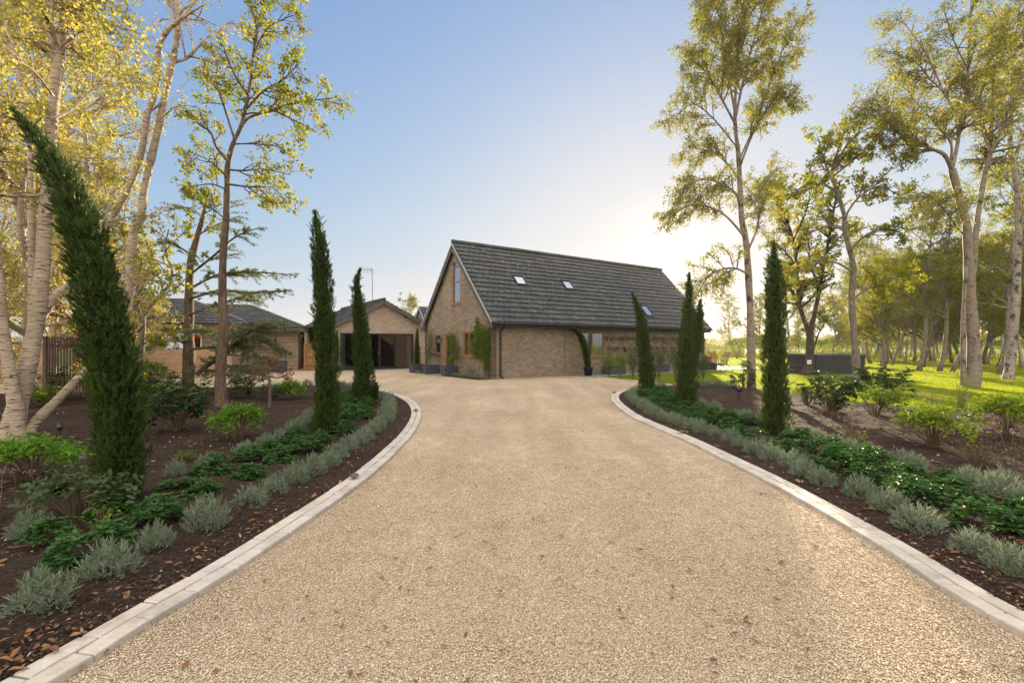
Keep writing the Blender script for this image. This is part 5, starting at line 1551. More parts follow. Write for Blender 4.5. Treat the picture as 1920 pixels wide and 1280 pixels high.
def conifer():
    # cedar: flat, tiered boughs with short needle tufts
    T = Tree(44)
    Y = 15.0
    b = ((352 - 960) / FOC * Y, Y)
    tr, rr = pxpath([(352, 740, 26), (354, 666, 24), (354, 616, 21), (356, 508, 17), (368, 450, 13), (382, 400, 8), (388, 350, 3)], Y, 0.3)
    T.stem(tr, rr, 9)
    nl, nd_ = [], []
    def bough(pl, dy, y0=0.0, dens=1.0):
        p, r = pxpath(pl, Y + y0, dy); T.stem(p, r, 6)
        ln = sum((p[i + 1] - p[i]).length for i in range(len(p) - 1))
        for k in range(int(ln * 12 * dens)):
            t = 0.15 + 0.85 * T.r.random()
            q, d = T.at(p, min(t, 0.999))
            sd = Vector((-d.y, d.x, 0)).normalized() * T.r.choice((-1, 1))
            L = 0.95 * (1.15 - t) + 0.18
            dd = d * 0.6 + sd * T.r.uniform(0.4, 1.2) + Vector((0, 0, T.r.uniform(-0.22, 0.12)))
            tw = T.grow(q, dd, L * T.r.uniform(0.6, 1.2), 4, 0.10, -0.05)
            T.wood.tube(tw, [0.008, 0.006, 0.005, 0.004, 0.003], 3, False)
            for j in range(int(34 * L) + 10):
                a, e = T.at(tw, T.r.uniform(0.1, 0.999))
                u = perp(T.r, e)
                for _ in range(3):
                    nl.append(a + Vector((T.r.gauss(0, 0.015), T.r.gauss(0, 0.015), T.r.gauss(0, 0.012)))); nd_.append(e * 0.4 + u * T.r.uniform(0.3, 1) + Vector((0, 0, 0.35)))
    for pl, dy, y0, dn in (([(356, 515, 6), (400, 480, 5), (440, 445, 4), (482, 428, 2)], -0.3, 0, 1), ([(358, 540, 6), (410, 515, 5), (470, 510, 4), (545, 515, 2)], 0.4, 0, 1.2), ([(357, 560, 6), (410, 545, 5), (470, 548, 3), (532, 545, 2)], -0.9, 0, 1),
                          ([(355, 590, 6), (410, 570, 4), (450, 560, 3), (492, 566, 2)], 0.8, 0, 1), ([(354, 600, 6), (320, 590, 4), (290, 600, 3), (262, 615, 2)], 0.5, 0, 1), ([(362, 480, 5), (330, 460, 4), (300, 455, 2)], -0.5, 0, 1), ([(372, 440, 4), (410, 420, 3), (450, 405, 1.5)], 0.5, 0, 1),
                          ([(380, 410, 3), (360, 390, 2), (340, 392, 1)], 0.3, 0, 1), ([(354, 620, 6), (400, 620, 4), (440, 632, 2)], -1.5, 0, 1.3), ([(354, 640, 6), (310, 640, 4), (270, 655, 2)], -1.2, 0, 1), ([(384, 400, 3), (410, 385, 2), (430, 380, 1)], -0.2, 0, 1)):
        bough(pl, dy, y0, dn)
    # the low blue-grey bough sweeping right
    for pl, dy, dn in (([(370, 700, 12), (395, 680, 11), (430, 655, 9), (465, 622, 6), (500, 608, 4), (548, 620, 2)], -0.8, 1.5), ([(410, 672, 7), (460, 640, 5), (500, 640, 3), (535, 660, 2)], 0.3, 1.4), ([(400, 680, 6), (450, 690, 4), (480, 700, 2)], -1.0, 1.2), ([(440, 645, 6), (470, 655, 4), (500, 680, 2)], -0.6, 1.4), ([(380, 690, 6), (415, 700, 4), (445, 715, 2)], -0.9, 1.1), ([(356, 655, 8), (400, 650, 6), (430, 646, 3), (470, 650, 2)], 0.5, 1.3), ([(450, 640, 5), (490, 618, 3), (520, 606, 2)], 0.6, 1.4)):
        bough(pl, dy, -0.6, dn)
    r = thing('cedar_tree', 'cedar with flat tiered boughs and a low blue-grey bough over the bungalow', 'tree', (*b, 0))
    T.wood.build('trunk', M['bark_brown'], r, True, (*b, 0))
    m = MB(); n = len(nl)
    leaves(m, np.array([tuple(v) for v in nl]), np.array([tuple(v) for v in nd_]), 0.075 * T.nr.uniform(0.6, 1.2, n), 0.016, T.nr)
    m.build('crown', M['lf_cedar'], r, False, (*b, 0))
conifer()

def forked_sapling():
    T = Tree(45)
    Y = 12.0
    b = ((264 - 960) / FOC * Y, Y)
    S = vary(OAK, leaf_n=18, l1=dict(n=4.0, len=0.7))
    for pl, dy in (([(262, 748, 12), (264, 680, 11), (266, 640, 13), (268, 600, 12), (265, 594, 12)], 0), ([(265, 596, 10), (256, 570, 8), (247, 545, 7), (248, 500, 5), (240, 450, 3)], -0.3), ([(266, 596, 10), (285, 570, 8), (308, 545, 7), (320, 530, 6), (322, 505, 5), (310, 470, 4), (316, 430, 3)], 0.5), ([(300, 553, 4), (330, 540, 3), (350, 520, 2)], 0.3), ([(310, 470, 3), (340, 440, 2), (370, 420, 1.5)], 0.5), ([(245, 470, 3), (215, 440, 2), (190, 430, 1)], 0.6), ([(266, 640, 4), (285, 625, 3), (300, 632, 2)], -0.4)):
        p, r = pxpath(pl, Y, dy); T.stem(p, r, 8)
        if pl[0][2] < 11: T.kids(p, r, S, 1)
    T.make('oak_sapling', 'small grey tree forking into a clear Y in front of the bungalow roof', 'tree', (*b, 0), M['bark_grey'], M['lf_oak'], 0.10, 0.06, 0.1)
forked_sapling()

# golden birches filling the view behind the leaning cypress
GB = vary(WOOD, l0=dict(n=30, t0=0.10, len=2.3, ang=1.0), l1=dict(n=4.4), l2=dict(n=6.0), leaf_n=20, leaf_z=-0.4, bias=(0, 0, 0.1))
def gold_tree(seed, h, lean, r):
    T = Tree(seed); n = 12
    pts = [Vector((lean * (z / h) ** 1.3 + 0.15 * math.sin(z * 0.8 + seed), 0.12 * math.sin(z * 0.7), z - 0.05)) for z in [h * i / n for i in range(n + 1)]]
    rad = [r * (1.3 if i == 0 else 1 - 0.85 * i / n) for i in range(n + 1)]
    T.stem(pts, rad, 8); T.kids(pts, rad, GB, 0)
    return T.make('birch_tree', '', 'tree', (0, 0, 0), M['birch_pale'], M['lf_gold'], 0.068, 0.045, spread=0.06, group='golden birches behind the leaning cypress')
g1, g2 = gold_tree(51, 9.5, 0.6, 0.13), gold_tree(52, 11, -0.7, 0.14)
for o_, (x, y, rz, sc, lab) in zip((g1, g2), (((30 - 960) / FOC * 12, 12.0, 0.4, 1.0, 'golden birch in the far left corner behind the multi-stemmed birch'), ((165 - 960) / FOC * 14.5, 14.5, 1.8, 1.0, 'golden birch right behind the leaning cypress top'))):
    o_.location = (x, y, 0); o_.rotation_euler = (0, 0, rz); o_["label"] = lab
for pr, px, Y, rz, sc, lab in ((g1, -90, 9.5, 2.2, 0.95, 'golden birch at the left picture edge, its boughs reaching in'), (g2, 90, 18.5, 4.0, 1.05, 'golden birch behind the brown slatted fence'),
                               (g1, 245, 19.5, 5.1, 0.80, 'golden birch rising behind the bungalow roof left of the young oak'), (g2, -160, 15, 3.1, 1.0, 'golden birch mostly beyond the left picture edge'), (g1, -20, 22, 0.9, 1.0, 'golden birch at the far timber fence')):
    dup(pr, ((px - 960) / FOC * Y, Y, 0), rz, lab, sc)

# ------------------------------------------------------------------ Italian cypresses
CK = 0.98
def cypress(seed, pl, Y, label, dY=0.0, dens=1.0, spray=0.11, extra=None, swirl=0.15, name='italian_cypress', base=None, w=0.016):
    T = Tree(seed); rng = T.nr
    base = base or ((pl[0][0] - 960) / FOC * Y, Y, 0)
    root = thing(name, label, 'cypress', base, 0, 'italian cypresses' if name == 'italian_cypress' else None)
    m, core = MB(), MB()
    axes = [pxpath([(p[0], p[1], max(2, p[2] * CK)) for p in pl], Y, dY, 6)] + ([pxpath([(p[0], p[1], max(2, p[2] * CK)) for p in e], Y, dy, 6) for e, dy in extra] if extra else [])
    for ax_, ar in axes:
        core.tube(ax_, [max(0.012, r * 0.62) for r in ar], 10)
        A = np.array([tuple(p) for p in ax_]); R = np.array(ar)
        seg = np.linalg.norm(np.diff(A, axis=0), axis=1); d = np.concatenate([[0], np.cumsum(seg)])
        n = int(dens * 2.0 * np.sum(2 * math.pi * R[:-1] * seg) / (spray * spray) * 3.0) + 300
        # sample along the length weighted by girth
        wgt = np.cumsum(np.concatenate([[0], seg * (R[:-1] + 0.03)])); wgt /= wgt[-1]
        s = np.interp(rng.uniform(0, 1, n), wgt, d)
        C = np.stack([np.interp(s, d, A[:, i]) for i in range(3)], 1)
        r = np.interp(s, d, R)
        Tn = unit(np.stack([np.interp(s, d[:-1], np.diff(A[:, i]) / seg) for i in range(3)], 1))
        a = rng.uniform(0, 2 * math.pi, n)
        lump = 1 + 0.17 * np.sin(a * 3 + s * 4.1 + seed) + 0.14 * np.sin(a * 5 - s * 9 + 2 * seed) + 0.09 * np.sin(s * 23 + a)
        e1 = unit(np.cross(Tn, np.array([[0.3, 0.9, 0.1]]))); e2 = np.cross(Tn, e1)
        out = e1 * np.cos(a)[:, None] + e2 * np.sin(a)[:, None]
        Pn = C + out * (r * lump * rng.uniform(0.62, 0.98, n))[:, None]
        D = unit(Tn * 1.0 + out * rng.uniform(0.15, 0.62, n)[:, None] + rng.normal(0, swirl, (n, 3)))
        sl = spray * rng.uniform(0.6, 1.35, n) * np.clip(0.45 + r / R.max(), 0.5, 1.2)
        # each spray: a central blade with side blades in one plane
        side = unit(np.cross(D, rng.normal(0, 1, (n, 3)) + out))
        leaves(m, Pn, D, sl, sl * 0.10 + w * 0.35, rng, 0, 'kite')
        for f, ang, k in ((0.10, 0.65, 0.62), (0.10, -0.65, 0.62), (0.38, 0.55, 0.50), (0.38, -0.55, 0.50), (0.62, 0.45, 0.34), (0.62, -0.45, 0.34)):
            DD = unit(D * math.cos(ang) + side * math.sin(ang))
            leaves(m, Pn + D * (sl * f)[:, None], DD, sl * k, sl * 0.07 + w * 0.28, rng, 0, 'kite')
        # stray tips
        k = max(10, n // 22)
        ix = rng.choice(n, k)
        leaves(m, Pn[ix] + out[ix] * 0.03, unit(D[ix] + out[ix] * 0.55), spray * rng.uniform(1.1, 2.1, k), w * 1.3, rng, 0, 'blade', 0.1)
    if base[2] == 0:
        core.tube([Vector((base[0], base[1], -0.02)), axes[0][0][0] + Vector((0, 0, 0.12))], [0.05, 0.045], 8)
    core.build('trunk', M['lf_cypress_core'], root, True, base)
    m.build('foliage', M['lf_cypress'], root, False, base)
    return root
Yc = G(225, 955)[1]
cypress(61, [(228, 950, 60), (227, 915, 92), (224, 820, 96), (213, 700, 100), (196, 600, 96), (170, 490, 84), (146, 410, 74), (118, 340, 60), (90, 290, 46), (62, 250, 30), (40, 222, 16), (24, 203, 4)], Yc,
        'nearest cypress, broad and bending hard to the left over the birch stems', 0.0, 1.0, 0.075, None, 0.22)
Yc = G(612, 818)[1]
cypress(62, [(614, 815, 36), (614, 790, 44), (612, 700, 42), (609, 600, 36), (604, 520, 32), (600, 460, 26), (594, 420, 16), (590, 395, 4)], Yc, 'thin tall cypress on the kerb curve, left of a shorter twin with a wispy tip', 0, 1.0, 0.075, None, 0.13, w=0.012)
Yc = G(683, 757)[1]
cypress(63, [(685, 757, 40), (683, 735, 40), (679, 660, 32), (675, 600, 26), (671, 560, 20), (668, 530, 13), (676, 503, 3)], Yc, 'shorter cypress with a crooked wispy tip at the head of the kerb curve', 0, 1.0, 0.075, [([(690, 757, 18), (699, 745, 14), (704, 730, 7), (706, 718, 2)], -0.15), ([(684, 752, 16), (670, 742, 13), (665, 728, 6), (663, 718, 2)], 0.1)], 0.14, w=0.013)
Yc = G(1212, 737)[1]
cypress(64, [(1213, 737, 26), (1213, 715, 30), (1209, 660, 24), (1203, 610, 19), (1195, 575, 12), (1185, 549, 2)], Yc, 'slim cypress with its tip curving left against the house roof', 0, 1.0, 0.08, None, 0.09, w=0.013)
Yc = G(1286, 768)[1]
cypress(65, [(1286, 768, 32), (1286, 740, 38), (1288, 680, 34), (1289, 630, 28), (1291, 580, 23), (1292, 545, 14), (1292, 511, 2)], Yc, 'double-topped cypress standing in front of the far house corner', 0, 1.0, 0.075, [([(1293, 700, 20), (1303, 640, 21), (1309, 600, 17), (1312, 580, 10), (1314, 562, 2)], 0.15)], 0.13, w=0.013)
Yc = G(1451, 822)[1]
cypress(66, [(1453, 820, 44), (1453, 795, 54), (1453, 720, 46), (1453, 640, 39), (1453, 560, 36), (1452, 510, 28), (1451, 480, 14), (1451, 452, 2)], Yc, 'straight dark cypress standing alone left of the rhododendrons', 0, 1.0, 0.075, None, 0.12, w=0.013)

# ------------------------------------------------------------------ planting in the beds
def lavender(seed, R=0.15, H=0.2, n=105):
    rng = np.random.default_rng(seed); m = MB()
    P_, D_ = [], []
    for i in range(n):
        a, cz = rng.uniform(0, 6.28), rng.uniform(0.05, 1.0)
        sz = math.sqrt(1 - cz * cz)
        tip = np.array([R * sz * math.cos(a), R * sz * math.sin(a), 0.03 + H * cz]) * rng.uniform(0.78, 1.08)
        d = tip - np.array([tip[0] * 0.35, tip[1] * 0.35, 0.0]); d /= np.linalg.norm(d)
        d = d + np.array([0, 0, 0.25]); d /= np.linalg.norm(d)
        st = rng.uniform(0.07, 0.11)
        for k in range(13):
            t = k / 12
            u = rng.normal(0, 1, 3); u -= d * u.dot(d); u /= np.linalg.norm(u)
            P_.append(tip - d * st * (1 - t)); D_.append(d * (0.55 + 0.9 * t) + u * (1.0 - 0.35 * t))
    n2 = len(P_)
    leaves(m, np.array(P_), np.array(D_), rng.uniform(0.028, 0.05, n2), rng.uniform(0.0045, 0.0065, n2), rng, 0.2, 'blade', 0.1)
    return m
LAV = []
for sd in range(4):
    mb = lavender(70 + sd, 0.135 + 0.012 * sd, 0.185 + 0.02 * (sd % 2))
    me = mb.build('lavender', M['lf_lav'])
    LAV.append(me.data); bpy.data.objects.remove(me)
def skimmia(seed, R=0.20, n=26):
    rng = np.random.default_rng(seed); m = MB()
    P_, D_, L_ = [], [], []
    for i in range(n):
        a, r = rng.uniform(0, 6.28), R * math.sqrt(rng.uniform(0, 1))
        h = (0.07 + 0.16 * (1 - (r / R) ** 2)) * rng.uniform(0.7, 1.2)
        c = np.array([r * math.cos(a), r * math.sin(a), h])
        k0 = rng.uniform(0, 6.28)
        for lay, (nn, el, L) in enumerate(((6, 0.25, 0.075), (5, 0.7, 0.06), (4, -0.15, 0.07))):
            for k in range(nn):
                b_ = k0 + k * 6.28 / nn + lay * 0.5 + rng.normal(0, 0.15)
                P_.append(c + np.array([0, 0, 0.018 * lay - (0.03 if lay == 2 else 0)])); D_.append([math.cos(b_) * math.cos(el), math.sin(b_) * math.cos(el), math.sin(el)]); L_.append(L * rng.uniform(0.75, 1.2))
    L_ = np.array(L_)
    leaves(m, np.array(P_), np.array(D_), L_, L_ * 0.46, rng, 1.6, 'oval', 0.28)
    return m
SKM = []
for sd in range(4):
    me = skimmia(80 + sd, 0.19 + 0.02 * sd).build('skimmia', M['lf_skim'])
    SKM.append(me.data); bpy.data.objects.remove(me)
ORD = ['first', 'second', 'third'] + ['%dth' % k for k in range(4, 100)]
for k in (21, 31, 41): ORD[k - 1] = '%dst' % k
for k in (22, 32, 42): ORD[k - 1] = '%dnd' % k
for k in (23, 33, 43): ORD[k - 1] = '%drd' % k
def put(name, data, x, y, z, rz, sc, label, cat, group):
    o = bpy.data.objects.new(name, data); COL.objects.link(o)
    o.location = (x, y, z); o.rotation_euler = (0, 0, rz); o.scale = (sc * NR.uniform(0.9, 1.1), sc * NR.uniform(0.9, 1.1), sc * NR.uniform(0.85, 1.1))
    return tag(o, label, cat, group)
def row(curve, y0, y1, step, datas, name, cat, fmt, group, jit, sc, skip=(), start=1):
    d = np.concatenate([[0], np.cumsum(np.linalg.norm(np.diff(curve, axis=0), axis=1))])
    i0 = np.argmax(curve[:, 1] > y0)
    s, k = d[i0], start
    while s < min(d[-1], y1):
        x, y = np.interp(s, d, curve[:, 0]), np.interp(s, d, curve[:, 1])
        x += NR.normal(0, jit); y += NR.normal(0, jit)
        s += step * NR.uniform(0.88, 1.12)
        if any((x - a) ** 2 + (y - b) ** 2 < r * r for a, b, r in skip): continue
        put(name, datas[NR.integers(len(datas))], x, y, 0.022, NR.uniform(0, 6.28), sc * NR.uniform(0.85, 1.15), fmt % ORD[k - 1], cat, group)
        k += 1
CY = [(G(228, 950)[0], G(228, 950)[1], 0.34), (*G(614, 815), 0.30), (*G(685, 757), 0.36), (*G(1213, 737), 0.28), (*G(1286, 768), 0.30), (*G(1453, 820), 0.33)]
Ld = np.concatenate([[0], np.cumsum(np.linalg.norm(np.diff(LK, axis=0), axis=1))])
def s_at(curve, px, py):
    q = np.array(G(px, py)); d = np.concatenate([[0], np.cumsum(np.linalg.norm(np.diff(curve, axis=0), axis=1))])
    return d[np.argmin(((curve - q) ** 2).sum(1))]
c1 = offset(LK, KW + 0.44); e1_ = s_at(c1, 530, 722)
row(c1, 2.45, e1_, 0.40, LAV, 'lavender', 'lavender', '%s lavender tuft from the near end of the kerbside row on the birch side', 'lavenders along the kerb on the birch side', 0.03, 1.0, CY)
c2 = offset(LK, KW + 1.75); e2_ = s_at(c2, 690, 748)
row(c2, 3.6, e2_, 0.50, LAV, 'lavender', 'lavender', '%s lavender from the near end of the inner row on the birch side', 'inner row of lavenders on the birch side', 0.06, 0.95, CY)
for j, (of, st) in enumerate(((0.95, 0.60), (1.36, 0.62))):
    cc = offset(LK, KW + of)
    row(cc, 2.6, s_at(cc, 700, 742), st, SKM, 'skimmia', 'shrub', ('%s glossy green shrublet in the band next to the kerbside lavenders, birch side', '%s glossy green shrublet in the band next to the inner lavenders, birch side')[j], 'glossy shrublets on the birch side', 0.08, 0.90, CY)
c1 = offset(RK, -(KW + 0.32)); e1_ = s_at(c1, 1230, 727)
row(c1, 2.2, e1_, 0.37, LAV, 'lavender', 'lavender', '%s lavender tuft from the near end of the kerbside row on the lawn side', 'lavenders along the kerb on the lawn side', 0.03, 0.97, CY)
c2 = offset(RK, -(KW + 1.72)); e2_ = s_at(c2, 1290, 735)
row(c2, 3.6, e2_, 0.46, LAV, 'lavender', 'lavender', '%s lavender from the near end of the inner row on the lawn side', 'inner row of lavenders on the lawn side', 0.06, 0.95, CY)
for j, (of, st) in enumerate(((0.74, 0.62), (1.06, 0.60), (1.38, 0.66))):
    cc = offset(RK, -(KW + of))
    row(cc, 2.5, s_at(cc, 1225, 735), st, SKM, 'skimmia', 'shrub', ('%s glossy green shrublet right behind the kerbside lavenders, lawn side', '%s glossy green shrublet in the middle of the band, lawn side', '%s glossy green shrublet in front of the inner lavenders, lawn side')[j], 'glossy shrublets on the lawn side', 0.08, 0.90, CY)
# dusky lavenders at the back of the lawn-side bed
for k, (px, py) in enumerate([(1300, 728), (1322, 728), (1345, 727), (1366, 728)]):
    x, y = G(px, py)
    put('lavender', LAV[k], x, y, 0.02, k, 1.25, '%s lavender from the house end at the back edge against the lawn' % ORD[k], 'lavender', 'lavenders against the lawn')

def rhodo(seed, H, R, n=26, lmat='lf_rhodo', LL=0.13, per=9, nm='rhododendron', label='', at=(0, 0), flat=0.4):
    rng = np.random.default_rng(seed); r_ = random.Random(seed)
    T = Tree(seed); P_, D_, L_ = [], [], []
    for i in range(n):
        a = rng.uniform(0, 6.28); rr = R * math.sqrt(rng.uniform(0.02, 1)); h = H * (0.35 + 0.65 * rng.uniform(0, 1) * (1 - 0.35 * (rr / R) ** 2))
        tip = Vector((rr * math.cos(a), rr * math.sin(a), h))
        mid = Vector((tip.x * 0.35 + r_.gauss(0, 0.03), tip.y * 0.35 + r_.gauss(0, 0.03), h * 0.5))
        T.wood.tube(smooth_path([(0.03 * math.cos(a), 0.03 * math.sin(a), 0), mid, tip], 3), [0.014, 0.012, 0.011, 0.009, 0.008, 0.006, 0.005], 4, False)
        for w_, (fz, el0) in enumerate(((0, 0.25), (-0.05 - 0.05 * H, 0.0), (-0.16 * H, -0.2))):
            k0 = rng.uniform(0, 6.28)
            for k in range(per if w_ == 0 else int(per * 0.7)):
                b_ = k0 + k * 6.28 / per + rng.normal(0, 0.2); el = el0 + rng.normal(0, 0.25)
                P_.append((tip.x * (1 + fz), tip.y * (1 + fz), tip.z + fz)); D_.append((math.cos(b_) * math.cos(el), math.sin(b_) * math.cos(el), math.sin(el))); L_.append(LL * rng.uniform(0.7, 1.2))
    root = thing(nm, label, 'shrub', (at[0], at[1], 0.02))
    T.wood.build('stems', M['stem'], root, True)
    m = MB(); L_ = np.array(L_)
    leaves(m, np.array(P_), np.array(D_), L_, L_ * flat, rng, 1.4, 'oval', 0.22)
    m.build('foliage', M[lmat], root)
    return root
rhodo(101, 0.95, 0.50, 34, label='dark rhododendron with long drooping leaves between the leaning cypress and the young oak', at=G(332, 812))
rhodo(102, 1.0, 0.55, 36, label='dark rhododendron in the lawn-side bed right of the straight cypress', at=G(1560, 785))
rhodo(103, 1.15, 0.62, 40, 'lf_rhodo', 0.14, label='taller sunlit rhododendron beside the brown-trunked oak', at=G(1655, 765))
rhodo(104, 0.95, 0.4, 16, label='sparse rhododendron at the foot of the slender weeping birch', at=G(1392, 732))
rhodo(105, 1.0, 0.6, 26, 'lf_olive', 0.12, label='loose leafy shrub against the brown slatted fence', at=G(95, 752))
rhodo(106, 0.75, 0.5, 24, 'lf_olive', 0.10, label='loose evergreen shrub right of the young oak against the pale gravel', at=G(462, 750))
rhodo(107, 0.85, 0.9, 40, 'lf_olive', 0.13, label='wide dark evergreen behind the rhododendron, left of the cedar trunk', at=((290 - 960) / FOC * 14, 14.0))
rhodo(108, 0.6, 0.4, 20, 'lf_green', 0.10, label='small sprawling shrub by the low birch bough', at=G(88, 765))
rhodo(109, 0.7, 0.5, 28, 'lf_bright', 0.10, label='fresh green shrub showing behind the rhododendron near the young oak', at=G(300, 765))

def mound(seed, H, R, lmat, L, W, n, label, at, stem=True, nm='shrub', up=0.8, z0=0.4):
    rng = np.random.default_rng(seed); r_ = random.Random(seed); T = Tree(seed)
    root = thing(nm, label, 'shrub', (at[0], at[1], 0.02))
    P_, D_ = [], []
    tips = []
    for i in range(34):
        a, rr = rng.uniform(0, 6.28), R * math.sqrt(rng.uniform(0, 1))
        h = H * (z0 + (1 - z0) * math.sqrt(max(0, 1 - (rr / R) ** 2)) * rng.uniform(0.75, 1.1))
        tip = Vector((rr * math.cos(a), rr * math.sin(a), h)); tips.append(tip)
        if stem: T.wood.tube(smooth_path([(0.04 * math.cos(a), 0.04 * math.sin(a), 0), (tip.x * 0.5, tip.y * 0.5, h * 0.62), tip], 3), [0.008, 0.007, 0.007, 0.006, 0.005, 0.004, 0.003], 3, False)
    for i in range(n):
        t = tips[rng.integers(len(tips))]
        p = np.array(t) + rng.normal(0, 1, 3) * np.array([0.16 * R, 0.16 * R, 0.11 * H])
        P_.append(p); q = rng.normal(0, 1, 3); q[2] = q[2] * 0.5 + 0.15; q[:2] += p[:2] / R * 0.8; D_.append(q)
    if stem: T.wood.build('stems', M['stem'], root, True)
    m = MB()
    leaves(m, np.array(P_), np.array(D_), L * rng.uniform(0.6, 1.25, n), W * rng.uniform(0.7, 1.2, n), rng, up, 'oval', 0.2)
    m.build('foliage', M[lmat], root)
    return root
mound(111, 0.48, 0.36, 'lf_bright', 0.055, 0.024, 1500, 'bright green dome-shaped shrub on thin stems in front of the young oak', G(446, 828))
mound(112, 0.40, 0.42, 'lf_bright', 0.055, 0.026, 1500, 'bright green bush at the foot of the multi-stemmed birch', G(62, 905))
mound(113, 0.55, 0.40, 'lf_lime', 0.07, 0.032, 1100, 'rounded green shrub with bare brown stems in the lawn-side bed', G(1752, 842))
mound(114, 0.60, 0.42, 'lf_lime', 0.08, 0.036, 1100, 'sunlit yellow-green shrub at the right picture edge', G(1890, 830))
mound(115, 0.42, 0.32, 'lf_green', 0.06, 0.03, 700, 'small green shrub between the straight cypress and the rhododendron', G(1512, 760))
mound(116, 0.55, 0.45, 'lf_green', 0.07, 0.03, 900, 'leafy green shrub tucked under the taller rhododendron', G(1640, 785))
mound(117, 0.45, 0.32, 'lf_bright', 0.07, 0.035, 700, 'fresh green shrub left of the thin tall cypress, nearer the drive', G(545, 752))
mound(118, 0.40, 0.36, 'lf_olive', 0.06, 0.03, 700, 'dull green shrub under the little red maple', G(510, 752))
mound(119, 0.35, 0.35, 'lf_olive', 0.07, 0.035, 500, 'leafy grey-green shrub beside the second lavender of the inner row, birch side', G(150, 985), nm='salvia')
mound(120, 0.9, 0.9, 'lf_green', 0.09, 0.045, 2600, 'big dark bush behind the forked sapling', ((250 - 960) / FOC * 15.5, 15.5), False)
mound(121, 0.9, 0.7, 'lf_oak', 0.09, 0.05, 1300, 'yellowing bush behind the brown slatted fence end', ((205 - 960) / FOC * 13.0, 13.0))

# little twisted maple
T = Tree(46)
b_ = G(506, 768)
for pl, dy in (([(505, 770, 8), (506, 740, 7), (505, 712, 6), (498, 700, 5), (503, 690, 4), (510, 680, 3)], 0), ([(505, 712, 4), (492, 708, 3), (485, 712, 2.5), (488, 700, 2)], 0.1), ([(503, 704, 4), (520, 708, 3), (540, 702, 2)], 0.2), ([(503, 692, 3), (520, 690, 2), (532, 696, 1.5)], -0.2)):
    p, r = pxpath(pl, b_[1], dy); T.stem(p, r, 6)
    if pl[0][2] < 7 or True: T.kids(p[-6:], r[-6:], dict(lv=[dict(n=6, t0=0.2, ang=0.9, len=0.32, seg=3, wig=0.2, trop=0.0), dict(n=4, t0=0.3, ang=0.8, len=0.16, seg=2, wig=0.2)], leaf_n=4, rmin=0.0025), 0)
T.make('maple', 'little twisted maple with sparse reddish leaves', 'small tree', (*b_, 0), M['bark_brown'], M['lf_red'], 0.05, 0.03, 0.1)

def grass_clump(seed, H, n, label, at, spread=0.5, lean=(0, 0), nm='ornamental_grass'):
    rng = np.random.default_rng(seed); m = MB()
    for i in range(n):
        a = rng.uniform(0, 6.28); L = H * rng.uniform(0.6, 1.15); o = spread * rng.uniform(0.2, 1)
        dx, dy = math.cos(a) * o + lean[0], math.sin(a) * o + lean[1]
        w0 = 0.006
        V, Q = [], []
        for k in range(7):
            t = k / 6
            c = np.array([0.04 * math.cos(a) + dx * L * t ** 1.7, 0.04 * math.sin(a) + dy * L * t ** 1.7, L * (t - 0.30 * (dx * dx + dy * dy) ** 0.5 * t ** 3)])
            s = np.array([-math.sin(a), math.cos(a), 0]) * w0 * (1 - t * 0.9)
            V += [c - s, c + s]
            if k: Q.append((2 * k - 2, 2 * k - 1, 2 * k + 1, 2 * k))
        m.add(V, Q)
    o_ = m.build(nm, M['lf_grass']); o_.location = (at[0], at[1], 0.02)
    return tag(o_, label, 'grass clump')
grass_clump(131, 0.95, 90, 'arching ornamental grass leaning right in front of the largest birch', G(1800, 772), 0.55, (0.35, 0))
grass_clump(132, 0.8, 80, 'spiky green grass clump rising behind the rhododendron near the cedar', G(372, 772), 0.5)
grass_clump(133, 0.7, 60, 'strappy green clump beside the shrub at the brown slatted fence', G(72, 760), 0.5)

def verbena(seed, n, R, H, label, at, flat=0.02):
    rng = np.random.default_rng(seed); st, fl_ = MB(), MB()
    root = thing('verbena', label, 'flower', (at[0], at[1], 0.02))
    lv = MB()
    for i in range(n):
        a, rr = rng.uniform(0, 6.28), R * math.sqrt(rng.uniform(0, 1)); h = H * rng.uniform(0.6, 1.1)
        b = np.array([rr * math.cos(a), rr * math.sin(a), 0]); t = b + np.array([rng.normal(0, 0.06), rng.normal(0, 0.06), h])
        st.tube([b, (b + t) / 2 + rng.normal(0, 0.01, 3), t], [0.0035, 0.003, 0.0025], 3, False)
        k = 16
        Pn = t + rng.normal(0, 1, (k, 3)) * np.array([flat, flat, flat * 0.5])
        leaves(fl_, Pn, rng.normal(0, 1, (k, 3)), 0.016, 0.013, rng, 1.0)
        k = 5
        leaves(lv, b + (t - b) * rng.uniform(0.05, 0.7, (k, 1)), rng.normal(0, 1, (k, 3)), 0.06, 0.012, rng, 0.5, 'blade')
    st.build('stems', M['stem'], root); fo_ = fl_.build('flowers', M['petal_pink'], root); fo_['kind'] = 'stuff'; lv.build('leaves', M['lf_dry'], root)
verbena(141, 9, 0.28, 0.42, 'pale stemmed verbena with mauve heads at the left picture edge', G(30, 985))
verbena(142, 7, 0.35, 0.30, 'mauve verbena between the birch foot and the leaning cypress', G(120, 905))
verbena(143, 16, 0.5, 0.55, 'pink verbena heads standing against the sunlit lawn', G(1715, 790))
verbena(144, 12, 0.28, 0.55, 'pink verbena in front of the sunlit shrub at the right picture edge', G(1880, 870))
verbena(145, 9, 0.4, 0.22, 'low mauve verbena on bare soil near the rhododendron foot', G(1610, 808))
verbena(146, 9, 0.35, 0.45, 'dark seedheads beside the thin tall cypress near the drive', G(572, 742))
verbena(147, 12, 0.5, 0.5, 'pink verbena between the arching grass and the lawn edge', G(1790, 800))
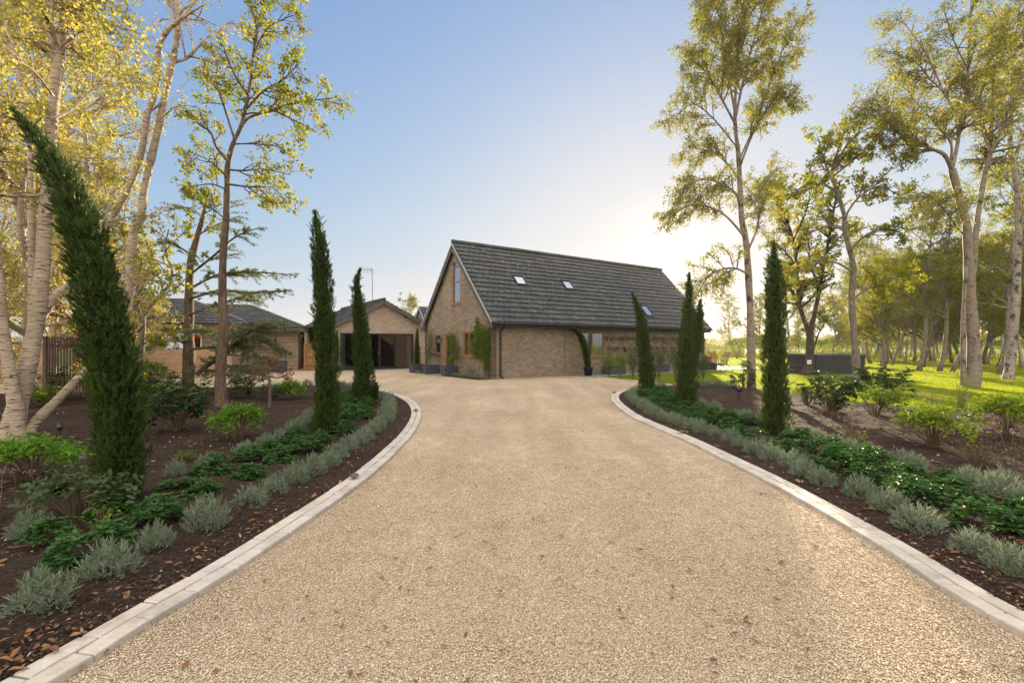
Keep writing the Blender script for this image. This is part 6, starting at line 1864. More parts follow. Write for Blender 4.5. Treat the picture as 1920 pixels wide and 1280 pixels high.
# sprawling grey stems and tiny seedlings on the soil
for k, (px, py, s, lab) in enumerate([(345, 870, 0.7, 'tiny yellow-green seedling on bare soil near the leaning cypress'), (565, 785, 0.8, 'small faded seedling beside the thin tall cypress'), (1595, 830, 0.9, 'little yellowing plant on bare soil in the lawn-side bed'),
                                      (1345, 760, 0.9, 'thin brown seedling left of the spike light'), (1690, 900, 0.8, 'little weed between inner lavenders on the lawn side'), (120, 945, 1.3, 'sprawling grey-green plant on the soil left of the leaning cypress'), (190, 1000, 0.9, 'low leafy plant beside the leaning cypress foot'), (1830, 880, 1.4, 'scraggy brown stemmed plant right of the round green shrub')]):
    mound(150 + k, 0.20 * s, 0.16 * s, ['lf_bright', 'lf_dry', 'lf_oak', 'lf_dry', 'lf_bright', 'lf_olive', 'lf_bright', 'lf_dry'][k], 0.045 * s, 0.018 * s, 90, lab, G(px, py), True, 'seedling')

# soil litter: bark chips, fallen leaves, pebbles
def scatter_poly(rng, n, poly, f):
    px = rng.uniform(-150, 2070, n); py = HOR + 42 + (1330 - HOR - 42) * rng.uniform(0, 1, n) ** f
    Y = CAM_H * FOC / (py - HOR); X = (px - 960) / FOC * Y
    q = np.stack([X, Y], 1)
    return q[inpoly(q, poly)]
rng = np.random.default_rng(77)
for poly, lab in ((L_POLY, 'birch'), (R_POLY, 'lawn')):
    q = scatter_poly(rng, 60000, poly, 1.0)
    m = MB(); n = len(q)
    sz = 0.010 + 0.0022 * q[:, 1] * rng.uniform(0.5, 1.2, n)
    a = rng.uniform(0, 6.28, n)
    D = np.stack([np.cos(a), np.sin(a), rng.normal(0, 0.35, n)], 1)
    leaves(m, np.stack([q[:, 0], q[:, 1], 0.026 + rng.uniform(0.0, 0.035, n)], 1), D, sz * rng.uniform(0.8, 2.4, n), sz * rng.uniform(0.5, 1.0, n), rng, 1.2, 'oval', 0.15)
    tag(m.build('bark_chips', M['chip']), 'loose bark chips and crumbs over the soil on the %s side' % lab, 'mulch', kind='stuff')
    q = scatter_poly(rng, 1700, poly, 0.9)
    m = MB(); n = len(q); a = rng.uniform(0, 6.28, n)
    leaves(m, np.stack([q[:, 0], q[:, 1], np.full(n, 0.062)], 1), np.stack([np.cos(a), np.sin(a), rng.normal(0.1, 0.25, n)], 1), rng.uniform(0.035, 0.075, n), rng.uniform(0.018, 0.04, n), rng, 1.5, 'oval', 0.25)
    tag(m.build('fallen_leaves', M['lf_litter']), 'brown fallen leaves lying on the soil on the %s side' % lab, 'leaves', kind='stuff')
drive_poly = [tuple(p) for p in LK[::3] if p[1] > 0.5][:130] + [tuple(p) for p in RK[::3] if p[1] > 0.5][::-1]
q = scatter_poly(rng, 300, drive_poly, 1.0)
m = MB(); n = len(q); a = rng.uniform(0, 6.28, n)
leaves(m, np.stack([q[:, 0], q[:, 1], np.full(n, 0.026)], 1), np.stack([np.cos(a), np.sin(a), rng.normal(0.1, 0.2, n)], 1), rng.uniform(0.02, 0.05, n), rng.uniform(0.012, 0.028, n), rng, 1.8, 'oval', 0.3)
tag(m.build('fallen_leaves', M['lf_litter']), 'scattered brown fallen leaves on the gravel drive', 'leaves', kind='stuff')

# loose pebbles of the drive, thick near the viewer
def pebbles(n, ymax, size):
    rng = np.random.default_rng(91)
    py = rng.uniform(HOR + CAM_H * FOC / ymax, 1360, n); px = rng.uniform(-40, 1960, n)
    Y = CAM_H * FOC / (py - HOR); X = (px - 960) / FOC * Y
    q = np.stack([X, Y], 1); q = q[inpoly(q, [tuple(p) for p in offset(LK, -0.02)[::3] if p[1] > 0.5][:130] + [tuple(p) for p in offset(RK, 0.02)[::3] if p[1] > 0.5][::-1])]
    n = len(q)
    base = np.array([(0, 0, 0.9), (0, 0, -0.9), (1.05, 0, 0), (-1.05, 0, 0), (0, 1, 0), (0, -1, 0)])
    V = base[None] + rng.normal(0, 0.2, (n, 6, 3))
    s = size * rng.uniform(0.55, 1.25, n) * np.clip(q[:, 1] / 3.0, 0.85, 2.0) ** 0.6
    V = V * (s[:, None, None] * rng.uniform(0.7, 1.2, (n, 1, 3)) * np.array([1, 1, 0.72]))
    a = rng.uniform(0, 6.28, n); c, si = np.cos(a)[:, None], np.sin(a)[:, None]
    x, y = V[:, :, 0] * c - V[:, :, 1] * si, V[:, :, 0] * si + V[:, :, 1] * c
    V = np.stack([x + q[:, 0:1], y + q[:, 1:2], V[:, :, 2] + 0.008 + (s * rng.uniform(0.1, 0.6, n))[:, None]], 2)
    tri = np.array([(0, 2, 4), (0, 4, 3), (0, 3, 5), (0, 5, 2), (1, 4, 2), (1, 3, 4), (1, 5, 3), (1, 2, 5)])
    m = MB(); m.add(V.reshape(-1, 3), None, (np.arange(n)[:, None, None] * 6 + tri[None]).reshape(-1, 3))
    tag(m.build('gravel_stones', M['pebble'], smooth=True), 'loose honey coloured stones of the gravel drive', 'gravel', kind='stuff')
pebbles(170000, 6.0, 0.0056)
# ------------------------------------------------------------------ things round the house, lights, hot tub
def planter(name, label, at, sx, sy, h, rz=HA, group=None):
    t = thing(name, label, 'planter', at, rz, group)
    m = MB()
    w_ = 0.045
    for (x0, x1, y0, y1) in ((-sx, sx, -sy, -sy + w_), (-sx, sx, sy - w_, sy), (-sx, -sx + w_, -sy + w_ + .001, sy - w_ - .001), (sx - w_, sx, -sy + w_ + .001, sy - w_ - .001)): m.box(x0, x1, y0, y1, 0.0, h)
    m.box(-sx + w_ + .001, sx - w_ - .001, -sy + w_ + .001, sy - w_ - .001, 0.0, 0.04)
    m.build('box', M['slate_box'], t)
    b = MB()
    e = 0.012
    for sg in (-1, 1):
        for (a0, a1, c) in ((-sx, sx, 'y'), (-sy, sy, 'x')):
            def q(u, z, o): return (u, sg * (sy + o), z) if c == 'y' else (sg * (sx + o), u, z)
            up = (0, 1, 0) if c == 'y' else (1, 0, 0)
            for z in (0.03, h - 0.03): b.bar(q(a0, z, e / 2 + .001), q(a1, z, e / 2 + .001), 0.05, e, up)
            for u in (a0 + 0.025, a1 - 0.025): b.bar(q(u, 0.056, e / 2 + .001), q(u, h - 0.056, e / 2 + .001), 0.05, e, up)
            b.bar(q(a0 + 0.05, 0.056, e / 2 - .001), q(a1 - 0.05, h - 0.056, e / 2 - .001), 0.035, e, up)
            b.bar(q(a0 + 0.05, h - 0.056, e / 2 - .003), q(a1 - 0.05, 0.056, e / 2 - .003), 0.035, e, up)
    b.build('bracing', M['slate_box'], t)
    s = MB(); s.add([(-sx + w_, -sy + w_, h - 0.06), (sx - w_, -sy + w_, h - 0.06), (sx - w_, sy - w_, h - 0.06), (-sx + w_, sy - w_, h - 0.06)], [(0, 1, 2, 3)])
    s.build('soil', M['soil'], t)
    return t
PG = 'slate grey planters round the house'
pp = [((-0.45, 3.1), 0.30, 0.22, 0.50, 'slate grey planter holding the climber right of the front door'), ((-0.45, 5.15), 0.34, 0.24, 0.46, 'slate grey planter holding the clipped standard tree'), ((-0.55, 6.65), 0.33, 0.26, 0.46, 'slate grey planter holding the little dark cypress'),
      ((7.1, -0.42), 0.56, 0.26, 0.42, 'long slate grey planter under the wall-trained plant next to the timber window'), ((10.6, -0.42), 0.56, 0.26, 0.42, 'slate grey planter half hidden by the slim curved cypress'), ((15.05, -0.42), 0.56, 0.26, 0.42, 'slate grey planter with crossed bracing at the far house corner')]
for (x, y), sx, sy, h, lab in pp: planter('planter', lab, HW(x, y, 0.014), sx, sy, h, HA, PG)
planter('planter', 'slate grey planter in front of the stone bungalow wall', (*G(521, 698), 0.006), 0.36, 0.36, 0.62, 0.1, PG)
ap = HW(AX0 - 0.05, AY0 - 0.45, 0.014)
planter('planter', 'slate grey planter at the left end of the glazed wing', ap, 0.2, 0.2, 0.5, HA, PG)

def bushy(name, label, cat, at, lmat, n, gen, L, W, up=0.3, kind='kite', stems=None, bark='stem', seed=1):
    rng = np.random.default_rng(seed)
    root = thing(name, label, cat, at, HA)
    if stems:
        m = MB()
        for pts, rad in stems: m.tube(pts, rad, 6, False)
        m.build('stems', M[bark], root, True)
    Pn, D = gen(rng, n)
    m = MB()
    leaves(m, Pn, D, L * rng.uniform(0.6, 1.25, n), W * rng.uniform(0.7, 1.2, n), rng, up, kind)
    m.build('foliage', M[lmat], root)
    return root
def ball(c, r):
    def g(rng, n):
        d = unit(rng.normal(0, 1, (n, 3))); rr = rng.uniform(0.55, 1.08, n) ** 0.5
        return np.array(c) + d * np.array(r) * rr[:, None], d + rng.normal(0, 0.6, (n, 3))
    return g
def blobs(bs):
    def g(rng, n):
        w_ = np.array([b[1][0] * b[1][2] for b in bs]); ix = rng.choice(len(bs), n, p=w_ / w_.sum())
        c = np.array([b[0] for b in bs])[ix]; r = np.array([b[1] for b in bs])[ix]
        return c + rng.normal(0, 0.5, (n, 3)) * r, rng.normal(0, 1, (n, 3)) + np.array([-0.4, -0.3, -0.3])
    return g
bushy('standard_tree', 'clipped standard tree with an oval head in its planter by the small window', 'small tree', HW(-0.45, 5.15, 0.44), 'lf_olive', 2600, blobs([((0, 0, 1.15), (0.30, 0.30, 0.75)), ((0, 0, 0.55), (0.42, 0.42, 0.35))]), 0.06, 0.022, 0.2, 'kite', [([(0, 0, 0), (0.01, 0, 0.6), (0, 0, 1.5)], [0.018, 0.014, 0.008])], seed=201)
bushy('climber', 'leafy climber beside the front door rising from its planter', 'climber', HW(-0.30, 3.15, 0.44), 'lf_green', 1200, blobs([((0.1, 0.15, 1.45), (0.2, 0.26, 0.3)), ((0.12, 0.0, 1.15), (0.2, 0.34, 0.36)), ((0.1, 0.12, 0.75), (0.16, 0.22, 0.5)), ((0.08, -0.35, 0.85), (0.2, 0.26, 0.3)), ((0.05, -0.42, 0.5), (0.16, 0.2, 0.26)), ((0.05, 0.1, 0.3), (0.14, 0.16, 0.3))]), 0.075, 0.045, 0.2, 'kite', [([(0, 0, 0), (0.1, 0.1, 0.8), (0.15, 0.12, 1.5)], [0.012, 0.01, 0.006])], seed=202)
bushy('climber', 'wisteria hanging in a thick green mass at the house corner beside the timber window', 'climber', HW(-0.05, 0.62, 0), 'lf_green', 3400, blobs([((-0.08, 0.35, 2.15), (0.16, 0.40, 0.30)), ((-0.10, -0.30, 2.0), (0.2, 0.42, 0.36)), ((-0.14, 0.1, 1.7), (0.22, 0.50, 0.34)), ((-0.10, -0.42, 1.55), (0.2, 0.32, 0.40)), ((-0.14, 0.42, 1.35), (0.2, 0.34, 0.30)), ((-0.1, -0.40, 1.15), (0.18, 0.26, 0.36)), ((-0.12, 0.2, 1.02), (0.2, 0.46, 0.16)), ((-0.05, 0.40, 2.5), (0.08, 0.10, 0.22)), ((-0.08, -0.42, 0.65), (0.10, 0.14, 0.42))]), 0.085, 0.042, 0.1, 'kite',
      [([(-0.1, -0.35, 0), (-0.06, -0.38, 0.6), (-0.06, -0.2, 1.3), (-0.04, 0.1, 2.1)], [0.03, 0.025, 0.02, 0.01]), ([(-0.1, -0.33, 0), (-0.05, -0.1, 0.8), (-0.04, 0.3, 1.6)], [0.02, 0.016, 0.01])], seed=203)
bushy('wiry_shrub', 'thin wiry shrub with tiny leaves under the wisteria', 'shrub', HW(-0.3, 1.25, 0), 'lf_olive', 1300, blobs([((0, 0, 0.45), (0.25, 0.75, 0.45)), ((0, 0.1, 0.25), (0.3, 0.9, 0.3))]), 0.03, 0.018, 0.1, 'kite', [([(0, 0.1 * k, 0), (0.05, 0.3 * k, 0.35), (0, 0.45 * k, 0.75)], [0.006, 0.005, 0.003]) for k in (-2, -1, 0, 1, 2)], seed=204)
bushy('potted_shrub', 'wispy shrub growing in the planter by the bungalow wall', 'shrub', Vector((*G(521, 698), 0.56)), 'lf_dry', 500, blobs([((0, 0, 0.55), (0.5, 0.5, 0.7))]), 0.06, 0.03, 0.1, 'kite', [([(0, 0, 0), (0.2 * math.cos(k), 0.2 * math.sin(k), 0.5), (0.35 * math.cos(k), 0.35 * math.sin(k), 0.95)], [0.012, 0.008, 0.004]) for k in range(6)], seed=205)
bushy('window_box_flowers', 'red geraniums massed under the white bungalow window', 'flowers', BO + Vector((math.cos(BA) * 4.95 + math.sin(BA) * -0.28, math.sin(BA) * 4.95 + math.cos(BA) * 0.28, 0.86)), 'petal_red', 700, blobs([((0, 0, 0.18), (0.85, 0.14, 0.16))]), 0.06, 0.05, 0.2, seed=206)
# small cypresses by the walls
def in_frame(f): return lambda p: f
def mini_cypress(seed, base, pts, label, name='potted_cypress', lmat='lf_cypress', spray=0.075):
    T = Tree(seed); rng = T.nr
    root = thing(name, label, 'cypress', base, 0)
    ax_ = smooth_path([Vector(p[:3]) for p in pts], 6)
    rr = []
    for i in range(len(pts) - 1): rr += [pts[i][3] + (pts[i + 1][3] - pts[i][3]) * k / 6 for k in range(6)]
    rr.append(pts[-1][3])
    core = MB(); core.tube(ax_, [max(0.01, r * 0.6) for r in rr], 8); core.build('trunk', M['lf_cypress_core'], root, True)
    A = np.array([tuple(p) for p in ax_]); R = np.array(rr); seg = np.linalg.norm(np.diff(A, axis=0), axis=1); d = np.concatenate([[0], np.cumsum(seg)])
    n = int(3.0 * np.sum(6.28 * R[:-1] * seg) / spray ** 2 * 3) + 200
    w_ = np.cumsum(np.concatenate([[0], seg * (R[:-1] + 0.02)])); w_ /= w_[-1]
    s = np.interp(rng.uniform(0, 1, n), w_, d)
    C = np.stack([np.interp(s, d, A[:, i]) for i in range(3)], 1); r = np.interp(s, d, R)
    Tn = unit(np.stack([np.interp(s, d[:-1], np.diff(A[:, i]) / seg) for i in range(3)], 1))
    a = rng.uniform(0, 6.28, n); e1 = unit(np.cross(Tn, np.array([[0.3, 0.9, 0.1]]))); e2 = np.cross(Tn, e1)
    out = e1 * np.cos(a)[:, None] + e2 * np.sin(a)[:, None]
    m = MB()
    leaves(m, C + out * (r * rng.uniform(0.6, 1.0, n))[:, None], Tn + out * rng.uniform(0.2, 0.7, n)[:, None] + rng.normal(0, 0.12, (n, 3)), spray * rng.uniform(0.6, 1.3, n), spray * 0.2, rng)
    m.build('foliage', M[lmat], root)
mini_cypress(211, HW(-0.55, 6.65, 0.40), [(0, 0, 0, 0.17), (0, 0, 0.35, 0.19), (0, 0, 0.9, 0.15), (0, 0, 1.5, 0.09), (0.02, 0, 1.95, 0.01)], 'little dark cone-shaped cypress in its planter beside the gable wall')
mini_cypress(213, ap + Vector((0, 0, 0.44)), [(0, 0, 0, 0.10), (0, 0, 0.35, 0.12), (0, 0, 0.9, 0.11), (0, 0, 1.5, 0.07), (0.0, 0, 1.85, 0.01)], 'narrow cypress in its planter at the left end of the glazed wing')
pb = HW(5.12, -0.62, 0.014)
ux, uy = HU.x, HU.y
mini_cypress(212, pb + Vector((0, 0, 0.34)), [(0, 0, 0, 0.13), (-0.06 * ux, -0.06 * uy, 0.35, 0.17), (-0.16 * ux, -0.16 * uy, 0.8, 0.18), (-0.34 * ux, -0.34 * uy, 1.3, 0.17), (-0.62 * ux, -0.62 * uy, 1.68, 0.13), (-0.95 * ux, -0.95 * uy, 1.86, 0.10), (-1.3 * ux, -1.3 * uy, 1.88, 0.03)], 'potted cypress arching left along the wall beside the timber window')
pot = thing('plant_pot', 'round black plastic pot holding the arching cypress', 'pot', pb)
m = MB(); m.lathe([(0.0, 0.0), (0.17, 0.0), (0.225, 0.36), (0.245, 0.36), (0.245, 0.41), (0.215, 0.41), (0.205, 0.34), (0.0, 0.34)], (0, 0, 0), 28); m.build('tub', M['plastic_black'], pot, True)

# lantern beside the front door
lan = thing('wall_lantern', 'black coach lantern on the gable wall between the small window and the door', 'lantern', HW(-0.004, 4.72, 1.72), HA)
m = MB(); m.box(-0.02, 0.0, -0.045, 0.045, -0.02, 0.16); m.tube([(-0.02, 0, 0.10), (-0.10, 0, 0.20), (-0.19, 0, 0.18), (-0.20, 0, 0.13)], 0.011, 6); m.build('bracket', M['black_metal'], lan)
m = MB(); m.lathe([(0.008, 0.16), (0.02, 0.14), (0.105, 0.075), (0.10, 0.06), (0.0, 0.06)], (-0.20, 0, 0), 6); m.build('cap', M['black_metal'], lan)
m = MB()
for k in range(6):
    a = k * math.pi / 3
    m.tube([(-0.20 + 0.09 * math.cos(a), 0.09 * math.sin(a), 0.06), (-0.20 + 0.055 * math.cos(a), 0.055 * math.sin(a), -0.14)], 0.007, 4)
m.lathe([(0.0, -0.155), (0.06, -0.155), (0.062, -0.135), (0.0, -0.135)], (-0.20, 0, 0), 6); m.build('cage', M['black_metal'], lan)
m = MB(); m.lathe([(0.084, 0.058), (0.052, -0.134)], (-0.20, 0, 0), 6); m.build('glass', M['glass'], lan)

# low lavender edging at the foot of the gable
for k in range(10):
    p = HW(-0.42 - 0.03 * (k % 2), 0.12 + k * 0.28, 0.0)
    put('lavender', LAV[k % 4], p.x, p.y, 0.004, k * 1.7, 0.85, '%s low lavender from the house corner along the gable wall' % ORD[k], 'lavender', 'lavenders along the gable wall')
for k in range(3):
    p = HW(-0.75, 5.75 + k * 0.26, 0.0)
    put('lavender', LAV[k % 4], p.x, p.y, 0.004, k * 1.7, 0.7, '%s small lavender between the two planters by the small window' % ORD[k], 'lavender', 'lavenders between planters')
st = MB(); st.box(-0.75, -0.05, -0.1, 2.75, -0.03, 0.012)
o_ = st.build('soil_strip', M['soil']); o_.location = HO; o_.rotation_euler = (0, 0, HA); tag(o_, 'narrow dark soil strip along the gable wall', 'soil', kind='structure')

# wall-trained plants on wires
for k, (x0, x1) in enumerate(((7.05, 9.0), (9.15, 11.4), (11.55, 13.5), (13.65, 15.3))):
    T = Tree(220 + k); rng = T.nr
    root = thing('espalier_plant', ['wall-trained climber right of the timber window', 'wall-trained climber second from the timber window', 'wall-trained climber second from the far house corner', 'wall-trained climber nearest the far house corner'][k], 'wall plant', HO, HA)
    wr = MB()
    for z in (0.75, 1.35, 1.88): wr.tube([(x0, -0.03, z), (x1, -0.03, z)], 0.004, 4)
    wr.build('wires', M['grey_metal'], root)
    xm = (x0 + x1) / 2
    lp_ = []
    for s_ in (-0.5, 0.05, 0.5):
        xs = xm + s_ * (x1 - x0) * 0.75
        pts = [Vector((xs, -0.06, 0.0)), Vector((xs + 0.05, -0.04, 0.7)), Vector((xs - 0.03, -0.04, 1.35)), Vector((xs + 0.04, -0.04, 1.95 + rng.uniform(-0.1, 0.1)))]
        T.wood.tube(smooth_path(pts, 3), [0.014] * 4 + [0.010] * 3 + [0.007] * 3, 5)
        for z in (1.35, 1.88):
            for sg in (-1, 1):
                L_ = rng.uniform(0.25, 0.6)
                q = smooth_path([(xs, -0.04, z - 0.05), (xs + sg * L_ * 0.5, -0.045, z + 0.02), (xs + sg * L_, -0.045, z + rng.uniform(-0.03, 0.05))], 3)
                T.wood.tube(q, 0.007, 4)
                for _ in range(5):
                    a_, d_ = T.at(q, rng.uniform(0.2, 0.99)); hang = T.grow(a_, (rng.uniform(-0.3, 0.3), -0.1, -1), rng.uniform(0.12, 0.5), 3, 0.15, 0)
                    T.wood.tube(hang, 0.004, 3, False)
                    lp_ += [tuple(T.at(hang, rng.uniform(0, 0.99))[0]) for _ in range(7)]
                lp_ += [tuple(T.at(q, rng.uniform(0, 0.99))[0]) for _ in range(14)]
    T.wood.build('branches', M['stem'], root)
    Pn = np.array(lp_) + rng.normal(0, 0.035, (len(lp_), 3)) * np.array([1, 0.3, 1]); Pn[:, 1] = np.minimum(Pn[:, 1], -0.02)
    m = MB(); leaves(m, Pn, rng.normal(0, 1, Pn.shape) + np.array([0, 0, -0.6]), 0.08 * rng.uniform(0.6, 1.2, len(Pn)), 0.04, rng)
    m.build('leaves', M['lf_dry'], root)

# small standard shrubs on the lawn tip
for k, (px, py, H, R, lab) in enumerate([(1141, 707.5, 1.05, 0.36, 'leafy evergreen shrub at the lawn tip, nearest the potted cypress'), (1163, 711.5, 1.12, 0.36, 'leafy evergreen shrub on the lawn tip in front of the long planter'), (1187, 710.5, 1.25, 0.34, 'wispy grey-green shrub just left of the slim curved cypress'),
                                      (1236, 714, 1.15, 0.36, 'open-branched shrub on the lawn right of the slim curved cypress'), (1266, 715.5, 1.35, 0.34, 'tall grey-green shrub just left of the double-topped cypress'), (1318, 716, 1.1, 0.3, 'thin silvery shrub right of the double-topped cypress')]):
    x, y = G(px, py)
    rng = np.random.default_rng(240 + k)
    stems = []
    tips = []
    for j in range(9):
        a = j * 2.4; rr = R * rng.uniform(0.3, 0.9); z = H * rng.uniform(0.55, 1.0)
        stems.append(([(0, 0, 0), (0.05 * math.cos(a), 0.05 * math.sin(a), H * 0.3), (rr * math.cos(a), rr * math.sin(a), z)], [0.014, 0.011, 0.004])); tips.append((rr * math.cos(a) * 0.8, rr * math.sin(a) * 0.8, z * 0.92))
    bushy('lawn_shrub', lab, 'shrub', (x, y, 0), 'lf_olive' if k not in (0, 1) else 'lf_green', 900, blobs([(t, (R * 0.6, R * 0.6, H * 0.28)) for t in tips]), 0.085, 0.03, 0.1, 'kite', stems, seed=250 + k)

# hot tub
ht = thing('hot_tub', 'black panelled square hot tub with its cover on, behind the forked tree', 'hot tub', (*G(1545, 701), 0), 0.12)
hx, hy = 1.42, 1.1
ht.location = Vector(((1546 - 960) / FOC * 25.4, 25.4, 0))
def rrect(sx, sy, r, k=6):
    o = []
    for (cx, cy, a0) in ((sx - r, sy - r, 0), (-sx + r, sy - r, 90), (-sx + r, -sy + r, 180), (sx - r, -sy + r, 270)):
        for i in range(k + 1): a = math.radians(a0 + 90 * i / k); o.append((cx + r * math.cos(a), cy + r * math.sin(a)))
    return o
def prism(m, levels):
    V, Q = [], []
    for ring, z in levels: V += [(p[0], p[1], z) for p in ring]
    n = len(levels[0][0])
    for i in range(len(levels) - 1):
        for j in range(n): Q.append((i * n + j, i * n + (j + 1) % n, (i + 1) * n + (j + 1) % n, (i + 1) * n + j))
    top = (len(levels) - 1) * n
    m.add(V, Q, [(top, top + j, top + j + 1) for j in range(1, n - 1)])
m = MB(); prism(m, [(rrect(hx, hy, 0.2), 0.0), (rrect(hx, hy, 0.2), 0.86)]); m.build('cabinet', M['tub_black'], ht)
for sg, (ax0, ax1) in (('y', (-hx + 0.22, hx - 0.22)), ('x', (-hy + 0.22, hy - 0.22))):
    m = MB()
    for i in range(9):
        z = 0.04 + i * 0.09
        if sg == 'y': m.box(ax0, ax1, -hy - 0.012, -hy - 0.001, z, z + 0.078)
        else: m.box(-hx - 0.012, -hx - 0.001, ax0, ax1, z, z + 0.078)
    m.build('panel', M['tub_black'], ht)
m = MB(); prism(m, [(rrect(hx + 0.02, hy + 0.02, 0.22), 0.861), (rrect(hx + 0.05, hy + 0.05, 0.24), 0.885), (rrect(hx + 0.05, hy + 0.05, 0.24), 0.99), (rrect(hx + 0.01, hy + 0.01, 0.22), 1.03), (rrect(hx - 0.9, hy - 0.7, 0.1), 1.05)]); m.build('cover', M['tub_cover'], ht)
m = MB(); m.box(-hx - 0.5, -hx - 0.03, -0.55, 0.35, 0.0, 0.24); m.box(-hx - 0.26, -hx - 0.03, -0.55, 0.35, 0.241, 0.44)
o_ = m.build('tub_step', M['tub_black']); o_.location = ht.location; o_.rotation_euler = (0, 0, 0.12); tag(o_, 'low black step standing against the left side of the hot tub', 'step')
m = MB(); m.box(-2.1, 1.8, -1.4, 1.4, -0.04, 0.012)
o_ = m.build('tub_base', M['flag']); o_.location = ht.location; o_.rotation_euler = (0, 0, 0.12); tag(o_, 'paved base under the hot tub', 'paving', kind='structure')
sw = thing('switch_box', 'white box with a red switch fixed to the forked tree trunk', 'switch', P(1518, 678.5, G(1516, 703)[1] - 0.29))
m = MB(); m.box(-0.085, 0.085, 0.0, 0.06, -0.095, 0.095); m.build('case', M['white_paint'], sw)
m = MB(); m.tube([(0.0, 0.0, -0.01), (0.0, -0.03, -0.01)], 0.035, 14); m.build('switch', M['red_paint'], sw)
m = MB(); q = G(1516, 703); m.tube([P(1527, 682, q[1] - 0.26), P(1533, 672, q[1] - 0.34), P(1532, 692, q[1] - 0.42), P(1528, 703, q[1] - 0.5)], 0.018, 6)
tag(m.build('cable', M['plastic_black']), 'black cable looping from the switch box down to the lawn', 'cable')

# garden chair and little table on the patio, terracotta pot
def slat_chair(at, rz, label):
    t = thing('garden_chair', label, 'chair', at, rz)
    m = MB()
    for i in range(7): m.bar((-0.02 + i * 0.075, -0.25, 0.36 - 0.012 * i), (-0.02 + i * 0.075, 0.25, 0.36 - 0.012 * i), 0.055, 0.02)
    m.build('seat', M['teak'], t)
    m = MB()
    for i in range(8): m.bar((-0.06 - 0.030 * i, -0.25, 0.42 + 0.085 * i), (-0.06 - 0.030 * i, 0.25, 0.42 + 0.085 * i), 0.02, 0.06)
    m.build('backrest', M['teak'], t)
    for y in (-0.27, 0.27):
        m = MB(); m.bar((0.46, y, 0.0), (-0.30, y, 1.05), 0.03, 0.045, (0, 1, 0)) if False else m.bar((0.10, y, 0.30), (-0.32, y, 1.10), 0.03, 0.045, (0, 1, 0)); m.build('back_post', M['teak'], t)
        m = MB(); m.bar((0.42, y * 1.02, 0.0), (0.36, y * 1.02, 0.56), 0.03, 0.045, (0, 1, 0)); m.build('leg', M['teak'], t)
        m = MB(); m.bar((-0.42, y * 1.02, 0.0), (0.02, y * 1.02, 0.37), 0.03, 0.045, (0, 1, 0)); m.build('leg', M['teak'], t)
        m = MB(); m.bar((-0.2, y * 1.08, 0.585), (0.46, y * 1.08, 0.575), 0.055, 0.025); m.build('arm', M['teak'], t)
        m = MB(); m.bar((-0.02, y * 0.95, 0.33), (0.48, y * 0.95, 0.27), 0.03, 0.05, (0, 0, 1)); m.build('side_rail', M['teak'], t)
    return t
yc = 29.0
slat_chair((((1357 - 960) / FOC * yc), yc, 0.014), math.radians(195), 'slatted teak garden chair on the sunny patio, facing the house')
slat_chair((((1341 - 960) / FOC * (yc + 1.2)), yc + 1.2, 0.014), math.radians(20), 'slatted teak garden chair nearest the house corner, half hidden by the planter')
gt_ = thing('garden_table', 'low round teak table between the garden chairs', 'table', ((1347 - 960) / FOC * (yc - 0.2), yc - 0.2, 0.014))
m = MB(); m.lathe([(0.0, 0.40), (0.28, 0.40), (0.28, 0.43), (0.0, 0.43)], (0, 0, 0), 24); m.build('tabletop', M['teak'], gt_)
for k in range(4):
    m = MB(); a = k * math.pi / 2 + 0.4; m.bar((0.22 * math.cos(a), 0.22 * math.sin(a), 0), (0.16 * math.cos(a), 0.16 * math.sin(a), 0.399), 0.035, 0.035); m.build('leg', M['teak'], gt_)
tp = HW(15.75, 0.05, 0.014)
t_ = thing('terracotta_pot', 'tall square terracotta pot at the far house corner', 'pot', tp, HA)
m = MB(); prism(m, [(rrect(0.14, 0.14, 0.02, 2), 0.0), (rrect(0.2, 0.2, 0.02, 2), 0.74)]); m.build('body', M['terracotta'], t_)
m = MB(); prism(m, [(rrect(0.2, 0.2, 0.02, 2), 0.741), (rrect(0.235, 0.235, 0.02, 2), 0.75), (rrect(0.235, 0.235, 0.02, 2), 0.84), (rrect(0.19, 0.19, 0.02, 2), 0.84)]); m.build('rim', M['terracotta'], t_)

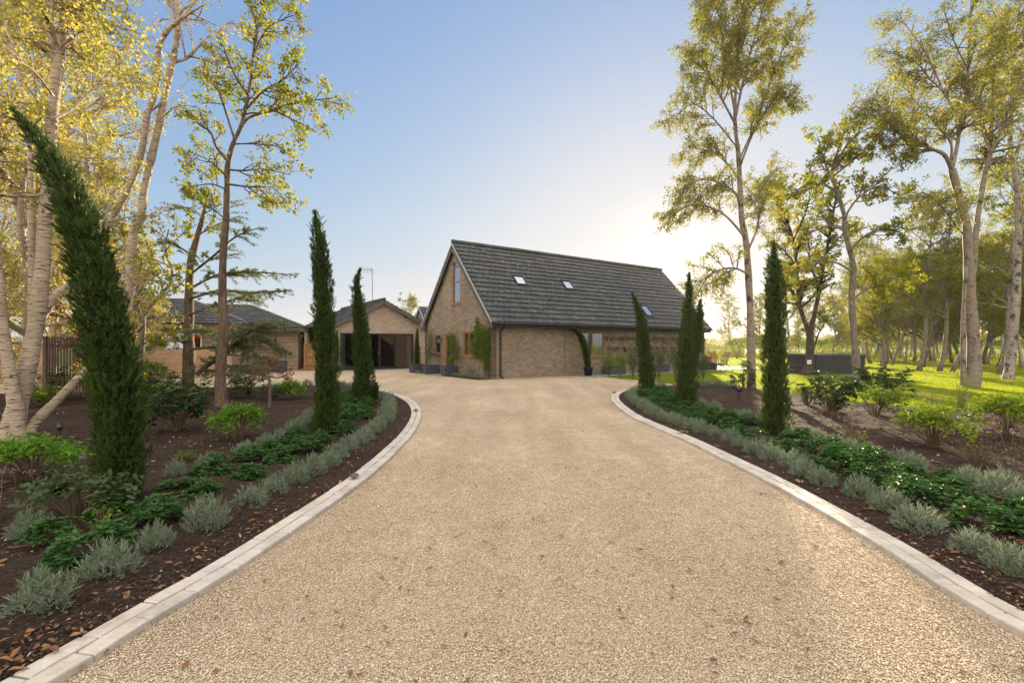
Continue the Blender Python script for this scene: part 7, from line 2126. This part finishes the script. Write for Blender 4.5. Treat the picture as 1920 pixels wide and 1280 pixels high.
# spike lights, kerb lights, plant label
def spike(at, rz, label, s=1.0):
    t = thing('spike_light', label, 'garden light', (at[0], at[1], 0.02), rz)
    m = MB(); m.tube([(0, 0, -0.05), (0, 0, 0.17 * s)], 0.012 * s, 8); m.build('spike', M['plastic_black'], t)
    m = MB(); m.tube([(-0.035 * s, 0, 0.17 * s), (0.055 * s, 0, 0.22 * s)], [0.030 * s, 0.036 * s], 14); m.tube([(0.0551 * s, 0, 0.2201 * s), (0.07 * s, 0, 0.2285 * s)], [0.040 * s, 0.040 * s], 14); m.build('lamp_head', M['plastic_black'], t)
spike(G(112, 826), 2.4, 'black spike light on the soil by the multi-stemmed birch')
spike(G(1385, 754), 2.0, 'black spike light on the soil left of the straight cypress', 1.7)
def kerb_light(px, py, label, k=1.0, z=0.045):
    x, y = G(px, py + 2)
    t = thing('kerb_light', label, 'kerb light', (x, y, z), 0, 'domed lights set on the kerb')
    m = MB(); m.lathe([(0.0, 0.0), (0.028 * k, 0.0), (0.028 * k, 0.028 * k), (0.0, 0.028 * k)], (0, 0, 0), 18); m.build('base', M['grey_metal'], t, True)
    m = MB(); m.lathe([(0.0, 0.0285 * k), (0.058 * k, 0.0285 * k), (0.062 * k, 0.034 * k), (0.055 * k, 0.046 * k), (0.035 * k, 0.058 * k), (0.0, 0.063 * k)], (0, 0, 0), 24); m.build('dome', M['dome'], t, True)
M['dome'] = plain("bronze_dome", (0.10, 0.065, 0.05), 0.45, 0.4, 0.2, 20, metal=0.3)
kerb_light(664, 902, 'brown domed light on the kerb nearest the viewer, birch side', 0.85)
kerb_light(780, 773, 'brown domed light at the bend of the kerb, birch side', 0.85)
kerb_light(1279, 815, 'brown domed light on the kerb beside the lavenders, lawn side', 0.85)
kerb_light(1152, 738, 'brown domed light at the far rounded end of the kerb, lawn side', 0.95)
m = MB(); m.hexa([(-0.012, 0, -0.03), (0.012, 0, -0.03), (0.012, 0.002, -0.03), (-0.012, 0.002, -0.03), (-0.05, 0.03, 0.10), (-0.025, 0.03, 0.105), (-0.025, 0.032, 0.105), (-0.05, 0.032, 0.10)])
o_ = m.build('plant_label', M['white_paint']); x, y = G(1800, 966); o_.location = (x, y, 0.03); tag(o_, 'blank white plant label stuck in the soil among glossy shrublets', 'plant label')
m = MB(); x, y = G(60, 1040); m.tube(smooth_path([(x - 0.15, y, 0.05), (x + 0.02, y + 0.08, 0.055), (x + 0.10, y + 0.17, 0.09), (x + 0.18, y + 0.16, 0.08), (x + 0.3, y + 0.12, 0.05)], 4), 0.006, 6)
tag(m.build('irrigation_pipe', M['stem']), 'thin brown irrigation pipe looping over the soil between shrublets', 'pipe')
# ------------------------------------------------------------------ evening haze
hz_m, hz_t = newmat("haze")
hv = nd(hz_t, "ShaderNodeVolumePrincipled", {"Color": (1.0, 0.93, 0.80, 1.0), "Density": 0.0002, "Anisotropy": 0.6})
ho = hz_t.nodes.new("ShaderNodeOutputMaterial")
hz_t.links.new(hv.outputs[0], ho.inputs["Volume"])
m = MB(); m.box(-700, 900, -60, 620, -1.2, 22)
tag(m.build('haze', hz_m), 'thin golden evening haze in the air', 'haze', kind='stuff')
